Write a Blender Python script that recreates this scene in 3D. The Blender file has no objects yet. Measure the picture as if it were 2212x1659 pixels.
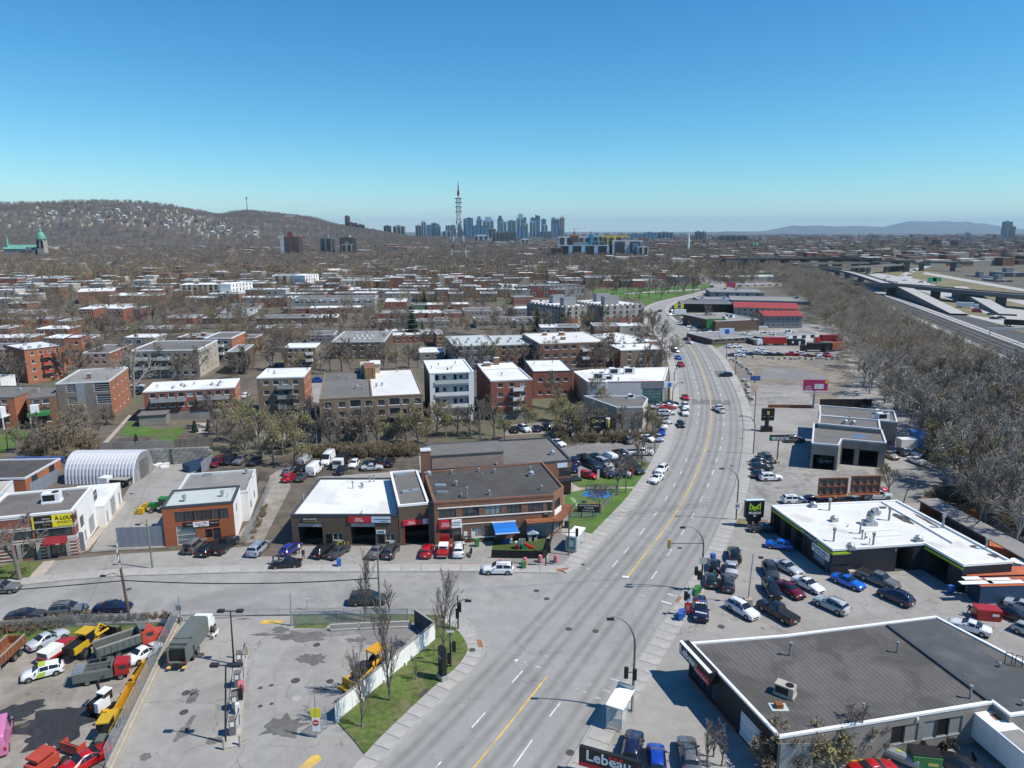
import bpy,bmesh
from math import*
from random import Random as Rnd
from mathutils import Vector as Vc,Matrix,Euler
from mathutils.geometry import tessellate_polygon
R=radians
UP=(R(90)*1.,0,0)
def sv(n,k,v):n.inputs[k].default_value=v
En,rng=enumerate,range
SC=bpy.context.scene
F,PITCH,HC=1535.,R(12.15),50.
SP,CP=sin(PITCH),cos(PITCH)
cam_data=bpy.data.cameras.new('camera')
cam_data.sensor_width=36.
cam_data.lens=36.*F/2212.
cam_data.clip_start=1.
cam_data.clip_end=90000.
cam=bpy.data.objects.new('camera',cam_data)
SC.collection.objects.link(cam)
cam.location=(0,0,HC)
cam.rotation_euler=(R(90)-PITCH,0,0)
SC.camera=cam
SUN_EL=R(53.5)
SUN_DIR=Vc((.965*cos(SUN_EL),-.262*cos(SUN_EL),sin(SUN_EL)))
world=bpy.data.worlds.new('World')
SC.world=world
world.use_nodes=True
wn=world.node_tree.nodes
bgn=wn['Background']
sky=wn.new('ShaderNodeTexSky')
sky.sky_type='NISHITA'
sky.sun_disc=False
sky.sun_elevation=SUN_EL
sky.sun_rotation=atan2(SUN_DIR.x,SUN_DIR.y)
sky.altitude=300
sky.air_density=1.
sky.dust_density=0.
sky.ozone_density=2.
prev=sky.outputs[0]
for op,v in(('MULTIPLY',(.065,.115,.141)),('POWER',(1.8,1.25,1.)),('MULTIPLY',(25,10.6,9.1))):
 hs=wn.new('ShaderNodeVectorMath');hs.operation=op;sv(hs,1,v)
 world.node_tree.links.new(prev,hs.inputs[0]);prev=hs.outputs[0]
world.node_tree.links.new(prev,bgn.inputs['Color'])
sv(bgn,'Strength',.1)
sd=bpy.data.lights.new('sun','SUN')
sd.energy=5.
sd.angle=R(.53)
sd.color=(1.,.95,.87)
sun=bpy.data.objects.new('sun',sd)
SC.collection.objects.link(sun)
sun.rotation_euler=SUN_DIR.to_track_quat('Z','Y').to_euler()
SC.view_settings.view_transform='Standard'
SC.view_settings.look='None'
SC.view_settings.exposure=.1
SC.view_settings.gamma=1.
SC.view_settings.use_curve_mapping=False
SC.cycles.max_bounces=6
SC.cycles.diffuse_bounces=2
SC.cycles.volume_bounces=0
def ray(x,y):
 u,v=(x-1106.)/F,(y-829.5)/F
 return Vc((u,CP-v*SP,-(v*CP+SP)))
def G(x,y,z=0.):
 r=ray(x,y)
 t=(z-HC)/r.z
 return Vc((r.x*t,r.y*t,z))
def GY(x,y,Y):
 r=ray(x,y)
 t=Y/r.y
 return Vc((r.x*t,Y,HC+r.z*t))
TX={0:0.,1:553.,2:1106.,3:1659.}
TY={3:1244.25,2:932.6,1:658.3,0:384.}
class Tile:
 def __init__(s,c,r):s.x,s.y=TX[c],TY[r]
 def S(s,x,y):return(s.x+x/4.,s.y+y/4.)
 def __call__(s,x,y,z=0.):return G(s.x+x/4.,s.y+y/4.,z)
T={(c,r):Tile(c,r)for c in TX for r in TY}
def hat(xt,yt,base):
 return GY(xt,yt,base.y).z
MATS={}
def mat(name,col,rough=.9,metal=0.,spec=.4,var=.12,vsc=.6,stn=None,ssc=.12,sa=.6,objcol=False,coat=0.,emit=None,brick=None,bump=0.,cracks=0.,orv=0.,strp=None,alpha=1.,ckc=(.05,.05,.05),hold=.5):
 if name in MATS:return MATS[name]
 m=bpy.data.materials.new(name)
 m.use_nodes=True
 nt=m.node_tree
 b=nt.nodes['Principled BSDF']
 L=nt.links.new
 sv(b,'Roughness',rough)
 sv(b,'Metallic',metal)
 sv(b,'Specular IOR Level',spec)
 if coat:sv(b,'Coat Weight',coat);sv(b,'Coat Roughness',.06)
 cur=None
 rgb=nt.nodes.new('ShaderNodeRGB');rgb.outputs[0].default_value=(*col,1)
 cur=rgb.outputs[0]
 if objcol:
  oi=nt.nodes.new('ShaderNodeObjectInfo');cur=oi.outputs['Color']
 tc=nt.nodes.new('ShaderNodeTexCoord')
 def mixc(fac,a,bcol,mode='MIX',f=1.):
  mx=nt.nodes.new('ShaderNodeMix');mx.data_type='RGBA';mx.blend_type=mode
  if fac is None:sv(mx,0,f)
  else:L(fac,mx.inputs[0])
  L(a,mx.inputs[6])
  if isinstance(bcol,tuple):sv(mx,7,(*bcol,1))
  else:L(bcol,mx.inputs[7])
  return mx.outputs[2]
 def noise(scale,detail=4,rough=.55,dist=0.):
  n=nt.nodes.new('ShaderNodeTexNoise')
  sv(n,'Scale',scale);sv(n,'Detail',detail)
  sv(n,'Roughness',rough);sv(n,'Distortion',dist)
  L(tc.outputs['Object'],n.inputs['Vector'])
  return n.outputs['Fac']
 def ramp(v,lo,hi,a=0.,bb=1.):
  r=nt.nodes.new('ShaderNodeMapRange')
  sv(r,'From Min',lo);sv(r,'From Max',hi)
  sv(r,'To Min',a);sv(r,'To Max',bb)
  L(v,r.inputs['Value']);return r.outputs[0]
 if brick:
  bt=nt.nodes.new('ShaderNodeTexBrick')
  sv(bt,'Color1',(*[c*.85 for c in col],1))
  sv(bt,'Color2',(*[min(1,c*1.18)for c in col],1))
  sv(bt,'Mortar',(*brick,1))
  sv(bt,'Scale',1.)
  sv(bt,'Brick Width',.32);sv(bt,'Row Height',.11)
  sv(bt,'Mortar Size',.008)
  sep=nt.nodes.new('ShaderNodeSeparateXYZ');L(tc.outputs['Object'],sep.inputs[0])
  ad=nt.nodes.new('ShaderNodeMath');ad.operation='ADD';L(sep.outputs[0],ad.inputs[0]);L(sep.outputs[1],ad.inputs[1])
  cmb=nt.nodes.new('ShaderNodeCombineXYZ');L(ad.outputs[0],cmb.inputs[0]);L(sep.outputs[2],cmb.inputs[1])
  L(cmb.outputs[0],bt.inputs['Vector'])
  cur=bt.outputs['Color']
 if strp:
  sep=nt.nodes.new('ShaderNodeSeparateXYZ');L(tc.outputs['Object'],sep.inputs[0])
  m1=nt.nodes.new('ShaderNodeMath');m1.operation='PINGPONG'
  L(sep.outputs['XYZ'.index(strp[0])],m1.inputs[0]);sv(m1,1,strp[1]/2)
  f=ramp(m1.outputs[0],0.,strp[1]*.16,1.,0.)
  cur=mixc(f,cur,tuple(c*strp[2]for c in col))
 if orv:
  oi=nt.nodes.new('ShaderNodeObjectInfo')
  hsn=nt.nodes.new('ShaderNodeHueSaturation')
  L(ramp(oi.outputs['Random'],0,1,1-orv,1+orv),hsn.inputs['Value'])
  L(cur,hsn.inputs['Color']);cur=hsn.outputs[0]
 if var:
  v1=ramp(noise(vsc,6,.65),.3,.7,1-var,1+var)
  v2=ramp(noise(vsc*.13,3,.5),.3,.7,1-var*.6,1+var*.6)
  mm=nt.nodes.new('ShaderNodeMath');mm.operation='MULTIPLY';L(v1,mm.inputs[0]);L(v2,mm.inputs[1])
  hsn=nt.nodes.new('ShaderNodeHueSaturation');L(mm.outputs[0],hsn.inputs['Value']);L(cur,hsn.inputs['Color']);cur=hsn.outputs[0]
 if stn is not None and sa:
  s=ramp(noise(ssc,6,.6,.6),hold,hold+.13,0.,sa)
  cur=mixc(s,cur,stn)
 if cracks:
  def wob(amount,sc):
   n=nt.nodes.new('ShaderNodeTexNoise');sv(n,'Scale',sc);sv(n,'Detail',4)
   L(tc.outputs['Object'],n.inputs['Vector'])
   mx=nt.nodes.new('ShaderNodeVectorMath');mx.operation='MULTIPLY_ADD'
   L(n.outputs['Color'],mx.inputs[0]);sv(mx,1,(amount,)*3);L(tc.outputs['Object'],mx.inputs[2])
   return mx.outputs[0]
  vec=wob(4.,.35)
  for sc,wd in((.085,.0045),(.3,.006)):
   vo=nt.nodes.new('ShaderNodeTexVoronoi');vo.feature='DISTANCE_TO_EDGE';sv(vo,'Scale',sc)
   L(vec,vo.inputs['Vector'])
   a=ramp(vo.outputs['Distance'],wd*.3,wd,1.,0.)
   gate=ramp(noise(.05 if sc<.2 else .11,2),.44 if sc<.2 else .52,.6,0.,cracks)
   mm=nt.nodes.new('ShaderNodeMath');mm.operation='MULTIPLY';mm.use_clamp=True;L(a,mm.inputs[0]);L(gate,mm.inputs[1])
   cur=mixc(mm.outputs[0],cur,ckc)
 L(cur,b.inputs['Base Color'])
 if bump:
  bp=nt.nodes.new('ShaderNodeBump');sv(bp,'Strength',bump);sv(bp,'Distance',.05)
  L(noise(6.,5),bp.inputs['Height']);L(bp.outputs[0],b.inputs['Normal'])
 if emit:
  sv(b,'Emission Color',(*emit[0],1));sv(b,'Emission Strength',emit[1])
 if alpha<1:sv(b,'Alpha',alpha)
 MATS[name]=m
 return m
M={}
def dm(k,*a,**kw):M[k]=mat(k,*a,**kw)
dm('earth',(.125,.103,.08),var=.35,vsc=.35,stn=(.1,.12,.05),ssc=.04)
dm('far_land',(.1,.083,.072),1.,var=.45,vsc=.02,stn=(.2,.2,.19),ssc=.008,sa=.35)
dm('road',(.285,.278,.262),var=.09,stn=(.33,.32,.3),ssc=.05,cracks=.75,ckc=(.1,.1,.1))
dm('road_old',(.3,.29,.272),stn=(.19,.185,.175),ssc=.07,cracks=.8,ckc=(.11,.11,.11))
dm('lot',(.3,.285,.26),stn=(.22,.205,.185),ssc=.09,cracks=.9,ckc=(.09,.09,.085))
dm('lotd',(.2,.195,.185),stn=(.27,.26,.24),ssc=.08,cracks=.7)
dm('lot_broken',(.29,.275,.25),var=.25,vsc=.9,stn=(.14,.135,.12),ssc=.3,cracks=1.,ckc=(.07,.07,.065))
dm('gravel',(.275,.25,.212),var=.25,stn=(.18,.155,.12),sa=.8)
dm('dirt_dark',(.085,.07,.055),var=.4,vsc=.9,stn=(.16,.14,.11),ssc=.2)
dm('conc',(.37,.355,.325),stn=(.27,.25,.22),ssc=.3,orv=.06)
dm('ctan',(.4,.35,.28),stn=(.3,.25,.2),ssc=.3,orv=.06)
dm('cgrey',(.25,.245,.235),stn=(.16,.15,.14),ssc=.3,orv=.05)
dm('patch',(.135,.13,.122),var=.25,vsc=1.5)
dm('patch_light',(.17,.17,.17),vsc=1.)
dm('wet',(.045,.042,.038),.35,var=.3,vsc=1.5)
dm('grass',(.08,.12,.024),var=.45,vsc=1.8,stn=(.17,.14,.075),ssc=.5,sa=.8,hold=.5)
dm('gpark',(.075,.15,.025),var=.25,vsc=.3,stn=(.12,.12,.05),ssc=.06)
dm('grass_dry',(.2,.165,.09),var=.3,vsc=.4,stn=(.11,.13,.045),ssc=.08,sa=.8)
dm('turf',(.055,.085,.02),vsc=2.)
dm('turf_light',(.09,.16,.045),vsc=2.)
dm('play_blue',(.03,.16,.42))
dm('play_red',(.42,.06,.03))
dm('play_lime',(.22,.36,.15))
dm('paint_white',(.72,.72,.7),.8,var=.25,vsc=1.8,stn=(.35,.35,.34),ssc=.9,sa=.8)
dm('pworn',(.42,.42,.41),.8,var=.3,vsc=1.5,stn=(.27,.27,.26),ssc=.8,sa=.9)
dm('paint_yellow',(.62,.4,.09),.8,var=.2,vsc=1.5,stn=(.32,.28,.2),ssc=.7,sa=.8)
dm('cast_iron',(.09,.075,.07),.7,.2,var=.3,vsc=3)
dm('tactile',(.3,.13,.075),.8,var=.25,vsc=2)
dm('rwhite',(.74,.74,.72),.7,var=.07,stn=(.52,.51,.48))
dm('rdirty',(.66,.65,.62),.7,var=.08,stn=(.33,.3,.25),hold=.6)
dm('rpa',(.46,.5,.47),.7,var=.06,stn=(.1,.1,.1),sa=.8,hold=.62)
dm('rgrey',(.155,.145,.134),stn=(.12,.117,.112))
dm('roof_seam',(.085,.08,.075))
dm('roof_worn',(.12,.112,.105),stn=(.07,.066,.06),ssc=.2,sa=.8,hold=.46)
dm('hut_metal',(.6,.61,.63),.5,.2)
dm('rpale',(.25,.24,.225),stn=(.18,.175,.165))
dm('rdark',(.075,.07,.065),var=.18,stn=(.045,.043,.042))
dm('rbrown',(.155,.14,.13),stn=(.1,.092,.088))
dm('slate',(.075,.08,.085),stn=(.12,.125,.13),ssc=.3)
dm('roof_blue',(.12,.2,.33),.25)
dm('roof_red',(.33,.05,.04),.6,var=.08,strp=('X',.6,.7))
dm('coping',(.6,.61,.61),.5,var=.08)
dm('cwhite',(.8,.8,.79),.5,var=.04)
dm('cdark',(.06,.065,.075),.5)
dm('bbrown',(.115,.075,.052),brick=(.14,.12,.1))
dm('bred',(.26,.085,.055),brick=(.22,.15,.12),stn=(.17,.06,.045),ssc=.4,sa=.4)
dm('borange',(.37,.125,.06),brick=(.3,.2,.14))
dm('brust',(.21,.1,.06),brick=(.2,.15,.12))
dm('btan',(.235,.165,.11),brick=(.24,.2,.16),stn=(.15,.11,.08),ssc=.4,sa=.4)
dm('brick_pink',(.33,.24,.2),brick=(.26,.22,.2))
dm('stucco_orange',(.34,.105,.045),var=.06)
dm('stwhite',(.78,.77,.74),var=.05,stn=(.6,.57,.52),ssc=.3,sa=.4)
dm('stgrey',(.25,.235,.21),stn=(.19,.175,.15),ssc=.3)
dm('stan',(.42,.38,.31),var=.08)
dm('stone',(.3,.285,.265),var=.22,vsc=1.6)
dm('sidew',(.74,.76,.78),.7,strp=('Z',.24,.8),var=.04)
dm('sgrey',(.21,.225,.24),.7,strp=('Z',.3,.75),var=.06)
dm('siding_wood',(.2,.185,.165),strp=('X',.22,.6),var=.25)
dm('cnavy',(.021,.024,.034),.6,strp=('X',.35,.55),var=.05)
dm('cblack',(.022,.022,.024),.6,strp=('Y',.3,.5),var=.05)
dm('cblue',(.05,.1,.3),.6,var=.06)
dm('block_white',(.52,.52,.52),brick=(.36,.36,.36),var=.05)
dm('lime',(.36,.5,.04),.6)
dm('glass',(.035,.045,.055),.08,spec=.9,orv=.5,var=0)
dm('lglass',(.2,.24,.26),.12,spec=.8,orv=.3,var=0)
dm('gteal',(.1,.2,.18),.08,spec=.9,orv=.15,var=0)
dm('cglass',(.016,.02,.024),.05,spec=.9,var=0)
dm('fwhite',(.72,.72,.71),.6)
dm('fdark',(.035,.035,.038),.5)
dm('fgrey',(.3,.31,.32),.6)
dm('black',(.014,.014,.015),.5)
dm('void',(.012,.011,.01),var=0)
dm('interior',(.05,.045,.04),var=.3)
dm('rubber',(.018,.018,.018))
dm('rim',(.35,.35,.36),.35,.8,var=0)
dm('chrome',(.6,.6,.62),.2,.9,var=0)
dm('car_paint',(.5,.5,.5),.25,objcol=True,coat=.6,spec=.5,var=0)
dm('trim',(.02,.02,.021),.45,var=0)
dm('lamp_red',(.45,.015,.01),.3)
dm('lamp_clear',(.65,.66,.68),.15,.3)
dm('plate',(.75,.76,.8),.5)
dm('galv',(.42,.44,.45),.45,.6,vsc=1.)
dm('gdull',(.3,.32,.33),.6,.3,vsc=1.)
dm('mwhite',(.75,.76,.77),.45,var=.04)
dm('pmetal',(.2,.185,.165),.6,.3)
dm('pdark',(.04,.04,.042),.5,.2)
dm('pole_wood',(.115,.085,.062),var=.3,vsc=2.)
dm('pole_green',(.17,.22,.15),vsc=2.)
dm('insulator',(.7,.72,.72),.3)
dm('rust',(.24,.085,.035),var=.3,vsc=1.5,stn=(.12,.06,.04),ssc=.8)
dm('orange_box',(.5,.13,.05),.8,var=.2,stn=(.3,.08,.05),ssc=.3,strp=('X',.5,.75))
dm('contb',(.03,.07,.14),.6,strp=('X',.4,.5))
dm('wood_fence',(.19,.165,.14),var=.25,vsc=1.,orv=.15)
dm('slat_grey',(.22,.245,.28),.6,vsc=1.,orv=.08)
dm('stone_block',(.26,.25,.225),var=.25,vsc=1.5,orv=.18)
dm('yelmac',(.55,.34,.02),.45,var=.06,orv=.02)
dm('amber',(.6,.3,.02),.5,var=.08)
dm('tgrey',(.125,.14,.13),.55,vsc=1.)
dm('rpaint',(.38,.02,.018),.35,coat=.3)
dm('red_orange',(.45,.065,.04),.4)
dm('wpaint',(.78,.78,.77),.4,coat=.3)
dm('green_john',(.02,.2,.03),.4)
dm('bgreen',(.05,.2,.06),.6)
dm('bblue',(.03,.12,.42),.6)
dm('pink',(.55,.16,.19),.7)
dm('orange_cone',(.8,.13,.02),.7)
dm('awning_blue',(.01,.16,.55),.8,var=.04)
dm('awning_red',(.22,.015,.02),.8)
dm('syel',(.8,.66,.02),.6)
dm('sblack',(.02,.02,.02),.5)
dm('sred',(.55,.02,.035),.5)
dm('swhite',(.78,.78,.78),.5)
dm('spale',(.55,.66,.78),.5)
dm('snavy',(.012,.014,.03),.4)
dm('sgreen',(.01,.3,.13),.5)
dm('sign_magenta',(.42,.03,.12),.5)
dm('twhite',(.8,.8,.8),.6)
dm('tblack',(.02,.02,.02),.6)
dm('tgold',(.6,.45,.12),.6)
dm('text_lime',(.42,.72,.03),.6)
dm('text_red',(.55,.03,.04),.6)
dm('skin',(.45,.28,.2),.7)
dm('hair',(.03,.022,.018))
dm('fur_white',(.65,.62,.56))
dm('bark',(.17,.15,.13),orv=.25)
dm('barkp',(.3,.28,.255),orv=.2)
dm('twig',(.205,.168,.138),orv=.25)
dm('twig_warm',(.25,.195,.125),orv=.25)
dm('twig_pale',(.34,.285,.225),orv=.2)
dm('bud',(.27,.25,.1),orv=.25)
dm('bud_green',(.22,.23,.09),orv=.2)
dm('needle',(.022,.045,.022),orv=.2)
dm('shrub',(.085,.072,.05),var=.3)
dm('copper',(.14,.36,.27),.7,vsc=.3)
dm('stone_church',(.33,.31,.27))
dm('ballast',(.085,.082,.08),var=.2)
dm('rail',(.16,.12,.1),.5,.5)
dm('deck',(.4,.39,.37),var=.08)
dm('dside',(.15,.145,.14))
COL=SC.collection
class MB:
 def __init__(s):s.v=[];s.f=[];s.m=[];s.mi=0
 def qd(s,*p):
  n=len(s.v);s.v+=[tuple(q)for q in p];s.f.append(tuple(rng(n,n+len(p))));s.m.append(s.mi)
  return s
 def box(s,c,d,rz=0.,M4=None):
  x,y,z=d[0]/2,d[1]/2,d[2]/2
  cs,sn=cos(rz),sin(rz)
  n=len(s.v)
  for i in rng(8):
   a=(x if i&1 else-x);b=(y if i&2 else-y);h=(z if i&4 else-z)
   p=Vc((c[0]+a*cs-b*sn,c[1]+a*sn+b*cs,c[2]+h))
   if M4 is not None:p=M4@p
   s.v.append(tuple(p))
  for q in((0,2,3,1),(4,5,7,6),(0,1,5,4),(1,3,7,5),(3,2,6,7),(2,0,4,6)):
   s.f.append(tuple(n+k for k in q));s.m.append(s.mi)
  return s
 def bxx(s,a,b):
  return s.box([(a[i]+b[i])/2 for i in rng(3)],[abs(a[i]-b[i])for i in rng(3)])
 def prm(s,pts,z0,z1,cap=True,bottom=False):
  pts=[Vc((p[0],p[1],0))for p in pts]
  area=sum(pts[i].x*pts[(i+1)%len(pts)].y-pts[(i+1)%len(pts)].x*pts[i].y for i in rng(len(pts)))
  if area<0:pts=pts[::-1]
  n=len(s.v);k=len(pts)
  s.v+=[(p.x,p.y,z0)for p in pts]+[(p.x,p.y,z1)for p in pts]
  for i in rng(k):
   j=(i+1)%k
   s.f.append((n+i,n+j,n+k+j,n+k+i));s.m.append(s.mi)
  if cap:s._poly(n+k,pts,False)
  if bottom:s._poly(n,pts,True)
  return s
 def _poly(s,n,pts,flip):
  for t in tessellate_polygon([pts]):
   a,b,c=t
   cr=(pts[b]-pts[a]).cross(pts[c]-pts[a]).z
   t=(a,b,c)if(cr>0)!=flip else(a,c,b)
   s.f.append(tuple(n+q for q in t));s.m.append(s.mi)
 def sht(s,pts,z):
  pts=[Vc((p[0],p[1],0))for p in pts]
  n=len(s.v);s.v+=[(p.x,p.y,z)for p in pts];s._poly(n,pts,False)
  return s
 def cyl(s,p0,p1,r0,r1=None,n=8,caps=True):
  r1=r0 if r1 is None else r1
  p0,p1=Vc(p0),Vc(p1)
  d=(p1-p0)
  if d.length<1e-6:return s
  d.normalize()
  a=d.orthogonal().normalized();b=d.cross(a)
  k=len(s.v)
  for p,r in((p0,r0),(p1,r1)):
   for i in rng(n):
    t=2*pi*i/n
    s.v.append(tuple(p+a*(r*cos(t))+b*(r*sin(t))))
  for i in rng(n):
   j=(i+1)%n
   s.f.append((k+i,k+j,k+n+j,k+n+i));s.m.append(s.mi)
  if caps:
   s.f.append(tuple(k+i for i in rng(n))[::-1]);s.m.append(s.mi)
   s.f.append(tuple(k+n+i for i in rng(n)));s.m.append(s.mi)
  return s
 def path(s,pts,r,n=6,r1=None):
  for i in rng(len(pts)-1):
   if r1 is None:s.cyl(pts[i],pts[i+1],r,r,n,True)
   else:
    a=r+(r1-r)*i/(len(pts)-1);b=r+(r1-r)*(i+1)/(len(pts)-1)
    s.cyl(pts[i],pts[i+1],a,b,n,True)
  return s
 def lat(s,prof,n=12,c=(0,0,0)):
  k=len(s.v)
  for r,z in prof:
   for i in rng(n):
    t=2*pi*i/n
    s.v.append((c[0]+r*cos(t),c[1]+r*sin(t),c[2]+z))
  for a in rng(len(prof)-1):
   for i in rng(n):
    j=(i+1)%n
    s.f.append((k+a*n+i,k+a*n+j,k+(a+1)*n+j,k+(a+1)*n+i));s.m.append(s.mi)
  s.f.append(tuple(k+(len(prof)-1)*n+i for i in rng(n)));s.m.append(s.mi)
  return s
 def mesh(s,name,mats,smooth=False):
  me=bpy.data.meshes.new(name)
  me.from_pydata(s.v,[],s.f)
  if not isinstance(mats,(list,tuple)):mats=[mats]
  for m in mats:me.materials.append(M[m]if isinstance(m,str)else m)
  if any(s.m):me.polygons.foreach_set('material_index',s.m)
  if smooth:me.polygons.foreach_set('use_smooth',[True]*len(me.polygons))
  me.update()
  return me
 def bd(s,name,mats,parent=None,loc=(0,0,0),rz=0.,smooth=False):
  return link(name,s.mesh(name,mats,smooth),parent,loc,rz)
def link(name,me,parent=None,loc=(0,0,0),rz=0.):
 o=bpy.data.objects.new(name,me)
 COL.objects.link(o)
 o.location=loc
 if rz:o.rotation_euler=(0,0,rz)
 if parent is not None:o.parent=parent
 return o
def emp(name,loc=(0,0,0),rz=0.):
 o=bpy.data.objects.new(name,None)
 o.empty_display_size=.5
 COL.objects.link(o);o.location=loc;o.rotation_euler=(0,0,rz)
 return o
def tag(o,lb=None,cat=None,gr=None,kind=None):
 if lb:o['label']=lb
 if cat:o['category']=cat
 if gr:o['group']=gr
 if kind:o['kind']=kind
 return o
def thg(name,lb,cat,loc=(0,0,0),rz=0.,gr=None):
 return tag(emp(name,loc,rz),lb,cat,gr)
def structure(name,mb,mats,lb=None,parent=None):
 o=mb.bd(name,mats,parent)
 o['kind']='structure'
 if lb:o['label']=lb
 return o
def ofl(pts,d):
 out=[]
 for i,p in En(pts):
  a=pts[max(0,i-1)];b=pts[min(len(pts)-1,i+1)]
  t=Vc((b.x-a.x,b.y-a.y,0)).normalized()
  out.append(Vc((p.x+t.y*d,p.y-t.x*d,0)))
 return out
def rsm(pts,step):
 pts=[Vc((p[0],p[1],0))for p in pts]
 out=[pts[0]];acc=0.
 for i in rng(len(pts)-1):
  a,b=pts[i],pts[i+1];L=(b-a).length
  while acc+step<=L+1e-9:
   acc+=step;out.append(a.lerp(b,acc/L))
  acc-=L
 return out
def sml(pts,n=6):
 pts=[Vc((p[0],p[1],0))for p in pts]
 P=[2*pts[0]-pts[1]]+pts+[2*pts[-1]-pts[-2]]
 out=[]
 for i in rng(1,len(P)-2):
  for k in rng(n):
   t=k/n
   a,b,c,d=P[i-1],P[i],P[i+1],P[i+2]
   out.append(.5*((2*b)+(c-a)*t+(2*a-5*b+4*c-d)*t*t+(3*b-a-3*c+d)*t**3))
 out.append(pts[-1])
 return out
def txt(s,size,mt,parent=None,loc=(0,0,0),rot=(0,0,0),name='lettering',depth=.02,sqz=1.,shear=0.,bold=0.):
 cu=bpy.data.curves.new(name,'FONT')
 cu.body=s;cu.size=size;cu.align_x='CENTER';cu.align_y='CENTER'
 cu.extrude=depth/2;cu.shear=shear;cu.offset=bold;cu.resolution_u=2
 o=bpy.data.objects.new(name,cu);COL.objects.link(o)
 dg=bpy.context.evaluated_depsgraph_get()
 me=bpy.data.meshes.new_from_object(o.evaluated_get(dg))
 bpy.data.objects.remove(o)
 me.materials.clear();me.materials.append(M[mt])
 q=bpy.data.objects.new(name,me);COL.objects.link(q)
 q.location=loc;q.rotation_euler=rot;q.scale=(sqz,1,1)
 if parent is not None:q.parent=parent
 return q
# ==== THE GROUND
def sht(name,pts,z,m,lb=None):
 mb=MB();mb.sht(pts,z);return structure(name,mb,m,lb)
def TS(c,r,*pts):t=T[c,r];return[t(*p)for p in pts]
g=MB();N=64
g.sht([(45000*cos(2*pi*i/N),45000*sin(2*pi*i/N))for i in rng(N)],-.06)
structure('ground',g,'far_land')
sht('ground',[(-900,30),(900,30),(1100,1500),(-1300,1500)],-.04,'earth')
sht('parking_lot',[(-95,45),(G(1236,1637).x+60,45),(165,60),(165,130),G(1990,880),G(1800,700),G(1500,700),G(1420,985),G(1130,985),G(700,985),G(640,1200),(-140,97),(-140,45)],-.012,'lot')
LE=[(700,1800),(818,1659),(863,1607),(968,1502),(1023,1452),(1051,1418)]
RE=[(1130,1800),(1223.5,1659),(1236,1637),(1291,1544),(1341,1476.8),(1386,1409),(1413.5,1366.8),(1471,1282.6),(1516,1207.6),(1548.5,1142.6),(1581,1067.6),(1597,1007.6),(1605,946),(1604,900),(1593.5,858),(1576,818),(1551,773),(1516,738),(1476,708),(1448,688),(1436,672),(1446,658),(1475,646),(1515,636),(1560,628),(1580,624)]
LU=[(1223.5,1239),(1246,1229),(1286,1185),(1338.5,1127.6),(1381,1080),(1421,1019),(1441,978),(1457,938),(1466,895),(1466,850),(1459,790),(1442,745),(1418,715),(1400,697),(1391,680),(1398,667),(1423,654),(1481,640),(1520,630),(1548,623)]
LUw,REw,LEw=[G(*p)for p in LU],[G(*p)for p in RE],[G(*p)for p in LE]
LUs,REs=sml(LUw,5),sml(REw,5)
corner=[G(1045.5,1417),G(1049,1398),G(1038,1374),G(1020,1352),G(1000.5,1339),G(953,1320)]
sht('avenue',LEw+corner[1:]+[G(953,1319),G(1100,1238)]+LUs+REs[::-1],0.,'road')
SSn=[(-400,1297),(0,1270),(25,1268.5),(110,1258),(250,1246),(553,1237),(1053,1236),(1106,1238),(1223.5,1239)]
SSs=[(-400,1375),(0,1350),(185,1339),(370,1331),(553,1316.5),(800,1314),(950,1317)]
SSnw,SSsw=[G(*p)for p in SSn],[G(*p)for p in SSs]
sht('side_street',SSnw+[G(1140,1320)]+SSsw[::-1],.004,'road_old')
sht('avenue',[G(*p)for p in((1508,592),(1512,604),(1520,620),(1536,634),(1600,632),(1566,612),(1548,598),(1541,586),(1545,577),(1538,576),(1520,584))],.004,'road')
sht('side_street',[G(*p)for p in((1219,588),(1236,590),(1262,612),(1225,612),(1222,600))],0.,'road_old')
def slb(name,line,width,side,step,lb,m='conc',z=.14,gap=.03,gut=.28):
 line=rsm(line,step)
 outer=ofl(line,side*gut);inner=ofl(line,side*(gut+width))
 root=MB()
 for i in rng(len(line)-1):
  root.prm([line[i],line[i+1],outer[i+1],outer[i]],-.1,z+.006)
 r=structure(name,root,m,lb)
 for i in rng(len(line)-1):
  a,b,c,d=outer[i],outer[i+1],inner[i+1],inner[i]
  t=(b-a).normalized()*gap
  nn=(d-a).normalized()*.025
  c0=(a+b+c+d)/4
  zz=z-.004*(i%3)
  mb=MB();mb.prm([a+t+nn-c0,b-t+nn-c0,c-t-c0,d+t-c0],-.1,zz)
  mb.bd('slab',m,r,(c0.x,c0.y,0))
 return r
near=[p for p in rsm(LUs,2.)if p.y<200]
slb('sidewalk',near,2.2,-1,1.9,'concrete pavement curving up the left side of the avenue past the playground')
slb('sidewalk',sml(LEw[:-1]+corner,4),1.9,-1,1.75,'concrete pavement round the grassy corner with the white wall')
slb('sidewalk',[p for p in REs if p.y<190],2.3,1,1.9,'concrete pavement along the right kerb of the avenue')
slb('sidewalk',SSnw[1:],2.1,-1,3.,'concrete pavement in front of the row of garages')
slb('sidewalk',SSsw,1.3,1,3.,'narrow concrete pavement beside the fenced yard','cgrey')
def band(name,line,off0,off1,z0,z1,m):
 a,b=ofl(line,off0),ofl(line,off1)
 mb=MB()
 for i in rng(len(line)-1):mb.prm([a[i],a[i+1],b[i+1],b[i]],z0,z1)
 return structure(name,mb,m)
band('sidewalk',[p for p in REs if p.y>=188],0.,2.6,-.1,.13,'conc')
band('sidewalk',[p for p in LUs if p.y>=198],-2.6,0.,-.1,.13,'conc')
YL=[(940,1750),(1023,1659),(1106,1556.7),(1181,1461.7)]
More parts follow.
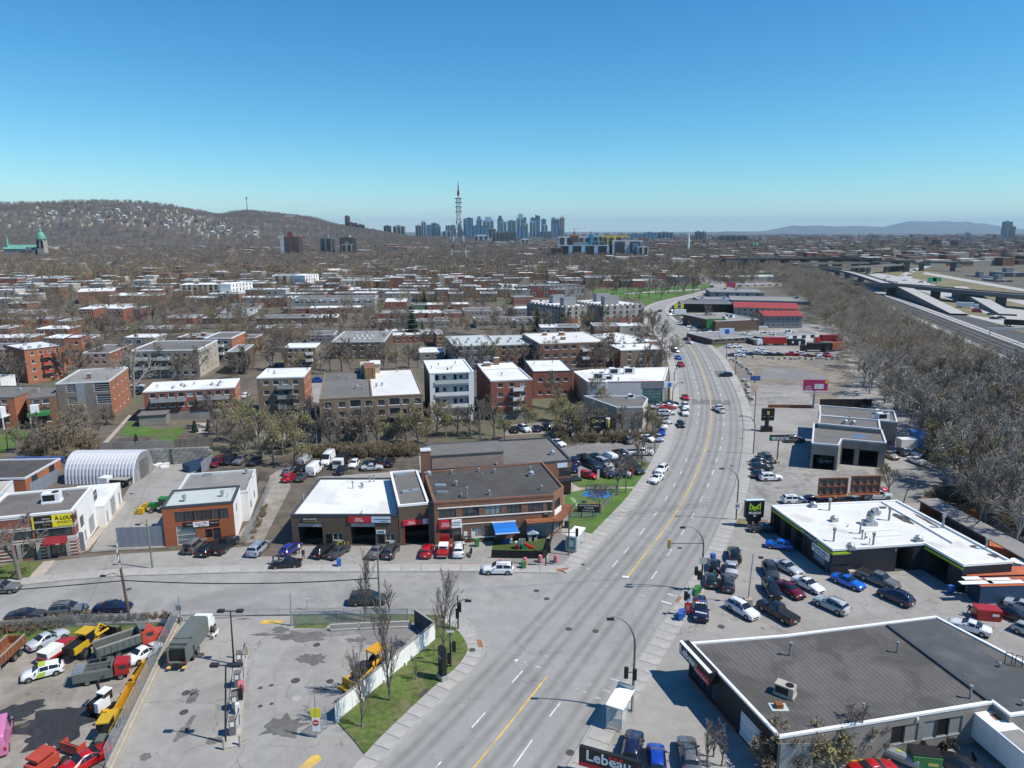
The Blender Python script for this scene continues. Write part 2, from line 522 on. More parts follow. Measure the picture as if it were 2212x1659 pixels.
YU=[(1356,1245),(1453.5,1117.6),(1496,1040),(1523.5,970),(1532,932.6),(1536,895.8),(1533.5,858),(1519.7,810.8),(1501,765.8),(1482,738),(1456,713)]
YUw=sml([G(*p)for p in YU],6)
def spe(name,pts,w,m,z=.008):
 a,b=ofl(pts,-w/2),ofl(pts,w/2)
 mb=MB()
 for i in rng(len(pts)-1):
  mb.qd((*a[i].xy,z),(*b[i].xy,z),(*b[i+1].xy,z),(*a[i+1].xy,z))
 return structure(name,mb,m)
spe('road_marking',[G(*p)for p in YL],.22,'paint_yellow')
spe('road_marking',YUw,.24,'paint_yellow')
def seg(c,r,ax,ay,bx,by,w=.13,m='paint_white',z=.009):
 spe('road_marking',[T[c,r](ax,ay),T[c,r](bx,by)],w,m,z)
for a in((865,1170,915,1112),(962,1055,1012,998),(1105,888,1145,835),(1222,735,1255,692),(1318,598,1342,560),(1395,475,1413,442),(1452,365,1468,335),(1500,262,1512,232),(1205,1272,1252,1205),(1343,1070,1382,1012),(1458,895,1487,848),(1550,745,1575,700),(1622,608,1648,560),(1685,480,1702,443),(1728,370,1742,330),(1762,262,1778,225),(1795,155,1803,130),(1812,70,1817,45)):seg(2,2,*a)
for a in((325,1213,420,1092),(10,1650,175,1415),(0,922,90,820)):seg(2,3,*a)
for a in((1865,1310,1980,1182),(1550,1659,1600,1605)):seg(1,3,*a)
for a in((1292,217,1380,242),(1345,153,1425,175)):seg(2,3,*a,w=.25)
for a in((640,1175,670,1187),(740,1203,775,1214),(880,1232,915,1240),(660,1298,680,1302),(860,1270,880,1275),(805,1330,832,1336),(940,1290,960,1293),(1185,1357,1230,1368),(1095,1405,1160,1425)):
 seg(2,2,*a,w=.22,m='pworn')
for a in((955,1248,1010,1258),(30,725,45,733)):seg(2,2 if a[1]>1000 else 3,*a,w=.45)
for a in((200,778,245,792),(655,935,685,943),(725,838,735,841),(550,968,565,977),(615,1000,645,1006),(720,1048,770,1060),(780,980,850,1003),(850,885,920,905),(285,690,310,697),(100,740,120,748)):
 seg(2,3,*a,w=.25,m='pworn')
far=[p for p in YUw if p.y>176]
for off in(-3.4,3.4):
 ln=rsm(ofl(far,off),1.)
 for i in rng(4,len(ln)-4,9):spe('road_marking',ln[i:i+4],.16,'paint_white',.009)
wm=mat('worn_lane',(.225,.218,.205),cracks=.75,ckc=(.07,.07,.07));nt=wm.node_tree;uv=nt.nodes.new('ShaderNodeUVMap');sx=nt.nodes.new('ShaderNodeSeparateXYZ');ml=nt.nodes.new('ShaderNodeMath');ml.operation='PINGPONG';sv(ml,1,.5);nn=nt.nodes.new('ShaderNodeTexNoise');sv(nn,'Scale',.25);m3=nt.nodes.new('ShaderNodeMath');m3.operation='MULTIPLY'
L=nt.links.new;L(uv.outputs[0],sx.inputs[0]);L(sx.outputs[0],ml.inputs[0]);L(ml.outputs[0],m3.inputs[0]);L(nn.outputs['Fac'],m3.inputs[1]);L(nt.nodes['Texture Coordinate'].outputs['Object'],nn.inputs['Vector']);L(m3.outputs[0],nt.nodes['Principled BSDF'].inputs['Alpha']);M['worn_lane']=wm
full=rsm([G(*p)for p in YL[:1]]+[G(*YL[2])]+[G(*YL[3])]+YUw,4.)
for off in(-6.6,-5.2,-2.5,-1.1,1.2,2.6,5.3,6.7):
 a,b=ofl(full,off-.65),ofl(full,off+.65);mb=MB()
 for i in rng(len(full)-1):mb.qd((*a[i].xy,.006),(*b[i].xy,.006),(*b[i+1].xy,.006),(*a[i+1].xy,.006))
 o=structure('tyre_track',mb,'worn_lane');u=o.data.uv_layers.new()
 for i,d in En(u.data):d.uv=(1 if i%4 in(1,2)else 0,0)
def blob(name,c,r_,z,m,seed=0,squash=.6,n=18,rz=0.,jag=.35):
 q=Rnd(seed);pts=[]
 for i in rng(n):
  a=2*pi*i/n;k=r_*(1+q.uniform(-jag,jag))
  x,y=k*cos(a),k*squash*sin(a)
  pts.append((c.x+x*cos(rz)-y*sin(rz),c.y+x*sin(rz)+y*cos(rz)))
 q2=sml(pts+pts[:1],3)if jag>.1 else pts
 return sht(name,[(p[0],p[1])for p in q2],z,m)
sht('road_patch',[T[2,1](*p)for p in((1555,815),(1880,828),(1897,870),(1558,858))],.004,'patch_light')
sht('road_patch',[T[2,1](*p)for p in((1745,570),(1875,572),(1890,612),(1760,612))],.004,'patch_light')
def disc(c,r_,z,m,name='manhole_cover',parent=None):
 mb=MB();mb.lat([(r_,-.02),(r_,0.),(r_*.86,.004),(.02,.004)],16)
 o=mb.bd(name,m,parent,(c.x,c.y,z));o['kind']='structure';return o
for c,r,x,y,s in((2,3,212,128,.42),(2,3,300,197,.42),(2,3,490,459,.42),(2,3,722,477,.42),(2,3,1385,508,.4),(2,3,1808,438,.45),(2,3,502,1527,.42),(1,3,525,595,.42),(1,3,342,905,.5),(1,3,640,910,.4),(1,3,38,968,.25),(1,3,133,945,.25),(1,3,37,1125,.25),(1,3,135,1105,.22),(2,2,612,1148,.34),(2,2,1450,1005,.42),(0,3,1610,1010,.45),(0,3,1590,1177,.45),(0,3,1730,684,.5),(0,3,1113,115,.4),(0,2,1135,535,.4),(2,2,1898,296,.4),(2,2,1980,58,.35),(2,1,1590,653,.4),(2,1,1720,728,.4),(0,3,215,1290,.5)):
 disc(T[c,r](x,y),s,.026,'cast_iron')
disc(T[1,3](1868,648),.42,.15,'cast_iron')
disc(T[1,3](350,1055),.5,.01,'conc')
sht('gravel_yard',TS(0,3,(-900,640),(0,600),(350,600),(1000,520),(1300,505),(1560,400),(1380,700),(1300,830),(900,1659),(880,1900),(-1500,1900)),0.,'gravel')
sht('grass_strip',TS(0,3,(-900,470),(0,440),(800,375),(1480,372),(1400,430),(1310,510),(1000,525),(350,603),(0,620),(-900,660)),.016,'grass')
sht('lot_concrete',TS(1,3,(0,600),(150,590),(150,860),(160,1580),(0,1620),(-60,1400),(-60,700)),0.,'road_old')
sht('lot_concrete',TS(1,3,(170,830),(490,800),(500,1130),(175,1200)),.001,'road_old')
sht('asphalt_patch',TS(1,3,(270,470),(640,445),(900,465),(1380,395),(1390,500),(1240,600),(960,590),(890,500),(600,530),(410,560)),.004,'lotd')
for i,(x,y,s,sq)in En(((400,520,3.2,.35),(215,465,1.3,.5),(860,555,1.2,.4),(440,712,1.1,.8),(510,715,1.4,.8),(240,1305,2.1,.8),(553,985,.8,.7),(55,505,1.1,.3))):
 blob('asphalt_patch',T[1,3](x,y),s,.008+i*.0015,'patch',i+3,sq,22)
for i,(x,y,s,sq)in En(((520,1290,3.6,.9),(640,1210,2.6,.7),(430,1400,1.8,.9),(330,1270,1.5,.7),(100,1170,2.8,.35),(60,1250,2.2,.5))):
 blob('wet_stain',T[0,3](x,y),s,.006+i*.001,'wet',i+30,sq,24,.5)
for i,(x,y,s,sq)in En(((1670,1050,.45,2.6),(1640,1260,.3,4),(1575,1360,.6,1.6),(1850,1420,1.,.5),(1670,1000,.35,1.6),(240,1016,.35,.6),(362,1000,.3,.5),(510,1017,.3,.8),(260,1085,.5,.4),(1264,1560,.5,1.),(2110,370,.9,.2))):
 blob('oil_stain',T[0,3](x,y),s,.009,'patch',i+60,sq,14)
sht('yellow_marking',TS(1,3,(370,1659),(480,1555),(530,1540),(565,1570),(560,1600),(470,1659)),.012,'paint_yellow')
sht('yellow_marking',TS(1,3,(60,380),(240,380),(215,410),(30,415)),.012,'paint_yellow')
def raised(name,pts,m,z=.13,lb=None):
 mb=MB();mb.prm(pts,-.1,z);return structure(name,mb,m,lb)
sht('grass_verge',TS(1,3,(700,1262),(1545,545),(1530,420),(1500,350),(1330,330),(1500,335),(1700,350),(1800,440),(1850,560),(1858,640),(1800,740),(1600,935),(1350,1130),(1080,1440),(935,1540),(860,1440)),.1,'grass')
sht('grass_verge',TS(1,3,(310,310),(1500,325),(1540,400),(1340,400),(640,400),(600,450),(330,450)),.014,'grass')
sht('drain_grate',TS(1,3,(1470,980),(1530,1000),(1440,1080),(1385,1040)),.118,'cast_iron')
sht('tactile_paving',TS(1,3,(1903,557),(1940,560),(1965,622),(1925,625)),.152,'tactile')
sht('tactile_paving',TS(2,3,(1440,185),(1470,190),(1440,235),(1410,230)),.152,'tactile')
sht('tactile_paving',TS(2,2,(380,1195),(485,1180),(490,1195),(395,1218)),.152,'tactile')
sht('forecourt',TS(0,2,(480,1115),(980,1060),(2212,990),(2212,1200),(1100,1235),(330,1297)),.004,'lot')
sht('concrete_apron',TS(0,2,(375,1120),(480,1110),(330,1297),(205,1310)),.008,'ctan')
sht('concrete_apron',TS(0,2,(0,1130),(660,1060),(760,1025),(1100,600),(1050,605),(770,930),(680,1040),(560,1060),(0,1110),(0,1120)),.009,'ctan')
sht('grass_verge',TS(0,2,(-500,1180),(0,1150),(370,1125),(205,1310),(0,1335),(-500,1380)),.05,'grass')
sht('service_lane',TS(0,2,(780,1040),(1140,440),(1260,300),(1560,270),(1700,300),(1640,480),(1480,520),(1400,700),(1430,1000)),.002,'lot')
sht('dirt_strip',TS(1,2,(-160,900),(60,620),(120,380),(240,300),(300,480),(110,850),(60,960),(-160,960)),.004,'gravel')
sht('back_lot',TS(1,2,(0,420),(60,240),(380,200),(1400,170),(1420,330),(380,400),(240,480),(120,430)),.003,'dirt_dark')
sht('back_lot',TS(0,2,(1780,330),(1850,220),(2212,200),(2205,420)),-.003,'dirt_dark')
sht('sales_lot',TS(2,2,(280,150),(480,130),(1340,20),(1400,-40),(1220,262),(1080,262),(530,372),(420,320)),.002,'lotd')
for k in rng(6):
 seg(2,2,560+k*62,108-k*3,610+k*62,142-k*3,w=.11,m='pworn')
sht('lawn',TS(2,2,(522,372),(570,360),(1085,262),(1222,262),(1150,380),(1065,475),(860,482),(590,482),(520,440)),.05,'gpark')
sht('lawn',TS(2,2,(490,752),(740,742),(800,640),(905,492),(1050,492),(960,640),(880,745),(735,887),(495,842)),.05,'gpark')
sht('footpath',TS(2,2,(520,470),(590,482),(1065,476),(1050,494),(600,496),(560,520),(530,540)),.02,'ctan')
sht('playground_turf',TS(2,2,(452,560),(520,520),(640,500),(905,492),(800,640),(740,742),(500,752),(452,640)),.03,'turf_light')
blob('playground_turf',T[2,2](735,542),2.8,.04,'play_blue',3,.75,20,0,.08)
blob('playground_turf',T[2,2](705,655),2.5,.04,'play_red',4,.8,20,0,.04)
sht('playground_turf',TS(2,2,(500,570),(530,570),(630,680),(590,685)),.036,'play_lime')
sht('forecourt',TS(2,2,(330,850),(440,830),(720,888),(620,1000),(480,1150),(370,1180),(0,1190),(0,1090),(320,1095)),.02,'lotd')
sht('footpath',TS(2,2,(440,832),(500,842),(720,888),(640,965),(420,880)),.03,'conc')
sht('forecourt_paving',TS(1,2,(1662,1142),(1920,1140),(1925,1172),(1658,1172)),.03,'tactile')
sht('broken_lot',TS(3,2,(-160,330),(-60,200),(160,280),(620,330),(1000,320),(1100,560),(480,600),(30,650),(-160,700)),0.,'lot_broken')
sht('dark_lot',TS(3,2,(1000,330),(1450,300),(1700,600),(1100,620)),.001,'lotd')  # darker asphalt sheet laid over this part of the lot
dm('dirt_lot',(.235,.195,.15),var=.35,vsc=.3,stn=(.15,.145,.135),ssc=.06,sa=.8)
sht('vacant_lot',TS(2,1,(1860,470),(2212,440),(2900,440),(2950,700),(2750,850),(2040,870),(1960,640)),.006,'dirt_lot')
sht('vacant_lot',TS(3,1,(-40,550),(300,560),(560,640),(420,680),(120,640),(-60,640)),.01,'lotd')
sht('vacant_lot',TS(3,1,(-60,690),(320,700),(400,860),(-160,862)),.01,'lot_broken')
sht('grass_verge',TS(2,2,(1885,770),(1925,750),(2212,760),(2212,815),(1890,820)),.01,'grass_dry')
sht('hotel_lot',TS(2,1,(1440,170),(1900,120),(2212,120),(2700,250),(2760,450),(1900,465),(1700,340),(1560,240)),0.,'lot')
sht('grass_verge',TS(2,1,(1660,330),(1760,290),(1850,350),(1760,372)),.01,'gpark')
sht('park_lawn',[G(*p)for p in((1392,678),(1398,662),(1423,650),(1481,636),(1545,620),(1520,612),(1430,622),(1280,625),(1280,632),(1330,640),(1390,648),(1388,665))],.01,'gpark')
sht('park_path',[G(*p)for p in((1350,633),(1545,622),(1545,624),(1350,635.5))],.02,'conc')
sht('lawn',TS(0,1,(1030,1130),(1110,1010),(1230,1010),(1330,1080),(1600,1055),(1590,1110),(1500,1140),(1350,1140)),.01,'gpark')
sht('lawn',TS(0,1,(1380,1140),(1520,1120),(1560,1190),(1320,1200)),.012,'gpark')
sht('garden_bed',TS(0,1,(1040,1150),(1380,1140),(1310,1210),(960,1215)),.012,'dirt_dark')
sht('patio',TS(0,1,(1700,1020),(1830,1020),(1800,1110),(1690,1110)),.02,'ctan')
sht('footpath',TS(0,1,(1115,950),(1140,960),(900,1230),(860,1225)),.02,'ctan')
sht('lawn',TS(0,1,(-200,1130),(0,1120),(120,1085),(300,1100),(160,1200),(0,1290),(-200,1300)),.01,'gpark')
sht('lawn',TS(1,1,(570,1215),(1000,1190),(1300,1180),(1300,1200),(600,1240)),.012,'grass')
sht('alley',TS(1,1,(440,660),(620,650),(600,850),(440,840)),.01,'road_old')
sht('alley',TS(1,1,(0,1090),(560,1095),(560,1190),(0,1230)),.008,'gravel')
sht('alley',TS(2,1,(-60,1040),(330,1010),(360,1110),(-60,1130)),.008,'gravel')
# ==== VEHICLES
PROF={'sedan':(4.7,1.84,.33,(-.3,.305),[(-.5,.6,.66,.75,.84),(-.485,.84,.93,.76,.93),(-.37,.92,1.05,.8,1.),(-.29,.93,1.1,.76,1.),(-.13,.95,1.41,.62,1.),(.03,.95,1.45,.64,1.),(.205,.92,1.04,.77,1.),(.36,.84,.93,.8,.985),(.46,.73,.82,.74,.93),(.495,.55,.62,.7,.86)],(3,4,5,6)),'hatchback':(4.2,1.77,.32,(-.31,.32),[(-.5,.62,.68,.75,.86),(-.485,.88,1.,.74,.95),(-.45,.95,1.12,.7,.98),(-.38,.96,1.4,.64,1.),(-.15,.97,1.49,.64,1.),(.06,.95,1.47,.65,1.),(.24,.93,1.06,.78,1.),(.38,.86,.95,.8,.98),(.47,.74,.82,.74,.93),(.497,.55,.62,.7,.86)],(2,3,5,6)),'suv':(4.65,1.87,.36,(-.3,.31),[(-.5,.68,.76,.78,.88),(-.488,.96,1.08,.76,.96),(-.46,1.02,1.2,.72,.98),(-.4,1.04,1.58,.66,1.),(-.15,1.05,1.68,.66,1.),(.05,1.03,1.66,.67,1.),(.22,1.01,1.15,.79,1.),(.38,.95,1.06,.82,.99),(.475,.82,.92,.77,.94),(.5,.6,.68,.72,.87)],(2,3,5,6)),'minivan':(5.05,1.95,.34,(-.3,.33),[(-.5,.68,.76,.8,.9),(-.49,.98,1.1,.78,.97),(-.475,1.02,1.2,.76,.99),(-.43,1.05,1.65,.7,1.),(-.1,1.05,1.74,.7,1.),(.1,1.03,1.7,.69,1.),(.31,.98,1.1,.8,1.),(.42,.88,.97,.8,.97),(.48,.74,.82,.75,.92),(.5,.55,.62,.7,.86)],(2,3,5,6)),'cargo_van':(5.6,2.,.36,(-.31,.33),[(-.5,.7,.8,.9,.97),(-.499,1.1,2.2,.86,.99),(-.49,1.15,2.35,.84,1.),(-.47,1.15,2.42,.84,1.),(-.1,1.15,2.46,.84,1.),(.2,1.15,2.4,.8,1.),(.36,1.1,1.25,.82,1.),(.44,.95,1.05,.8,.97),(.485,.8,.88,.76,.93),(.5,.6,.66,.72,.88)],(2,3,5,6)),'small_van':(4.9,1.95,.33,(-.31,.33),[(-.5,.7,.8,.85,.95),(-.497,1.,1.6,.78,.98),(-.48,1.05,1.72,.76,1.),(-.45,1.05,1.76,.75,1.),(-.1,1.05,1.8,.75,1.),(.1,1.03,1.76,.72,1.),(.31,.98,1.1,.8,1.),(.42,.88,.97,.8,.97),(.48,.74,.82,.75,.92),(.5,.55,.62,.7,.86)],(2,3,5,6)),'pickup':(5.8,2.,.4,(-.29,.31),[(-.5,.8,1.05,.92,.95),(-.497,1.05,1.13,.93,1.),(-.12,1.1,1.16,.93,1.),(-.105,1.12,1.25,.76,1.),(-.085,1.14,1.82,.68,1.),(.12,1.12,1.84,.68,1.),(.235,1.1,1.24,.8,1.),(.4,1.06,1.16,.84,1.),(.485,.95,1.05,.8,.96),(.5,.6,.7,.75,.92)],(3,4,5,6)),'jeep':(4.5,1.88,.42,(-.3,.3),[(-.5,.75,.85,.85,.92),(-.495,1.05,1.15,.82,.96),(-.48,1.1,1.3,.8,.97),(-.46,1.12,1.84,.76,.98),(-.15,1.12,1.87,.76,.98),(.1,1.12,1.85,.75,.98),(.18,1.1,1.22,.78,.96),(.4,1.04,1.12,.72,.88),(.47,.98,1.04,.7,.84),(.5,.6,.7,.7,.84)],(2,3,5,6)),}
def ring(W,st,zb=.22):
 x,belt,top,wr,wf=st
 w=W/2*wf
 wr=W/2*wr
 zb=zb+(.08 if abs(x)>.48 else 0)
 return[(0,zb),(w*.86,zb),(w*.985,zb+.1),(w,zb+(belt-zb)*.55),(w*.985,belt-.06),(w*.955,belt),(wr*1.,max(belt+.02,top-.07)),(wr*.88,top),(0,top+.02)]
def cpt(kind):
 L,W,wr,wx,ST,(c0,c1,c2,c3)=PROF[kind]
 mb=MB();nr=9;rings=[]
 for st in ST:
  half=ring(W,st)
  x=st[0]*L
  pts=[(x,-y,z)for y,z in half]+[(x,y,z)for y,z in half[::-1][1:-1]]
  rings.append(pts)
 n=len(rings[0])
 for r in rings:mb.v+=r
 for i in rng(len(rings)-1):
  for j in rng(n):
   k=(j+1)%n
   mb.f.append((i*n+j,(i+1)*n+j,(i+1)*n+k,i*n+k));mb.m.append(1 if(j in(0,1,n-1,n-2))else 0)
 mb.f.append(tuple(rng(n)));mb.m.append(0)
 mb.f.append(tuple((len(rings)-1)*n+q for q in rng(n))[::-1]);mb.m.append(0)
 mb.mi=1
 for xx in wx:
  for s in(-1,1):
   mb.cyl((xx*L,s*(W/2-.25),wr),(xx*L,s*(W/2+.004),wr),wr+.06,n=14)
 parts={}
 def lerp(a,b,t):return Vc(a).lerp(Vc(b),t)
 def pane(a,b,c,d,inset=.08,out=.014):
  a,b,c,d=map(Vc,(a,b,c,d));cen=(a+b+c+d)/4
  nrm=(c-a).cross(d-b)
  if nrm.length<1e-9:nrm=Vc((0,0,1))
  nrm.normalize()
  if nrm.z<-.01:nrm=-nrm
  return[p.lerp(cen,inset)+nrm*out for p in(a,b,c,d)]
 G_=lambda i,j:rings[i][j]
 def screen(i,k):
  m2=MB()
  lo,hi=(i,k)
  for ja,jb in((6,7),(7,8),(8,9),(9,10)):
   m2.qd(*[Vc(q)+Vc((.012 if k==c2 else-.012,0,.016))for q in(lerp(G_(lo,ja),G_(hi,ja),.1),lerp(G_(lo,jb),G_(hi,jb),.1),lerp(G_(lo,jb),G_(hi,jb),.93),lerp(G_(lo,ja),G_(hi,ja),.93))])
  return m2
 if kind not in('small_van','cargo_van'):
  parts['rear_window']=[screen(c0,c1)]
 parts['windscreen']=[screen(c3,c2)]
 sw=[]
 for s in(0,1):
  m2=MB()
  lo=(lambda i:G_(i,5))if s==0 else(lambda i:G_(i,11))
  hi=(lambda i:G_(i,6))if s==0 else(lambda i:G_(i,10))
  sgn=-1 if s==0 else 1
  def side(i,ta,k,tb):
   a,b=lerp(lo(i),lo(min(i+1,len(rings)-1)),ta),lerp(lo(k),lo(min(k+1,len(rings)-1)),tb)
   d,c=lerp(hi(i),hi(min(i+1,len(rings)-1)),ta),lerp(hi(k),hi(min(k+1,len(rings)-1)),tb)
   a,b,c,d=lerp(a,d,.08),lerp(b,c,.08),lerp(a,d,.9)if False else lerp(b,c,.92),lerp(a,d,.92)
   m2.qd(*[p+Vc((0,sgn*.014,0))for p in(a,b,c,d)])
  if kind in('cargo_van','small_van'):
   side(c2,-0.,c2,.55)
   i=c2
   m2.qd(*[Vc(p)+Vc((0,sgn*.014,0))for p in(lerp(lo(c2-1),lo(c2),.55),lerp(lo(c2),lo(c3),0.),lerp(hi(c2),hi(c3),0.)+Vc((0,0,-.1)),lerp(hi(c2-1),hi(c2),.55)+Vc((0,0,-.1)))])
  elif kind=='pickup':
   side(c1,.08,c1,.47);side(c1,.53,c1,1.);side(c2,0.,c2,.6)
  else:
   side(c0,.35,c0,.98);side(c1,.04,c1,.95)
   if c2-c1>1:side(c1+1,.03,c1+1,.97)
   side(c2,.02,c2,.6)
  sw.append(m2)
 parts['side_window']=sw
 xf,xr=ST[-2],ST[1]
 hl=[]
 for s in(-1,1):
  m2=MB();zf=ST[-2][1]-.06
  m2.box((ST[-2][0]*L+0.,s*W/2*.7,zf),(.16,.34,.13));hl.append(m2)
 parts['headlight']=hl
 tl=[]
 for s in(-1,1):
  m2=MB();zf=ST[1][1]-.1
  tall=kind in('suv','minivan','cargo_van','small_van','jeep','pickup')
  m2.box((ST[1][0]*L-.02,s*W/2*.84,zf),(.1,.2 if tall else .36,.32 if tall else .14));tl.append(m2)
 parts['taillight']=tl
 m2=MB();m2.box((-.5*L-.01,0,.62),(.03,.34,.16));parts['license_plate']=[m2]
 m2=MB();m2.box((.5*L-.01,0,.5),(.05,W*.55,.18));parts['grille']=[m2]
 mi=[]
 for s in(-1,1):
  m2=MB();xx=ST[c3][0]*L-.35
  m2.box((xx,s*(W/2+.06),ST[c3][1]+.06),(.12,.18,.14));mi.append(m2)
 parts['wing_mirror']=mi
 if kind=='pickup':
  m2=MB();x0,x1=-.485*L,-.125*L
  m2.box(((x0+x1)/2,0,1.165),(x1-x0,W*.8,.03));parts['bed_cover']=[m2]
 if kind in('suv','minivan'):
  rr=[]
  for s in(-1,1):
   m2=MB();m2.box((ST[4][0]*L*.4-.35,s*W/2*.6,ST[4][2]+.03),(L*.36,.05,.05));rr.append(m2)
  parts['roof_rail']=rr
 if kind=='jeep':
  m2=MB();m2.cyl((-.5*L-.02,0,1.05),(-.5*L-.26,0,1.05),.4,n=14);parts['spare_wheel']=[m2]
 return mb,parts,L,W,wr,wx
PM={'rear_window':'cglass','windscreen':'cglass','side_window':'cglass','headlight':'lamp_clear','taillight':'lamp_red','license_plate':'plate','grille':'trim','wing_mirror':'trim','bed_cover':'trim','roof_rail':'trim','spare_wheel':'rubber'}
WHEEL={}
def awl(r,pos,rr,w=.22):
 k=(rr,w)
 if k not in WHEEL:WHEEL[k]=[MB().cyl((0,-w/2-e,0),(0,w/2+e,0),rr*s,n=n).mesh(nm,m)for nm,m,s,e,n in(('wheel','rubber',1,0,18),('rim','rim',.62,.008,12))]
 o=link('wheel',WHEEL[k][0],r,pos);link('rim',WHEEL[k][1],o)
CARMESH={}
def car_kit(kind):
 if kind not in CARMESH:
  mb,parts,L,W,wr,wx=cpt(kind)
  body=mb.mesh('body',['car_paint','trim'])
  for p in body.polygons:p.use_smooth=True
  try:
   bmx=bmesh.new();bmx.from_mesh(body)
   for e in bmx.edges:
    if len(e.link_faces)==2 and e.calc_face_angle(0)>R(42):e.smooth=False
   bmx.to_mesh(body);bmx.free()
  except Exception:pass
  pm=[(k,m2.mesh(k,PM[k]))for k,lst in parts.items()for m2 in lst]
  wm=wr
  wpos=[(x*L,s*(W/2-.1),wr)for x in wx for s in(-1,1)]
  far=MB();far.v=list(mb.v);far.f=list(mb.f);far.m=list(mb.m)
  for k,lst in parts.items():
   if k in('wing_mirror','roof_rail','grille'):continue
   for m2 in lst:
    n=len(far.v);far.v+=m2.v
    far.f+=[tuple(n+q for q in f)for f in m2.f]
    far.m+=[{'headlight':3,'taillight':4,'license_plate':3}.get(k,2)]*len(m2.f)
  far.mi=1
  for p in wpos:far.cyl((p[0],p[1]-.11,p[2]),(p[0],p[1]+.115,p[2]),wr,n=10)
  fm=far.mesh('body',['car_paint','trim','cglass','lamp_clear','lamp_red'])
  CARMESH[kind]=(body,pm,wm,wpos,fm)
 return CARMESH[kind]
PAINT={'white':(.75,.76,.77),'silver':(.42,.45,.48),'grey':(.13,.135,.14),'dark grey':(.045,.048,.052),'black':(.012,.012,.014),'navy':(.012,.016,.05),'blue':(.01,.05,.35),'bright blue':(.01,.13,.55),'red':(.42,.01,.012),'maroon':(.12,.008,.018),'pale blue':(.28,.33,.42),'green':(.02,.06,.035),'beige':(.3,.27,.22),'dark green':(.015,.03,.025),'violet blue':(.03,.03,.22)}
NAMES={'sedan':'sedan','hatchback':'hatchback','suv':'suv','minivan':'minivan','cargo_van':'cargo_van','small_van':'van','pickup':'pickup_truck','jeep':'jeep'}
CATS={'sedan':'car','hatchback':'car','suv':'suv','minivan':'minivan','cargo_van':'van','small_van':'van','pickup':'pickup truck','jeep':'off-road car'}
WORDS={'suv':'SUV','cargo_van':'cargo van','small_van':'panel van','pickup':'pickup truck','jeep':'boxy off-road car'}
NCAR=[0]
def car(p,head,kind,colour,where,gr=None,far=False,lb=None,z=0.,s=1.):
 body,pm,wm,wpos,fm=car_kit(kind)
 lab=lb or f"{colour} {WORDS.get(kind, kind)} {where}"
 col=(*PAINT[colour],1)
 NCAR[0]+=1
 if far:
  o=link(NAMES[kind],fm,None,(p.x,p.y,z+.01),R(head));o.color=col
  o.scale=(s,s,s)
  return tag(o,lab,CATS[kind],gr)
 r=thg(NAMES[kind],lab,CATS[kind],(p.x,p.y,z+.01),R(head),gr)
 r.scale=(s,s,s)
 b=link('body',body,r);b.color=col
 for k,me in pm:link(k,me,r)
 for q in wpos:awl(r,q,wm)
 return r
def cars(c,r,rows,gr,far=False):
 tt=T[c,r]
 for row in rows:
  x,y,head,kind,colour,where=row
  car(tt(x,y),head,kind,colour,where,gr,far)
g1='cars parked in front of the garages'
cars(1,2,[(22,1035,84,'minivan','pale blue','parked by the dark alley beside the garages'),(300,1040,72,'hatchback','violet blue','parked nose-in at the first garage door, people beside it'),(590,1055,68,'suv','black','parked in front of the dark door between the garage doors'),(715,1062,68,'sedan','dark grey','parked behind the blue bin in front of the garages'),(1045,1060,76,'sedan','grey','with red tail lamp, parked below the 2025 sign'),(1168,1060,82,'suv','dark grey','parked under the window right of the 2025 sign'),(1478,1058,88,'hatchback','red','parked right of the third garage door'),(1752,1046,92,'suv','white','with black roof rails parked beside the motorcycle'),(262,1168,188,'sedan','black','standing across the pavement with its bonnet toward two men'),],g1)
cars(0,2,[(1686,1016,84,'jeep','grey','with a spare wheel on its tail, before the orange garage'),(1806,1040,84,'suv','black','between the grey off-road car and the black pickup'),(1950,1010,82,'pickup','black','backed out from the orange garage corner'),(20,1385,10,'suv','grey','at the kerb under the big bare tree on the lawn'),],g1)
cars(0,3,[(232,372,8,'sedan','dark grey','parked along the side street, hindmost of the three by the hedge'),(595,325,9,'suv','grey','with black roof parked along the side street by the hedge'),(982,300,5,'sedan','navy','parked along the side street behind the leaning wooden pole'),],'cars parked along the side street')
car(T[1,3](968,235),3,'minivan','dark grey','parked on the side street behind the bare upright tree')
car(T[2,2](-118,1218),180,'suv','white','with a glass sunroof driving along the side street')
cars(2,2,[(1245,428,237,'sedan','white','parked at the avenue kerb, front one of two white cars'),(1290,350,240,'suv','white','parked at the avenue kerb behind the white sedan')],'cars on the avenue')
av='cars on the avenue'
cars(2,1,[(1458,1050,265,'hatchback','dark green','parked at the kerb below the grey billboard house'),(1490,950,266,'suv','white','parked at the left kerb, nearer of two white SUVs in line'),(1497,895,267,'suv','white','parked at the left kerb, farther of two white SUVs in line'),(1497,815,268,'sedan','red','parked alone at the left kerb before the glass-fronted showroom'),(1790,920,97,'pickup','white','with a loaded open bed driving away on the avenue'),],av)
cars(2,1,[(1460,530,275,'suv','red','driving toward us at the left kerb beyond the showroom'),(1437,470,277,'hatchback','bright blue','at the left kerb beyond the red SUV'),(1408,408,285,'sedan','dark green','at the left kerb, third beyond the showroom'),(1392,380,285,'sedan','silver','at the left kerb, fourth beyond the showroom'),(1845,620,172,'suv','navy','leaving the vacant lot onto the avenue'),(1533,335,110,'sedan','white','driving in the middle of the far avenue'),(1510,308,110,'suv','maroon','driving in the left lane of the far avenue'),(1584,308,110,'sedan','black','driving in the right lane of the far avenue'),(1280,60,60,'sedan','navy','driving round the bend of the far avenue'),(1185,262,285,'suv','white','parked behind the bare street trees left of the avenue'),],av,far=True)
rl='cars parked at the muffler shop'
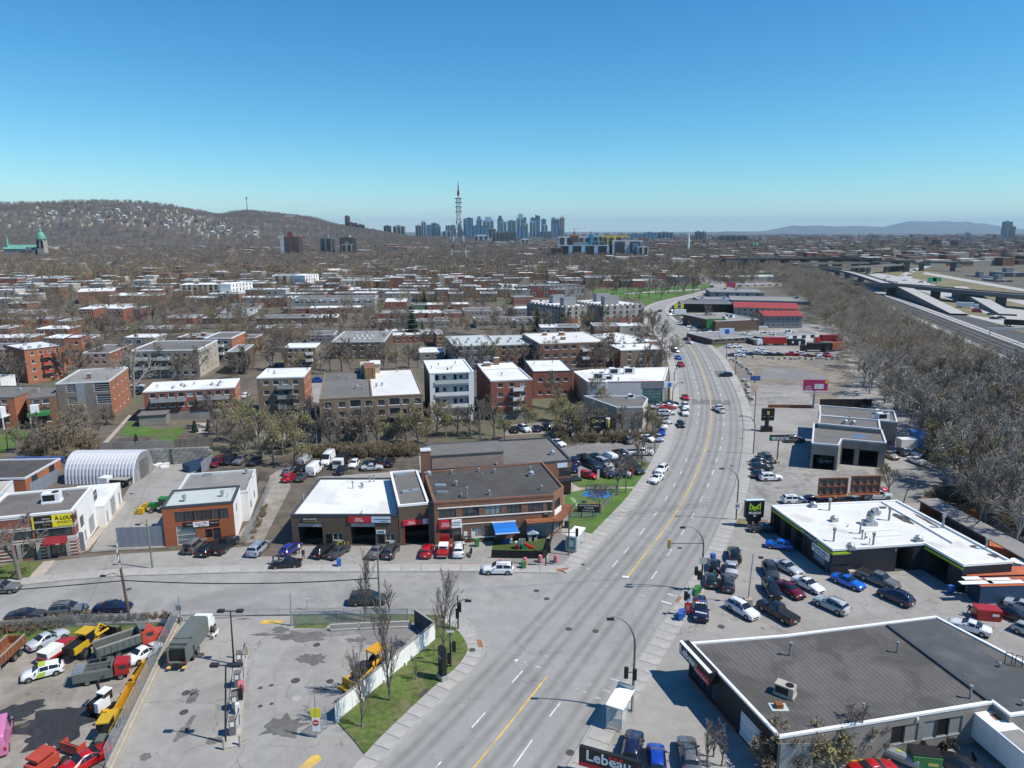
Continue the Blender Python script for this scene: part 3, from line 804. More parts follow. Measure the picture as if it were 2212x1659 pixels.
cars(2,2,[(1920,1090,78,'suv','black','hindmost in the shop forecourt behind the blue bins'),(1745,1185,75,'hatchback','black','beside the traffic signal pole, second of two'),(1720,1310,75,'hatchback','dark green','with red lamps beside the green bins'),(1895,1210,72,'sedan','silver','squeezed between the dark cars by the lamp pole'),(1865,1340,74,'suv','dark grey','with roof rails, nearest of the tight group by the signal pole'),(1990,1570,300,'suv','white','with a glass sunroof beside the lot lamp pole'),(2150,860,176,'hatchback','dark grey','parked under the tall navy pylon sign'),],rl)
cars(3,2,[(92,1004,160,'hatchback','bright blue','standing in the shade of the navy shop'),(165,1200,300,'sedan','silver','nearest to the shaded shop front'),(20,1235,262,'suv','dark grey','by the lamp pole, tail away from the street'),(30,1395,266,'suv','black','with bright headlamps left of the maroon sedan'),(190,1395,290,'sedan','maroon','between the black SUV and the white sedan'),(345,1350,298,'sedan','white','right of the maroon sedan'),(690,1325,305,'sedan','bright blue','beside the orange cone by the navy wall'),(950,1310,305,'pickup','grey','with a pale roof, by the bumper standing on end'),(1100,1460,122,'suv','navy','parked apart in the middle right of the lot'),(545,1530,125,'suv','silver','parked apart nearest to the flat roofed shop'),(80,1590,118,'pickup','black','with a covered bed behind the flat roofed shop'),],rl)
cars(3,3,[(1740,470,140,'sedan','white','with a black glass roof beside the flat roofed shop'),(2120,370,305,'sedan','black','next to the red dumpster by the blue container'),(2215,300,312,'sedan','silver','farthest right, behind the black sedan at the container'),(2275,520,305,'hatchback','silver','cut by the edge, right of the flat roofed shop')],rl)
cars(2,3,[(1040,1530,74,'suv','navy','parked behind the leaning shop board at the front'),(1245,1630,82,'hatchback','blue','parked between two dark vehicles in front'),(1525,1590,84,'suv','grey','parked under the bare saplings by the flat roofed shop')],'cars parked at the glass shop')
bl='cars kept behind the garages'
cars(0,2,[(1880,285,262,'minivan','maroon','against the stone wall, leftmost by the blue skip'),(1985,268,265,'suv','black','against the stone wall, second from the blue skip'),(2080,268,265,'suv','grey','against the stone wall, third from the blue skip'),(2200,275,265,'sedan','dark grey','against the stone wall, fourth from the blue skip')],bl)
cars(1,2,[(285,418,84,'hatchback','red','alone with dark cars beside it by the dirt strip'),(290,360,84,'hatchback','grey','wedged behind the small red hatchback'),(400,345,84,'suv','black','right of the grey hatchback in the back lot'),(400,410,84,'sedan','dark grey','beside the white high van in the back lot'),(420,262,84,'small_van','silver','half hidden by branches behind the garages'),(510,355,84,'cargo_van','white','with its back to us, just behind the white roof'),(622,268,268,'cargo_van','white','facing us among the trees behind the garages'),(848,300,268,'hatchback','white','with dark rear glass in the back lot'),(960,305,262,'sedan','dark green','nose under the trees in the back lot'),(1065,275,88,'hatchback','black','with red lamps, left of two black cars in the back lot'),(1158,285,88,'suv','black','rightmost in the back lot by the brick chimney'),(735,352,268,'sedan','black','in front of the flatbed truck behind the garages'),(1005,330,8,'sedan','silver','parked crossways behind the white roof'),(240,168-40,84,'suv','dark grey','under the tree far back behind the alley')],bl)
sl='cars on the small sales lot'
cars(2,2,[(540,275,95,'suv','navy','peeping out behind the brick corner, farther of two'),(526,335,95,'sedan','navy','peeping out behind the brick corner, nearer of two'),(620,250,110,'suv','black','leftmost of the back row on the sales lot'),(720,238,112,'hatchback','black','second in the back row on the sales lot'),(840,240,115,'small_van','white','third in the back row on the sales lot'),(930,210,112,'suv','black','fourth in the back row on the sales lot, left of the white pickup'),(690,305,298,'minivan','dark green','with a price sheet, leftmost of the middle row'),(795,295,298,'minivan','silver','in the middle row on the sales lot'),(905,290,298,'sedan','dark grey','behind twigs in the middle row on the sales lot'),(1000,270,298,'suv','dark grey','last of the middle row, behind the purple twigs'),(655,398,325,'hatchback','red','on the grass before the sales lot, by a feather flag'),(790,385,320,'suv','navy','on the grass right of the red hatchback'),(940,375,325,'sedan','silver','on the grass behind the middle bare tree'),(1075,350,290,'suv','dark grey','rightmost on the grass, by the red feather flag'),(1110,200,2,'pickup','white','long, parked crosswise behind the bare tree with purple twigs'),(985,88,110,'minivan','grey','alone in the painted bays left of the white car'),(1175,75,300,'sedan','white','in the painted bays by the avenue'),(1270,75,268,'hatchback','pale blue','first of the line parked up the avenue edge'),(1290,20,262,'sedan','blue','second of the line parked up the avenue edge'),(400,115,300,'sedan','white','sticking out behind the long brick building'),],sl)
cars(2,1,[(1308,1065,262,'suv','white','third of the line parked up the avenue edge'),(1320,1020,300,'sedan','silver','fourth of the line parked up the avenue edge'),(1330,955,5,'minivan','silver','side-on between the hedge and the avenue, nearest'),(1345,905,5,'sedan','red','side-on behind the silver minivan at the avenue'),(1360,890,5,'sedan','white','side-on, third back by the glass front'),(1370,865,5,'sedan','navy','side-on, fourth back by the glass front'),(1262,900,5,'sedan','silver','half hidden by branches beside the glass front'),(20,1095,95,'sedan','black','in the alley left of the white one, below the red flats'),(105,1090,300,'suv','white','in the alley below the red brick flats'),(215,1085,95,'sedan','navy','in the alley right of the white one'),(295,1070,95,'suv','black','in the alley nearest the billboard thicket')],'cars beside the showroom')
cars(3,1,[(228,1185,5,'suv','grey','standing under the green and black rental sign'),(515,1370,4,'suv','silver','under the canopy of the grey garage'),(1055,1320,278,'sedan','beige','right of the grey garage, nearest'),(1050,1265,278,'sedan','navy','right of the grey garage, behind the beige one'),(1145,1290,280,'sedan','dark grey','second from the grey garage by the woods'),(1240,1300,285,'sedan','white','by the woods behind the other white sedan'),(1285,1370,282,'sedan','white','nearest by the woods, right of the grey garage'),(1350,1315,282,'suv','black','by the woods beside the blue truck'),(795,880,300,'sedan','dark green','behind the long grey roof by the black screen'),(20,1515,4,'suv','white','nearest of the row on the broken lot')],'cars at the rental garage')
cars(2,2,[(2165,395,8,'suv','navy','second of the row on the broken lot'),(2160,330,8,'suv','dark green','third of the row on the broken lot'),(2155,290,8,'suv','black','fourth of the row on the broken lot'),(2185,235,95,'suv','grey','hindmost of the row on the broken lot')],'cars at the rental garage')
cars(3,2,[(925,530,185,'sedan','red','with a bright body behind the two rusty billboards'),(930,580,5,'pickup','silver','behind the white roofed shop under the right billboard'),(225,615,2,'suv','white','just behind the left end of the white shop roof'),(370,612,2,'sedan','navy','second behind the white shop roof'),(540,605,2,'sedan','maroon','third behind the white shop roof'),(650,605,2,'sedan','black','fourth behind the white shop roof')],'cars behind the navy shop')
q=Rnd(5);fl='cars on the far sales lot by the avenue'
cl=['white','white','silver','white','grey','white','navy','silver','white','black']
ordn=['first','second','third','fourth','fifth','sixth','seventh','eighth','ninth','tenth','eleventh','twelfth','thirteenth','fourteenth','fifteenth','sixteenth','seventeenth','eighteenth','nineteenth','twentieth']
def nth(i):
 if i<20:return ordn[i]
 n=i+1;return f"{n}{'st' if n % 10 == 1 else 'nd' if n % 10 == 2 else 'rd' if n % 10 == 3 else 'th'}"
for rr_,(y,x0,x1,n)in En(((198,1545,1790,6),(228,1580,1800,5),(255,1625,1810,5),(283,1665,1830,4))):
 for i in rng(n):
  c_=cl[(i*3+rr_)%10]
  car(T[2,1](x0+(x1-x0)*i/(n-1),y+2*(i%2)),8+q.uniform(-4,4),('sedan','suv','hatchback')[(i+rr_)%3],c_,f"{nth(i)} from the avenue in the {nth(rr_)} row of the far lot",fl,far=True)
cars(2,1,[(1890,372,3,'suv','white','alone by the avenue before the blue figure sign'),(1942,370,3,'suv','white','right of the lone white one before the blue figure sign'),(1910,445,3,'sedan','dark grey','nearest left in the lot edged by concrete blocks'),(1965,450,170,'sedan','white','second in the lot edged by concrete blocks'),(1990,418,175,'suv','white','behind in the lot edged by concrete blocks'),(2060,438,175,'sedan','navy','middle of the lot edged by concrete blocks'),(2120,435,175,'sedan','grey','right of the navy one in the block-edged lot'),(2170,435,175,'suv','white','right end of the block-edged lot'),(2140,408,178,'suv','white','rearmost right in the block-edged lot')],'cars beyond the vacant lot',far=True)
cars(3,1,[(15,440,175,'sedan','navy','left end of the wreck row behind the blocks'),(85,440,175,'sedan','dark green','second of the wreck row behind the blocks'),(205,440,170,'pickup','red','in the wreck row behind the concrete blocks'),(270,438,170,'suv','white','right of the red pickup in the wreck row'),(345,452,175,'sedan','maroon','low, in the middle of the wreck row'),(430,445,260,'sedan','silver','with raised bonnet in the wreck row'),(510,448,270,'suv','red','right of the silver one in the wreck row'),(605,455,200,'sedan','beige','right end of the wreck row by the trees'),(90,350,5,'sedan','dark grey','before the dark hut in the truck yard')],'cars beyond the vacant lot',far=True)
cars(2,1,[(1385,62,20,'sedan','navy','by the blue tower at the bend'),(1400,78,20,'suv','silver','second by the blue tower at the bend'),(1375,95,20,'sedan','white','third by the blue tower at the bend'),(1545,140,30,'suv','blue','in front of the low dark shop at the bend'),(1640,118,5,'sedan','white','left before the red roofed motel'),(1700,120,5,'minivan','silver','middle before the red roofed motel'),(1780,118,5,'sedan','silver','right before the red roofed motel'),(1955,125,5,'sedan','white','alone below the red motel roof')],'cars by the motel',far=True)
cars(0,1,[(1190,715,4,'sedan','silver','on the lane behind the grey brick block'),(1215,765,95,'suv','black','in shade beside the grey brick block'),(2125,800,95,'suv','white','at the right end of the long red flats')],'cars among the flats')
cars(1,1,[(525,670,3,'pickup','blue','on the alley between the tan blocks'),(150,530,95,'suv','pale blue','behind the tan four-storey block')],'cars among the flats')
for i,(x,y,h_,k_,c_)in En(((1905,2,330,'sedan','navy'),(1928,88,325,'sedan','dark grey'),(1953,125,325,'sedan','navy'),(2014,118,325,'sedan','navy'))):
 if i:car(T[3,1](x,y,-0.),h_,k_,c_,('','on the motorway behind the pink van','on the motorway, left of a pair','on the motorway, right of a pair')[i],'motorway traffic',far=True)
car(T[3,1](1805,65),325,'cargo_van','red','on the motorway between the white lorry and the sedans','motorway traffic',far=True)
for i,(x,y)in En(((1035,862),(1000,885),(1045,900),(1100,910),(1180,890),(1215,845),(1230,820),(1265,800),(1320,905),(1440,910),(1160,850),(1390,905),(985,890),(1070,905))):
 car(T[3,0](x,y),(150,155,152)[i%3],('sedan','suv')[i%2],cl[(i*7)%10],f"far off on the interchange roads, {nth(i)} counted",'motorway traffic',far=True,lb=f"tiny {cl[(i * 7) % 10]} {'car' if i % 2 == 0 else 'SUV'} in the far interchange traffic, {nth(i)} of the line")
cars(2,0,[(1660,820,80,'suv','silver','on the far stretch of the avenue beyond the park'),(1725,840,200,'suv','navy','at a shop front beyond the park'),(1720,860,200,'sedan','dark grey','second at the shop front beyond the park'),(1780,860,200,'sedan','silver','third at the shop front beyond the park'),(1650,965,200,'sedan','grey','at the crossing by the park'),(1725,945,100,'sedan','navy','waiting at the crossing by the park'),(1740,940,100,'suv','white','waiting right of the navy one at the park crossing'),(1610,945,180,'sedan','white','turning at the crossing by the park')],'cars on the far avenue',far=True)
# ==== BUILDING KIT
def px(p):
 d=p.y*CP-(p.z-HC)*SP
 return(1106+F*p.x/d,829.5+F*(-p.y*SP-(p.z-HC)*CP)/d)
def toh(xy,yb):
 lo,hi=.3,48.
 for _ in rng(40):
  h=(lo+hi)/2
  P=G(xy[0],xy[1],h);b=px(Vc((P.x,P.y,0)))[1]
  if b>yb:hi=h
  else:lo=h
 return(lo+hi)/2
WIN={}
def wme(w,h,style):
 key=(round(w,1),round(h,1),style)
 if key in WIN:return WIN[key]
 w,h=key[0],key[1]
 fr=MB();gl=MB();t=.07
 if style=='shutter':
  n=max(3,int(h/.45))
  for i in rng(n):
   fr.box((w/2,.06+.02*(i%2),h*(i+.5)/n),(w,.04,h/n-.03))
  WIN[key]=(fr,None)
 else:
  for a,b in(((0,-.02,0),(w,.06,t)),((0,-.02,h-t),(w,.06,h)),((0,-.02,t),(t,.06,h-t)),((w-t,-.02,t),(w,.06,h-t))):fr.bxx(a,b)
  nm=0
  if style.endswith('2'):nm=1
  if style.endswith('3'):nm=2
  if style.endswith('5'):nm=4
  for i in rng(nm):
   x=w*(i+1)/(nm+1);fr.bxx((x-t/2,-.015,t),(x+t/2,.055,h-t))
  if 'grid' in style:
   for i in rng(1,4):fr.bxx((t,-.012,h*i/4-.03),(w-t,.05,h*i/4+.03))
  if 'sill' in style:fr.bxx((-.08,-.12,-.1),(w+.08,.03,-.002))
  gl.bxx((t*.8,.02,t*.8),(w-t*.8,.035,h-t*.8))
  WIN[key]=(fr,gl)
 return WIN[key]
WM={}
def wdw(parent,style,w,h,pos,rz,frame='fwhite',glass='glass',name='window',sub=True):
 fr,gl=wme(w,h,style)
 k=(round(w,1),round(h,1),style,frame,glass,sub)
 if k not in WM:
  if gl is None:WM[k]=(fr.mesh(name,frame),None)
  elif sub:WM[k]=(fr.mesh(name,frame),gl.mesh('pane',glass))
  else:
   m=MB();m.v=fr.v+gl.v;n=len(fr.v)
   m.f=fr.f+[tuple(n+q for q in f)for f in gl.f];m.m=[0]*len(fr.f)+[1]*len(gl.f)
   WM[k]=(m.mesh(name,[frame,glass]),None)
 a,b=WM[k]
 o=link(name,a,parent,pos,rz)
 if b:link('pane',b,o)
 return o
FACES={'F':lambda W,D:((0,0),0.,W),'R':lambda W,D:((W,0),R(90),D),'B':lambda W,D:((W,D),R(180),W),'L':lambda W,D:((0,D),R(270),D)}
def fcd(mb,org,ang,W,H,holes,z0=0.,rvl=.16):
 cs,sn=cos(ang),sin(ang)
 def P(x,z,d=0.):return(org[0]+x*cs-d*sn,org[1]+x*sn+d*cs,z)
 xs=sorted({0.,W}|{v for h in holes for v in(h[0],h[0]+h[2])})
 zs=sorted({z0,H}|{v for h in holes for v in(h[1],h[1]+h[3])})
 xs=[x for x in xs if-1e-6<=x<=W+1e-6];zs=[z for z in zs if z0-1e-6<=z<=H+1e-6]
 for j in rng(len(zs)-1):
  run=None
  for i in rng(len(xs)-1):
   cx,cz=(xs[i]+xs[i+1])/2,(zs[j]+zs[j+1])/2
   solid=not any(h[0]<cx<h[0]+h[2]and h[1]<cz<h[1]+h[3]for h in holes)
   if solid and run is None:run=xs[i]
   if not solid and run is not None:
    mb.qd(P(run,zs[j]),P(xs[i],zs[j]),P(xs[i],zs[j+1]),P(run,zs[j+1]));run=None
  if run is not None:mb.qd(P(run,zs[j]),P(xs[-1],zs[j]),P(xs[-1],zs[j+1]),P(run,zs[j+1]))
 for h in holes:
  x,z,w,hh=h[:4];d=h[4]if len(h)>4 else rvl
  mi=mb.mi
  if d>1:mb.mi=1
  a=[(x,z),(x+w,z),(x+w,z+hh),(x,z+hh)]
  for i in rng(4):
   p,q=a[i],a[(i+1)%4]
   mb.qd(P(*p),P(*q),P(*q,d),P(*p,d))
  mb.qd(P(x,z,d),P(x+w,z,d),P(x+w,z+hh,d),P(x,z+hh,d))
  mb.mi=mi
def grid(L,flo,n,w=1.4,h=1.3,z0=1.,fh=2.9,style='win2',m=1.,frame='fwhite',glass='glass',skip=()):
 out=[]
 if n<=0:return out
 for f in rng(flo):
  for i in rng(n):
   if(f,i)in skip:continue
   x=m+(L-2*m)*(i+.5)/n-w/2
   out.append((x,z0+f*fh,w,h,style,frame,'lglass' if(i*7+f*5)%9==2 else glass))
 return out
def rtp(root,kind,x,y,z,s=1.,rz=0.):
 if kind=='vent':
  mb=MB();mb.cyl((0,0,-.05),(0,0,.55*s),.16*s,n=8);mb.cyl((0,0,.55*s),(0,0,.75*s),.27*s,.22*s,8)
  return mb.bd('roof_vent','galv',root,(x,y,z),rz)
 if kind=='pipe':
  mb=MB();mb.cyl((0,0,-.05),(0,0,1.1*s),.1*s,n=8);mb.cyl((0,0,1.1*s),(0,0,1.35*s),.17*s,n=8)
  return mb.bd('vent_pipe','gdull',root,(x,y,z),rz)
 if kind=='stack':
  mb=MB();mb.box((0,0,.25),(1.,1.,.5));mb.cyl((0,0,.5),(0,0,.8),.45,.55,10);mb.cyl((0,0,.8),(0,0,1.),.5,.2,10)
  return mb.bd('exhaust_fan','galv',root,(x,y,z-.02),rz)
 if kind=='hvac':
  r=MB();r.box((0,0,.15),(2.4*s,1.5*s,.3));r.box((0,0,.85*s),(2.2*s,1.35*s,1.2*s))
  o=r.bd('hvac_unit','mwhite',root,(x,y,z-.02),rz)
  MB().cyl((.5*s,0,1.43*s),(.5*s,0,1.52*s),.48*s,n=14).bd('fan','black',o)
  MB().box((-.2*s,-.69*s,.85*s),(1.5*s,.03,.85*s)).bd('grille','trim',o)
  return o
 if kind=='skylight':
  mb=MB();mb.box((0,0,.15),(1.9*s,1.*s,.34));o=mb.bd('skylight','galv',root,(x,y,z-.02),rz)
  MB().box((0,0,.34),(1.7*s,.8*s,.08)).bd('pane','lglass',o);return o
 if kind=='chimney':
  mb=MB();mb.box((0,0,.7*s),(.9*s,.7*s,1.5*s));mb.mi=1;mb.box((0,0,1.5*s),(1.*s,.8*s,.12*s))
  return mb.bd('chimney',['brust','coping'],root,(x,y,z-.04),rz)
 if kind=='pyramid':
  mb=MB();n=4
  mb.cyl((0,0,0),(0,0,.9),.9,.02,4,False);return mb.bd('skylight','gdull',root,(x,y,z),R(45))
 if kind=='dish':
  mb=MB();mb.cyl((0,0,0),(0,0,.6),.03,n=5);mb.cyl((0,0,.6),(-.1,-.15,.75),.05,.38,10);return mb.bd('satellite_dish','mwhite',root,(x,y,z),rz)
 if kind=='penthouse':
  mb=MB();mb.box((0,0,1.1*s),(3.2*s,3.2*s,2.3*s));mb.mi=1;mb.box((0,0,2.3*s),(3.5*s,3.5*s,.16))
  return mb.bd('stair_head',['brust','coping'],root,(x,y,z-.06),rz)
def bldg(name,lb,cat,O,th,W,D,H,wall,roof,cop='coping',faces=None,ppt=.35,tops=(),gr=None,sub=True,rvl=.16,base=None,wl2=None,cw=.32,drop=.22):
 root=thg(name,lb,cat,(O.x,O.y,0),th,gr)
 faces=faces or{}
 wm={}
 for k in 'FRBL':
  org,ang,L=FACES[k](W,D)
  mats_=(wl2 or{}).get(k,wall)
  mb=wm.setdefault(mats_,MB())
  holes=[]
  for o in faces.get(k,()):
   dep=rvl
   if o[4]in('open','void'):dep=7.
   if o[4]=='cover':dep=2.5
   holes.append((max(.02,o[0]),max(0.,o[1]),min(o[2],L-max(.02,o[0])-.02),min(o[3],H-.3-o[1]),dep))
  if holes:holes=[h for h in holes if h[2]>.1 and h[3]>.1]
  fcd(mb,org,ang,L,H,holes,-.2,rvl)
  for o in faces.get(k,()):
   if o[4]in('open','void','cover','hole'):continue
   x,z,w,h,st=o[:5]
   fr=o[5]if len(o)>5 else 'fwhite';gl=o[6]if len(o)>6 else 'glass'
   cs,sn=cos(ang),sin(ang)
   pos=(org[0]+x*cs-(rvl-.07)*sn,org[1]+x*sn+(rvl-.07)*cs,z)
   nm='window'
   if st.startswith('door'):nm='door'
   if st.startswith('garage'):nm='garage_door'
   if st=='shutter':nm='garage_door'
   if len(o)>7:nm=o[7]
   wdw(root,st,min(w,L-x),min(h,H-.3-z),pos,ang,fr,gl,nm,sub)
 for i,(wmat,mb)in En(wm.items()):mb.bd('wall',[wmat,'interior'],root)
 zr=H-drop if ppt else H
 mb=MB();mb.sht([(cw*.5,cw*.5),(W-cw*.5,cw*.5),(W-cw*.5,D-cw*.5),(cw*.5,D-cw*.5)],zr)
 mb.bd('roof',roof,root)
 mb=MB();o_=.05;zt=H+.07
 for a,b in(((-o_,-o_,zr-.05),(W+o_,cw,zt)),((-o_,D-cw,zr-.05),(W+o_,D+o_,zt)),((-o_,cw,zr-.05),(cw,D-cw,zt)),((W-cw,cw,zr-.05),(W+o_,D-cw,zt))):mb.bxx(a,b)
 mb.bd('parapet',cop,root)
 if base:
  mb=MB();bz=base[1]
  for a,b in(((-.04,-.04,-.2),(W+.04,0.,bz)),((W,-.04,-.2),(W+.04,D,bz)),((-.04,0,-.2),(0,D,bz))):mb.bxx(a,b)
  mb.bd('foundation',base[0],root)
 for tkind,fx,fy,*s in tops:
  rtp(root,tkind,fx*W,fy*D,zr,*(s or[1.]))
 return root,W,D,H,zr
def fpx(t,A,B,C,yb,c_of='B',b_of='A',H=None):
 A,B,C=t.S(*A),t.S(*B),t.S(*C);yb=t.y+yb/4.
 if H is None:H=toh(A if b_of=='A' else B,yb)
 a,b,c=G(*A,H),G(*B,H),G(*C,H)
 th=atan2(b.y-a.y,b.x-a.x);W=(b-a).length
 n=Vc((-sin(th),cos(th),0))
 ref=a if c_of=='A' else b
 D=min(max(3.,(c-ref).dot(n)),14+W*.8)
 return Vc((a.x,a.y,0)),th,W,D,H
def loc2w(root,x,y,z=0.):
 th=root.rotation_euler.z;l=root.location
 return Vc((l.x+x*cos(th)-y*sin(th),l.y+x*sin(th)+y*cos(th),z))
def pbld(name,lb,cat,pts,H,wall,roof,cop='coping',faces=None,gr=None,wl2=None,drop=.22,cw=.32,tops=(),sub=True,rvl=.16):
 O=pts[0];root=thg(name,lb,cat,(O.x,O.y,0),0,gr)
 P=[Vc((p.x-O.x,p.y-O.y,0))for p in pts];n=len(P)
 wm={}
 for i in rng(n):
  a,b=P[i],P[(i+1)%n];L=(b-a).length;ang=atan2(b.y-a.y,b.x-a.x)
  mb=wm.setdefault((wl2 or{}).get(i,wall),MB())
  holes=[]
  for o in(faces or{}).get(i,()):
   holes.append((o[0],o[1],min(o[2],L-o[0]-.02),min(o[3],H-.3-o[1]),7. if o[4]in('open','void')else rvl))
  fcd(mb,(a.x,a.y),ang,L,H,holes,-.2,rvl)
  for o in(faces or{}).get(i,()):
   if o[4]in('open','void','hole'):continue
   x,z,w,h,st=o[:5];fr=o[5]if len(o)>5 else 'fwhite';gl=o[6]if len(o)>6 else 'glass'
   cs,sn=cos(ang),sin(ang)
   nm='door' if st.startswith('door')else 'garage_door' if st in('shutter',)or st.startswith('garage')else 'window'
   wdw(root,st,min(w,L-x),min(h,H-.3-z),(a.x+x*cs-(rvl-.07)*sn,a.y+x*sn+(rvl-.07)*cs,z),ang,fr,gl,nm,sub)
 for k,mb in wm.items():mb.bd('wall',[k,'interior'],root)
 def inset(d):
  out=[]
  for i in rng(n):
   a,b,c=P[i-1],P[i],P[(i+1)%n]
   e1,e2=(b-a).normalized(),(c-b).normalized()
   n1,n2=Vc((-e1.y,e1.x,0)),Vc((-e2.y,e2.x,0))
   bi=n1+n2
   bi=bi/max(.25,bi.dot(n1))if bi.length>1e-6 else n1
   out.append(b+bi*d)
  return out
 zr=H-drop;inn,outp=inset(cw),inset(-.05)
 MB().sht(inset(cw*.5),zr).bd('roof',roof,root)
 mb=MB()
 for i in rng(n):
  j=(i+1)%n
  mb.prm([outp[i],outp[j],inn[j],inn[i]],zr-.05,H+.07)
 mb.bd('parapet',cop,root)
 for k,x,y,*s in tops:rtp(root,k,x-O.x,y-O.y,zr,*(s or[1.]))
 return root,P,H,zr
def pbx(root,name,m,a,b):
 mb=MB();mb.bxx(a,b);return mb.bd(name,m,root)
def wsg(root,name,x,z,w,h,m,face='F',W=0,D=0,th=.15):
 org,ang,L=FACES[face](W,D);cs,sn=cos(ang),sin(ang)
 mb=MB();mb.bxx((0,-th,0),(w,-.005,h))
 o=mb.bd(name,m,root,(org[0]+x*cs,org[1]+x*sn,z),ang)
 return o
def stx(brd,s,x,z,size,mt,th=.15,sqz=1.,bold=0.,shear=0.):
 return txt(s,size,mt,brd,(x,-th-.015,z),UP,sqz=sqz,bold=bold,shear=shear)
# ==== NAMED BUILDINGS
t=T[1,2]
O,th,W,D,H=fpx(t,(300,718),(1226,718),(385,400),985,'A')
k_=W/928.
def fx(x):return(x-300)*k_
hz=H/267.
def fz(y):return max(0,(985-y)*hz)
F_=[(fx(355),0,fx(567)-fx(355),fz(790),'open'),(fx(588),0,1.1,fz(885),'door','fdark','black'),(fx(655),fz(938),fx(743)-fx(655),1.2,'win2sill2','fwhite','glass'),(fx(812),0,fx(1025)-fx(812),fz(788),'open'),(fx(1045),0,1.05,fz(885),'door','fdark','black'),(fx(1115),fz(942),fx(1198)-fx(1115),1.25,'win2sill2','fwhite','glass')]
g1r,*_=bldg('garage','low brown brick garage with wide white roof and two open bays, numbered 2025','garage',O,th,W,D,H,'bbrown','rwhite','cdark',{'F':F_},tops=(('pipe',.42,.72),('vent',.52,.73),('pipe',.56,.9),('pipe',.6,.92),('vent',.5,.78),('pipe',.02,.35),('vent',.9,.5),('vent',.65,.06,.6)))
for x0,x1 in((355,567),(812,1025)):
 o=pbx(g1r,'garage_door','fgrey' if x0<600 else 'conc',(fx(x0)+.05,.05,fz(822)),(fx(x1)-.05,.25,fz(790)-.02))
s=wsg(g1r,'sign_board',fx(392),fz(785),fx(513)-fx(392),fz(748)-fz(785),'snavy','F',W,D);stx(s,'AUX AUTO',1.35,.62,.42,'twhite');stx(s,'Mecanique Generale',1.35,.25,.28,'tgold')
s=wsg(g1r,'sign_board',fx(798),fz(782),(fx(1162)-fx(798))*.55,.95,'sred','F',W,D);stx(s,'PNEUS',1.6,.62,.38,'twhite',shear=.2);stx(s,'EXPRESS',1.7,.28,.38,'twhite',shear=.2)
s=wsg(g1r,'sign_board',fx(798)+(fx(1162)-fx(798))*.55+.01,fz(782),(fx(1162)-fx(798))*.45,.95,'spale','F',W,D);stx(s,'CHANGEMENTS, RÉPARATIONS DE PNEUS',2.,.58,.24,'tblack',sqz=.72);stx(s,'514-486-0943',2.,.22,.22,'tblack')
s=wsg(g1r,'sign_board',fx(1035),fz(882),1.5,.68,'swhite','F',W,D,.06);stx(s,'2025',.75,.33,.55,'snavy',.06,bold=.01)
s=wsg(g1r,'notice_board',fx(1145),fz(975),.75,.5,'swhite','F',W,D,.06)
mb=MB()
for x in(708,768,797):mb.cyl((fx(x),-1.,0),(fx(x),-1.,1.15),.06,n=6)
mb.cyl((fx(708),-1.,1.1),(fx(745),-1.,1.1),.06,n=6)
mb.bd('guard_post','syel',g1r)
W6,D6,H6=W,D,H
O,th,W,D,H=fpx(t,(1230,638),(1495,614),(1190,345),985,'A','A')
xk=W/265.
g2r,*_=bldg('garage','narrow brown garage with grey roof between the white roof and the long brick block','garage',O,th,W,D,H,'bbrown','rgrey','cwhite',{'F':[(.9,0,5.1,3.3,'open')]},tops=(('skylight',.35,.88,1.1),('skylight',.42,.36),('skylight',.65,.38),('pipe',.9,.85,.6)))
s=wsg(g2r,'sign_board',.6,3.45,3.2,.85,'sred','F',W,D,.2);stx(s,'PNEUS',1.3,.55,.34,'twhite',.2,shear=.2);stx(s,'EXPRESS',1.35,.25,.34,'twhite',.2,shear=.2)
s=wsg(g2r,'sign_board',3.82,3.45,2.4,.85,'spale','F',W,D,.2);stx(s,'CHANGEMENTS',1.2,.55,.22,'tblack',.2);stx(s,'RÉPARATIONS',1.2,.25,.2,'tblack',.2)
pbx(g2r,'door_frame','rpaint',(.72,-.04,0),(.88,.02,3.35))
A=t.S(1537,612);Hl=toh(A,t.S(0,980)[1])
P=[G(*A,Hl),G(*T[2,2].S(360,545),Hl),G(*T[2,2].S(446,478),Hl),G(*T[2,2].S(262,262),Hl),G(*t.S(1452,348),Hl)]
L0=(P[1]-P[0]).length;q_=L0/1035.
def lx(x):return(x-1537)*q_
W0=[]
for xa,xb in((1580,1722),(1775,1918),(1968,2108)):W0.append((lx(xa),4.6,lx(xb)-lx(xa),1.55,'win3','fdark','lglass' if xa==1968 else 'glass'))
for xa,xb in((2158,2285),(2345,2480),(2515,2555)):W0.append((lx(xa),4.6,lx(xb)-lx(xa),1.55,'win3','fdark','glass'))
W0+=[(lx(1588),.9,1.9,1.6,'win1','fdark','glass'),(lx(1695),0,1.1,2.3,'door','fdark','glass'),(lx(1850),.9,1.9,1.7,'win2','fwhite','lglass'),(lx(1965),0,1.6,2.8,'door','fdark','glass'),(lx(2060),.9,2.4,1.6,'win2','fwhite','glass'),(lx(2335),.05,4.4,2.9,'shutter','fgrey')]
W1=[(.3,4.6,2.4,1.5,'win3','fdark','glass'),(.5,.3,2.2,2.2,'win2','fdark','lglass')]
W2=[(1.2,4.7,2.,1.4,'win2','fdark','glass')]
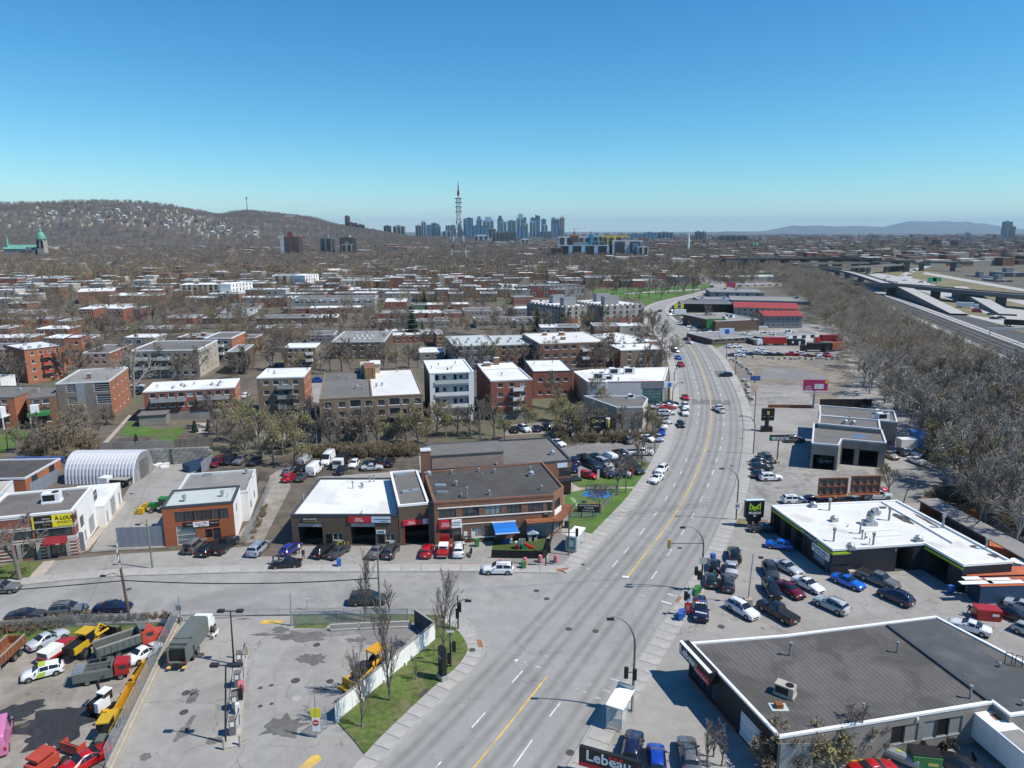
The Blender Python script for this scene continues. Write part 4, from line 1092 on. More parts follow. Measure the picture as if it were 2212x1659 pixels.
lr,LP_,Hl,zl=pbld('commercial_building','long two-storey brick building with black roof and chamfered corner by the playground','building',P,Hl,'brust','rdark','brust',{0:W0,1:W1,2:W2},tops=[(k,G(*t.S(x,y),Hl).x,G(*t.S(x,y),Hl).y,*s)for k,x,y,*s in(('skylight',1593,462),('skylight',1610,520),('vent',1728,455,1.2),('vent',1690,352),('vent',1925,335),('vent',2058,342),('vent',1952,368,.6),('vent',2015,535,1.1),('pipe',1822,560,1.4),('vent',1772,545,.8),('stack',2378,372),('vent',2368,322),('vent',2465,490,1.1),('stack',1490,372))])
ang0=atan2(LP_[1].y-LP_[0].y,LP_[1].x-LP_[0].x)
fr0=MB();fr0.bxx((-.05,-.1,0),(L0-lx(1570)-.2,-.003,.14));fr0.bd('stone_band','cwhite',lr,(lx(1570)*cos(ang0),lx(1570)*sin(ang0),4.42),ang0)
fr0=MB();fr0.bxx((-.05,-.1,0),(L0-lx(1570)-.2,-.003,.14));fr0.bd('stone_band','cwhite',lr,(lx(1570)*cos(ang0),lx(1570)*sin(ang0),6.22),ang0)
def lboard(name,x,z,w,h,m,th=.25):
 mb=MB();mb.bxx((0,-th,0),(w,-.005,h));return mb.bd(name,m,lr,(lx(x)*cos(ang0),lx(x)*sin(ang0),z),ang0)
s=lboard('sign_board',1577,2.85,2.,1.35,'sred');stx(s,'PNEUS',1.,.85,.4,'twhite',.25,shear=.2);stx(s,'EXPRESS',1.05,.45,.4,'twhite',.25,shear=.2)
s=lboard('sign_board',1660,2.85,2.05,1.35,'swhite');stx(s,'CHANGEMENTS',1.02,.9,.24,'tblack',.25);stx(s,'RÉPARATIONS DE PNEUS',1.02,.5,.2,'tblack',.25,sqz=.7)
mb=MB()
for a,b in(((0,-.08,0),(5.6,-.003,.12)),((0,-.08,2.5),(5.6,-.003,2.62)),((0,-.08,.12),(.12,-.003,2.5))):mb.bxx(a,b)
mb.bd('stone_band','cwhite',lr,(lx(1765)*cos(ang0),lx(1765)*sin(ang0),.75),ang0)
for dx in(.3,1.6):
 MB().bxx((0,-.12,0),(.6,-.003,.7)).bd('ventilation_grille','fwhite',lr,(lx(1768)*cos(ang0)+dx,lx(1768)*sin(ang0),1.3),ang0)
mb=MB();aw,z1,z2,dp=lx(2232)-lx(2032),3.15,2.25,2.4
mb.qd((0,-.02,z1),(aw,-.02,z1),(aw+.3,-dp,z2),(-.1+.3,-dp,z2));mb.qd((.2,-dp,z2),(aw+.3,-dp,z2),(aw+.3,-dp,z2-.28),(.2,-dp,z2-.28))
mb.qd((.2,-dp,z2-.02),(aw+.3,-dp,z2-.02),(aw,-.02,z1-.02),(0,-.02,z1-.02))
aw_o=mb.bd('awning','awning_blue',lr,(lx(2032)*cos(ang0),lx(2032)*sin(ang0),0),ang0)
MB().bxx((-.1,-.18,z1),(aw+.1,-.005,z1+.18)).bxx((.15,-dp-.1,z2-.08),(aw+.35,-dp,z2+.04)).bd('awning_rail','mwhite',aw_o)
cp=[LP_[0]+(LP_[1]-LP_[0])*(lx(2320)/L0),LP_[1],LP_[2],LP_[2]+(LP_[3]-LP_[2]).normalized()*2.]
out=ofl(cp,1.8);out[0]=out[0]
MB().prm(list(cp)+out[::-1],3.25,3.42,bottom=True).bd('canopy','rust',lr)
s=MB();e1=LP_[2]-LP_[1];a1=atan2(e1.y,e1.x);s.bxx((.3,-.12,3.55),(3.,-.004,4.45));s.bd('sign_board','swhite',lr,(LP_[1].x,LP_[1].y,0),a1)
s=lboard('sign_board',2480,3.55,.85,.9,'sblack',.08);stx(s,'YOGA',.42,.6,.22,'twhite',.08)
pbx(lr,'corner_pier','cnavy',(-.9,-.35,0),(-.02,.2,Hl+.15))
Hh=toh(T[2,2].S(515,243),T[2,2].S(0,532)[1])
P=[G(*t.S(1505,330),Hh),G(*T[2,2].S(270,266),Hh),G(*T[2,2].S(515,243),Hh),G(*T[2,2].S(322,48),Hh),G(*t.S(1430,112),Hh)]
nx=(P[2]-P[1]).length
rb,RP,Hh,zh=pbld('commercial_building','taller brick building with long dark roof and brick chimney behind the black roof','building',P,Hh,'brust','rgrey','cdark',{1:[(3.2,3.6,2.6,1.7,'win2','fdark','glass'),(.6,.4,3.4,2.3,'win3','fdark','lglass')],2:[(2,3.7,3,1.5,'win2','fdark','glass'),(9,3.7,3,1.5,'win2','fdark','glass'),(16,3.7,3,1.5,'win2','fdark','glass')]},tops=[(k,G(*t.S(x,y),Hh).x,G(*t.S(x,y),Hh).y,*s_)for k,x,y,*s_ in(('vent',1962,245),('vent',2075,290),('stack',2560,190),('vent',2585,190,.7),('pipe',1700,150,.5))])
wr_=(RP[1]-RP[0]);aR=atan2(wr_.y,wr_.x)
mb=MB();mb.bxx((0,.02,0),(13.5,6.5,2.9));o=mb.bd('roof_block','brick_pink',rb,(RP[0].x+.3,RP[0].y+.3,zh-.05),aR)
MB().bxx((-.2,-.15,2.85),(13.7,6.7,3.)).bd('roof_cap','rgrey',rb,(RP[0].x+.3,RP[0].y+.3,zh-.05),aR)
mb=MB();mb.bxx((-1.6,-.5,-2.2),(.1,1.,4.));mb.mi=1;mb.bxx((-1.7,-.6,4.),(.2,1.1,4.2));mb.bd('chimney',['brust','coping'],rb,(RP[0].x,RP[0].y,zh),aR)
e=RP[2]-RP[1];aE=atan2(e.y,e.x)
s=MB();s.bxx((2.8,-.1,Hh-1.35),(nx-.9,-.004,Hh-.45));s.bd('sign_board','spale',rb,(RP[1].x,RP[1].y,0),aE)
s=MB();s.bxx((1.,-1.6,2.9),(nx+1.6,1.,3.25));s.bd('canopy','cnavy',rb,(RP[1].x,RP[1].y,0),aE)
t=T[0,2]
O,th,W,D,H=fpx(t,(1395,655),(2012,606),(2080,462),990,'B')
xs_=W/617.
def fx(x):return(x-1395)*xs_
ow=[(fx(a),H-2.75,1.55,1.75,'win2','fdark','glass')for a in(1497,1573,1648,1725,1800,1875)]
ow+=[(fx(1500),0,fx(1672)-fx(1500),3.3,'win5grid','fwhite','lglass'),(fx(1745),.8,1.1,1.5,'win1','fdark','glass'),(fx(1815),0,1.15,2.4,'door','fdark','glass')]
og,*_=bldg('garage','two-storey orange stucco garage with pale roof and a glazed roller door','garage',O,th,W,D,H,'stucco_orange','rpa','cdark',{'F':ow,'R':[(2.5,H-3,1.,1.7,'win1','fdark','glass')]},wl2={'R':'stwhite','B':'stwhite'},tops=(('vent',.27,.33,1.5),('vent',.8,.45,1.4),('pipe',.93,.8,.4),('pipe',.88,.4,.5)))
s=wsg(og,'sign_board',fx(1560),H-3.75,fx(1878)-fx(1560),.85,'sblack','F',W,D,.12)
MB().bxx((fx(1650)-fx(1560),-.14,0),(fx(1788)-fx(1560),-.125,.85)).bd('sign_panel','swhite',s)
txt('Auto-TEL',.48,'text_red',s,(fx(1720)-fx(1560),-.16,.55),UP,shear=.2);txt('495-1760',.26,'tblack',s,(fx(1720)-fx(1560),-.16,.18),UP)
txt('Mécanique générale',.2,'twhite',s,(1.3,-.14,.5),UP,sqz=.8);txt('Entretien complet',.2,'twhite',s,(fx(1835)-fx(1560),-.14,.5),UP,sqz=.8)
Wo,Do,Ho,tho,Oo=W,D,H,th,O
Hb=H-1.2;nrm=Vc((-sin(th),cos(th),0));ax=Vc((cos(th),sin(th),0))
Cb=G(*t.S(2195,325),Hb);D2=(Cb-O).dot(nrm)-D
bldg('garage','long white-walled rear wing with grey roof behind the orange garage','garage',O+nrm*(D+.02),th,(Cb-O).dot(ax)+.3,D2,Hb,'stwhite','rpale','coping',{'R':[(2,1.2,1.6,1.6,'win1','fdark'),(7,1.2,1.4,1.6,'win1','fdark'),(12,1.,1.4,1.8,'win1','fdark'),(16,2.,1.6,1.2,'win1','fdark')]},tops=(('vent',.88,.85,1.4),('skylight',.3,.9,.8),('vent',.98,.6,.8)))
Bp=t.S(622,682);H=toh(Bp,t.S(0,1062)[1])
A_,B_,C_=G(*t.S(-200,760),H),G(*Bp,H),G(*t.S(845,466),H)
th=atan2(B_.y-A_.y,B_.x-A_.x);W=(B_-A_).length;nrm=Vc((-sin(th),cos(th),0));ax=Vc((cos(th),sin(th),0));D=(C_-B_).dot(nrm)
k_=W/822.
def fx(x):return(x+200)*k_
fw=[(fx(265),H-4.,2.6,1.6,'win2','fdark'),(fx(430),H-4.,2.6,1.6,'win2','fdark'),(fx(80),H-4.,2.6,1.6,'win2','fdark'),(fx(385),0,fx(525)-fx(385),2.5,'win3','fdark'),(fx(130),.2,fx(262)-fx(130),2.4,'win2','fdark')]
of,*_=bldg('office_building','two-storey red brick office striped with pale bands, black and yellow letting board','office',A_.copy(),th,W,D,H,'bred','rbrown','cwhite',{'F':fw,'R':[(3.,H-4.4,2.,2.,'win1','fgrey'),(13.5,H-3,.9,1.7,'win1','fdark'),(4.4,0,1.,2.2,'door','fgrey','fgrey'),(7.2,0,3.2,3.,'shutter','fgrey'),(12,0,3.2,3.2,'shutter','fgrey')]},wl2={'R':'stwhite','B':'stwhite'},tops=(('hvac',.66,.5,1.15),('vent',.78,.76,.7),('pipe',.45,.3,.5),('vent',.84,.5,.5)))
mb=MB()
for z in(H-.55,H-2.25,H-2.6,H-4.25,H-4.65):mb.bxx((0,-.05,z),(W+.05,-.003,z+.16));mb.bxx((W,-.05,z),(W+.05,1.9,z+.16))
for i in rng(6):z=.25+i*.55;mb.bxx((fx(545),-.05,z),(W+.05,-.003,z+.14));mb.bxx((W,-.05,z),(W+.05,1.9,z+.14))
for i in rng(5):z=.25+i*.55;mb.bxx((0,-.05,z),(fx(60),-.003,z+.14));mb.bxx((fx(300),-.05,z),(fx(345),-.003,z+.14))
mb.bd('stone_band','coping',of)
pbx(of,'corner_brick','bred',(W+.001,0,-.1),(W+.03,1.85,H-.1))
pbx(of,'door_surround','conc',(fx(355),-.12,0),(fx(383),-.003,2.7));pbx(of,'door_surround','conc',(fx(527),-.12,0),(fx(560),-.003,2.7))
pbx(of,'door_surround','conc',(fx(95),-.12,0),(fx(128),-.003,2.7));pbx(of,'door_surround','conc',(fx(264),-.12,0),(fx(300),-.003,2.7))
mb=MB();x0,x1=fx(345),fx(548);mb.qd((x0,-.02,3.5),(x1,-.02,3.5),(x1,-1.3,2.75),(x0,-1.3,2.75));mb.qd((x0,-1.3,2.75),(x1,-1.3,2.75),(x1,-1.3,2.5),(x0,-1.3,2.5));mb.qd((x1,-.02,3.5),(x1,-.02,2.6),(x1,-1.3,2.5),(x1,-1.3,2.75))
a_=mb.bd('awning','awning_red',of);txt('2050',.3,'twhite',a_,((x0+x1)/2+.5,-1.33,2.64),UP)
s=wsg(of,'sign_board',fx(262),H-2.35,fx(435)-fx(262),1.95,'sblack','F',W,D,.12);stx(s,'IMMEUBLES',1.9,1.45,.22,'twhite',.12);stx(s,'MICHAEL WHITE Inc.',1.9,1.,.42,'twhite',.12,sqz=.85);stx(s,'mwi1.ca',1.9,.5,.3,'tgold',.12)
MB().bxx((-.02,-.2,-.1),(.2,-.13,2.)).bd('sign_edge','syel',s)
s=wsg(of,'sign_board',fx(436),H-2.35,fx(612)-fx(436),1.95,'syel','F',W,D,.12);stx(s,'À LOUER',1.95,1.35,.8,'tblack',.12,bold=.02,sqz=.95);stx(s,'514 622 2167',1.95,.7,.5,'tblack',.12,bold=.008,sqz=.9);stx(s,'GLENN LANDSCAPE',1.95,.26,.25,'tgold',.12)
Hr=toh(t.S(1035,445),t.S(0,607)[1]);Cr=G(*t.S(1037,442),Hr)
O2=A_+nrm*(D+.02)+ax*(W*.55);W2=(Cr-O2).dot(ax);D2=(Cr-O2).dot(nrm)
bldg('office_wing','lower dazzling white rear wing with green garage doors beside the service lane','garage',O2,th,W2,D2,Hr,'stwhite','rwhite','cwhite',{'R':[(1.,0,1.,2.2,'door','fgrey','fgrey'),(4,0,3.4,3.2,'shutter','fgrey'),(9.5,0,1.2,2.4,'door','fgrey','fgrey')]})
A0,B0=t(560,452),t(1168,446);th=atan2(B0.y-A0.y,B0.x-A0.x);Lq=(B0-A0).length;nq=Vc((-sin(th),cos(th),0));Dq=(t(1283,330)-B0).dot(nq)
hq=toh(t.S(1210,170),t.S(0,385)[1])
qr=thg('arched_shed','ribbed galvanised arched shed with a tall door in its end','shed',(A0.x,A0.y,0),th)
def arch(rr,n=14):
 pts=[]
 for i in rng(n+1):
  a=pi*i/n
  y=Dq/2-cos(a)*(Dq/2+rr)
  z=(sin(a)**.72)*(hq+rr)
  pts.append((y,z))
 return pts
nr_=20;w_=Lq/nr_
rib=MB();pr=[(-.5,-.02),(-.3,.02),(-.18,.26),(.18,.26),(.3,.02),(.5,-.02)]
for a in rng(len(pr)-1):
 p0,p1=arch(pr[a][1]),arch(pr[a+1][1])
 for i in rng(len(p0)-1):
  rib.qd((pr[a][0]*w_,*p0[i]),(pr[a+1][0]*w_,*p1[i]),(pr[a+1][0]*w_,*p1[i+1]),(pr[a][0]*w_,*p0[i+1]))
rm=rib.mesh('rib_panel','hut_metal')
for i in rng(nr_):link('rib_panel',rm,qr,(w_*(i+.5),0,0))
mb=MB();pe=arch(0);mb.v=[(Lq,y,z)for y,z in pe]+[(0,y,z)for y,z in pe];k=len(pe);mb.f=[tuple(rng(k)),tuple(rng(k,2*k))[::-1]];mb.m=[0,0];mb.bd('end_wall','galv',qr)
pbx(qr,'garage_door','rbrown',(Lq,Dq*.3,0),(Lq+.08,Dq*.72,hq*.72));pbx(qr,'door','fgrey',(Lq,Dq*.1,0),(Lq+.08,Dq*.2,2.2))
O,th,W,D,H=fpx(t,(-420,415),(215,402),(428,232),508,'B','B')
br,*_=bldg('workshop','low orange brick workshop with black roof and blue tarpaulin at the back edge','workshop',O,th,W,D,H,'borange','rdark','coping',{'R':[(2,.6,2,1.8,'win2','fdark'),(8,.6,2,1.8,'win2','fdark')]})
pbx(br,'tarpaulin','cblue',(W*.3,D+.1,H-1.),(W+.6,D+.5,H+.35))
O,th,W,D,H=fpx(t,(-420,600),(-10,556),(182,417),690,'B','B')
bldg('workshop','small white workshop with tan roof behind the brick office','workshop',O,th,W,D,H,'stwhite','ctan','coping',{})
t=T[3,2]
Hn=toh(t.S(560,1017),t.S(0,1246)[1])
ps=[(560,1017),(1358,964),(1690,1150),(2115,1122),(1115,592),(30,637)]
P=[G(*t.S(*p),Hn)for p in ps]
L5=(P[0]-P[5]).length;L0=(P[1]-P[0]).length;L1=(P[2]-P[1]).length
nv,NP,Hn,zn=pbld('repair_shop','navy clad repair shop with lime green stripe and big stained white roof','repair shop',P,Hn,'cnavy','rdirty','cwhite',{0:[(L0*.7,0,L0*.18,3.7,'open')],1:[(L1*.1,0,L1*.55,3.4,'open')],5:[(L5*.06,0.,L5*.12,3.5,'open'),(L5*.25,0,L5*.12,3.5,'open'),(L5*.44,0,L5*.12,3.5,'open'),(L5*.6,0,L5*.1,3.5,'shutter','trim'),(L5*.74,.8,L5*.17,2.6,'win3','fgrey','lglass'),(L5*.93,0,1.1,2.3,'door','fgrey')]},tops=[(k,G(*t.S(x,y),Hn).x,G(*t.S(x,y),Hn).y,*s_)for k,x,y,*s_ in(('stack',392,640),('stack',572,762,),('pipe',530,670,1.6),('pipe',1045,755,1.7),('pipe',795,870,1.4),('pipe',812,915,1.1),('pipe',838,920,.8),('pipe',568,935,1.6),('pipe',908,970,1.5),('pipe',878,955,.6),('stack',1300,935),('vent',1165,740),('pipe',1510,820,1.6),('pipe',1885,1005,1.3),('vent',690,812,.5),('stack',715,1000,),('vent',1105,1110-90,.4))])
def ebd(root,PP,i,x0,x1,z0,z1,m,name='stripe',th=.05):
 a,b=PP[i],PP[(i+1)%len(PP)];an=atan2(b.y-a.y,b.x-a.x)
 mb=MB();mb.bxx((x0,-th,z0),(x1,-.004,z1));return mb.bd(name,m,root,(a.x,a.y,0),an)
ebd(nv,NP,5,0,L5*.52,Hn-.85,Hn-.5,'lime');ebd(nv,NP,5,L5*.78,L5,Hn-.85,Hn-.5,'lime');ebd(nv,NP,0,0,L0*.2,Hn-.85,Hn-.5,'lime',th=.12);ebd(nv,NP,1,0,L1,Hn-.85,Hn-.5,'lime')
ebd(nv,NP,0,0,L0*.2,Hn-2.4,Hn-.86,'cnavy','sign_board',.1)
s=ebd(nv,NP,5,L5*.72,L5*.97,Hn-2.2,Hn-1.,'swhite','sign_board',.15);txt('MÉCANIQUE GÉNÉRALE',.5,'tblack',s,(L5*.845,-.17,Hn-1.45),UP,sqz=.75);txt('PNEUS - FREINS - SUSPENSION',.3,'tblack',s,(L5*.845,-.17,Hn-1.9),UP,sqz=.75)
s=ebd(nv,NP,5,L5*.53,L5*.77,Hn-.95,Hn-.1,'cnavy','sign_board',.08);txt('MÉCANIQUE 360',.6,'twhite',s,(L5*.66,-.1,Hn-.55),UP,sqz=.9);txt('M',.9,'text_lime',s,(L5*.545,-.1,Hn-.5),UP,bold=.02)
hood=G(*t.S(878,790),Hn)
MB().box((0,0,.3),(1.9,1.6,.6)).path([(0,0,.5),(0,0,1.6),(.25,0,2.1),(.8,0,2.3),(1.3,0,2.1)],.62,12).bd('roof_hood','galv',nv,(hood.x-P[0].x,hood.y-P[0].y,zn-.02))
for ya,xa,xb in((842,800,1085),(885,850,1150)):
 a,b=G(*t.S(xa,ya+20),Hn),G(*t.S(xb,ya),Hn);mb=MB();d=b-a;mb.box((0,0,.15),(d.length,.5,.35));mb.bd('roof_duct','cwhite',nv,((a.x+b.x)/2-P[0].x,(a.y+b.y)/2-P[0].y,zn),atan2(d.y,d.x))
a,b=G(*t.S(985,600),Hn),G(*t.S(1600,955),Hn);d=b-a;MB().box((0,0,.1),(d.length,.35,.35)).bd('roof_curb','cwhite',nv,((a.x+b.x)/2-P[0].x,(a.y+b.y)/2-P[0].y,zn),atan2(d.y,d.x))
for a,b,s_ in(((1080,690),(1260,790),.9),((960,635),(1010,655),.8),((1250,690),(1500,830),.35),((1750,970),(1800,990),.9),((1900,1040),(1990,1080),.5)):
 pa,pb=G(*t.S(*a),Hn),G(*t.S(*b),Hn);d=pb-pa;q=Rnd(int(a[0]));pts=[]
 for i in rng(14):
  u=2*pi*i/14;pts.append((cos(u)*d.length/2*q.uniform(.75,1.1),sin(u)*s_*q.uniform(.5,1.3)))
 MB().sht(pts,0).bd('roof_stain','dirt_dark',nv,((pa.x+pb.x)/2-P[0].x,(pa.y+pb.y)/2-P[0].y,zn+.006),atan2(d.y,d.x))
Hg=toh(T[2,3].S(1545,577),T[2,3].S(0,868)[1])
t3,t2=T[3,3],T[2,3]
P=[G(*t3.S(96,1393),Hg),G(*t3.S(1945,1092),Hg),G(*t3.S(2092,1204),Hg),G(*t3.S(2900,1100),Hg),G(*t3.S(1452,348),Hg),G(*t3.S(135,512),Hg),G(*t2.S(1540,577),Hg)]
Lf=(P[1]-P[0]).length;Ls=(P[0]-P[6]).length
fq=Lf/1849.
fo=[((x-96)*fq,1.35,1.55,2.,'win1sill','fgrey',g_)for x,g_ in((1050,'black'),(1165,'cgrey'),(1335,'cgrey'),(1447,'black'),(1562,'cgrey'))]
so=[(Ls*.03+i*Ls*.085,.15,Ls*.078,2.7,'win2','fdark','glass')for i in rng(4)]+[(Ls*.62,0,Ls*.22,2.9,'shutter','mwhite')]
gs,GP,Hg,zg=pbld('glass_shop','low shop with broad dark grey flat roof, white edge and red and black sign band','shop',P,Hg,'stgrey','roof_worn','cwhite',{0:fo,6:so},wl2={6:'cblack'},cw=.28,drop=.12)
for i in rng(40):
 u=(i+.5)/40
 a=G(*t2.S(1560,590),Hg).lerp(G(*t3.S(1015,425),Hg),u);b=G(*t3.S(120,1380),Hg).lerp(G(*t3.S(1905,1090),Hg),u)
 if i%1==0:
  d=b-a;mb=MB();mb.box((0,0,0),(d.length-.6,.035,.01));o=mb.bd('felt_seam','roof_seam',gs,((a.x+b.x)/2-P[0].x,(a.y+b.y)/2-P[0].y,zg+.008),atan2(d.y,d.x))
Q=[G(*t3.S(*p),Hg)for p in((1040,410),(1440,362),(2212,868),(2890,1100),(2095,1190),(1935,1090))]
MB().sht([(p.x-P[0].x,p.y-P[0].y)for p in Q],zg+.02).bd('roof_felt','slate',gs)
a,b=G(*t3.S(1035,425),Hg),G(*t3.S(1920,1085),Hg);d=b-a;MB().box((0,0,.1),(d.length,.45,.28)).bd('roof_curb','cdark',gs,((a.x+b.x)/2-P[0].x,(a.y+b.y)/2-P[0].y,zg),atan2(d.y,d.x))
for k,x,y,*s_ in(('pipe',190,680,1.2),('pipe',1115,655,1.),('pipe',1745,1050,1.1),('pipe',817,1185,.9),('vent',2003,778,.7),('vent',2200,1110,.8),('pipe',695,1195,.5),('vent',1697,855,.3)):
 p=G(*t3.S(x,y),Hg);rtp(gs,k,p.x-P[0].x,p.y-P[0].y,zg,*s_)
p=G(*t3.S(145,1015),Hg);o=rtp(gs,'hvac',p.x-P[0].x,p.y-P[0].y,zg,.85,R(-38));o.data=o.data.copy();o.data.materials[0]=M['stan']
p=G(*t3.S(92,1125),Hg);mb=MB();mb.box((0,0,.25),(.7,.7,.45));mb.mi=1;mb.box((0,0,.02),(1.7,1.2,.06));mb.bd('roof_hatch',['rust','rpa'],gs,(p.x-P[0].x,p.y-P[0].y,zg))
p=G(*t3.S(2045,745),Hg)
mb=MB()
for dx in(0,.9):mb.path([(dx,0,-.3),(dx,0,1.3),(dx+.6,.1,1.3),(dx+.6,.1,-.3)],.04,5)
mb.bd('ladder_rail','trim',gs,(p.x-P[0].x,p.y-P[0].y,zg),R(-35))
eS=GP[0]-GP[6];aS=atan2(eS.y,eS.x)
mb=MB();mb.bxx((-.4,-1.1,Hg-1.3),(Ls*.36,-.01,Hg+.12));sb=mb.bd('sign_band','sblack',gs,(GP[6].x,GP[6].y,0),aS)
txt('Lebeau',1.3,'twhite',sb,(Ls*.1,-1.13,Hg-.6),UP,bold=.03)
MB().bxx((Ls*.19,-1.16,Hg-1.34),(Ls*.36+.03,-1.12,Hg-.55)).bd('sign_stripe','sred',sb)
txt("Vitres d'autos",.45,'twhite',sb,(Ls*.27,-1.18,Hg-1.),UP)
MB().bxx((-.45,-1.15,Hg+.12),(Ls*.36+.05,-.75,Hg+.2)).bd('sign_cap','cwhite',sb)
pbx(gs,'siding_panel','gdull',(.2,-.08,0),(Lf*.14,-.01,Hg-.6))
MB().bxx((0,-.12,0),(Ls*.6,-.01,.3)).bd('plinth','bred',gs,(GP[6].x,GP[6].y,0),aS)
p=t3.S(1925,1250);MB().bxx((Lf-.9,-.12,.3),(Lf-.65,-.01,3.3)).bd('downpipe','rust',gs)
mb=MB();e0=GP[1]-GP[0];a0=atan2(e0.y,e0.x)
mb.bxx(((1255-96)*fq,-.15,3.75),((1270-96)*fq,-.01,4.));mb.bd('wall_lamp','mwhite',gs,(0,0,0),a0)
t=T[3,1]
Hr=toh(t.S(378,1195),t.S(0,1412)[1])
ps=[(378,1195),(612,1214),(640,1160),(1025,1193),(985,1078),(393,1027)]
P=[G(*t.S(*p),Hr)for p in ps]
La,Lb=(P[1]-P[0]).length,(P[3]-P[2]).length
rg,RG,Hr,zr_=pbld('rental_garage','grey rendered service garage with two open bays and a canopy','garage',P,Hr,'stgrey','rgrey','coping',{0:[(La*.1,0,La*.8,3.2,'open')],2:[(Lb*.03,0,Lb*.28,3.6,'open'),(Lb*.42,0,Lb*.43,3.6,'open')],5:[(3,0.,4,2.5,'win3','fdark')]})
puddle=G(*t.S(790,1128),Hr);MB().lat([(1.6,0),(.01,.004)],14).bd('puddle','roof_blue',rg,(puddle.x-P[0].x,puddle.y-P[0].y,zr_+.01))
H2_=Hr+.9
P2=[G(*t.S(*p),H2_)for p in((435,1025),(975,1075),(962,995),(445,955))]
pbld('rental_garage','middle block of the grey garage with vents on its roof','garage',P2,H2_,'stgrey','rgrey','coping',{},tops=[(k,G(*t.S(x,y),H2_).x,G(*t.S(x,y),H2_).y,*s_)for k,x,y,*s_ in(('stack',668,1020),('stack',738,1025),('pipe',700,1000),('pipe',672,965,.6))])
H3_=Hr+.5
P3=[G(*t.S(*p),H3_)for p in((962,1000),(1120,1013),(1092,918),(443,868),(447,952))]
L1_=(P3[1]-P3[0]).length
pbld('rental_garage','rear block of the grey garage with two white roof units','garage',P3,H3_,'stgrey','rgrey','coping',{0:[(L1_*.5,.3,1.2,1.,'win1','fdark')]},tops=[(k,G(*t.S(x,y),H3_).x,G(*t.S(x,y),H3_).y,*s_)for k,x,y,*s_ in(('hvac',958,935,.8),('hvac',985,985,1.2),('pipe',880,980,.7))])
t=T[2,1]
Hs=toh(t.S(1315,657),t.S(0,850)[1])
ps=[(655,667),(805,665),(830,664),(1315,657),(1350,540),(705,558),(532,577)]
P=[G(*t.S(*p),Hs)for p in ps];L3=(P[3]-P[2]).length
sh,SHP,Hs,zs_=pbld('showroom','white roofed showroom with red edge line and green glass corner','showroom',P,Hs,'block_white','rwhite','cwhite',{2:[(L3*.62,.3,L3*.36,Hs-2.6,'win5grid','fdark','gteal')],3:[(.6,.3,7,Hs-2.4,'win5grid','fgrey','gteal')]},wl2={6:'stan',3:'sgrey'},tops=[(k,G(*t.S(x,y),Hs).x,G(*t.S(x,y),Hs).y,*s_)for k,x,y,*s_ in(('hvac',750,640,1.5),('hvac',885,598,1.5),('hvac',1012,592,1.5),('hvac',840,645,1.),('vent',920,650,1.3),('vent',692,592),('vent',805,568))])
ebd(sh,SHP,0,0,(P[1]-P[0]).length,Hs-.15,Hs-.02,'sred','red_line',.08);ebd(sh,SHP,2,0,L3,Hs-.15,Hs-.02,'sred','red_line',.08)
ebd(sh,SHP,2,L3*.6,L3,Hs-2.2,Hs-.16,'sgrey','fascia',.06)
Hh2=toh(t.S(1135,888),t.S(0,1092)[1])
P=[G(*t.S(*p),Hh2)for p in((905,886),(1133,886),(1175,812),(1130,787),(620,786))]
pbld('small_house','small grey rendered building half hidden by willows below the showroom','house',P,Hh2,'stan','rgrey','coping',{0:[(.4,3,.9,1.4,'win1','fdark')]},wl2={0:'stone'},tops=[('hvac',G(*t.S(1030,800),Hh2).x,G(*t.S(1030,800),Hh2).y,.8)])
# ==== FLATS AND HOUSES
def flat(c,r,A,B,C,yb,lb,wall,roof='rwhite',cop='cwhite',nf=4,flo=None,c_of='B',b_of='A',nr=2,nl=0,fh=2.9,name='apartment_block',cat='apartment block',tops=(),extra=(),w=1.5,h=1.25,wl2=None,frame='fwhite',style='win2sill',sub=False,base=None,balc=(),z0=1.1,skip=(),gr=None,glass='glass',drop=.22):
 t=T[c,r]
 O,th,W,D,H=fpx(t,A,B,C,yb,c_of,b_of)
 fl=flo or max(1,int((H-.3)/fh));fh2=(H-.4)/fl
 F_=[x for x in grid(W,fl,nf,w,h,z0 if fl<3 else z0,fh2,style,1.,frame,glass,skip)]
 R_=grid(D,fl,nr,1.1,h,z0,fh2,style,1.2,frame,glass);L_=grid(D,fl,nl,1.1,h,z0,fh2,style,1.2,frame,glass)
 faces={'F':F_+list(extra),'R':R_,'L':L_}
 root,*_=bldg(name,lb,cat,O,th,W,D,H,wall,roof,cop,faces,tops=tops,sub=sub,wl2=wl2,base=base,gr=gr,drop=drop)
 for bx,bw,fls,bm in balc:
  for f in fls:
   mb=MB();z=f*fh2+.1
   mb.bxx((bx*W,-1.35,z),(bx*W+bw,-.004,z+.14));mb.mi=1
   mb.bxx((bx*W,-1.35,z+.14),(bx*W+bw,-1.31,z+.2+.85));mb.bxx((bx*W,-1.31,z+.14),(bx*W+.04,-.01,z+1.05));mb.bxx((bx*W+bw-.04,-1.31,z+.14),(bx*W+bw,-.01,z+1.05))
   mb.bd('balcony',['conc',bm],root)
 return root,W,D,H,fh2
fg='blocks of flats behind the garages'
r_,W,D,H,fh=flat(1,1,(5,632),(412,622),(443,545),985,'four-storey tan brick block with bright white roof and stacked back balconies','btan',nf=4,flo=4,nr=4,wl2={'R':'borange'},tops=(('vent',.3,.4),('vent',.25,.6),('vent',.1,.7),('vent',.95,.8)),balc=((.43,4.2,(1,2,3),'fgrey'),(.62,2.6,(1,2),'wood_fence')),base=('stgrey',1.4),gr=fg)
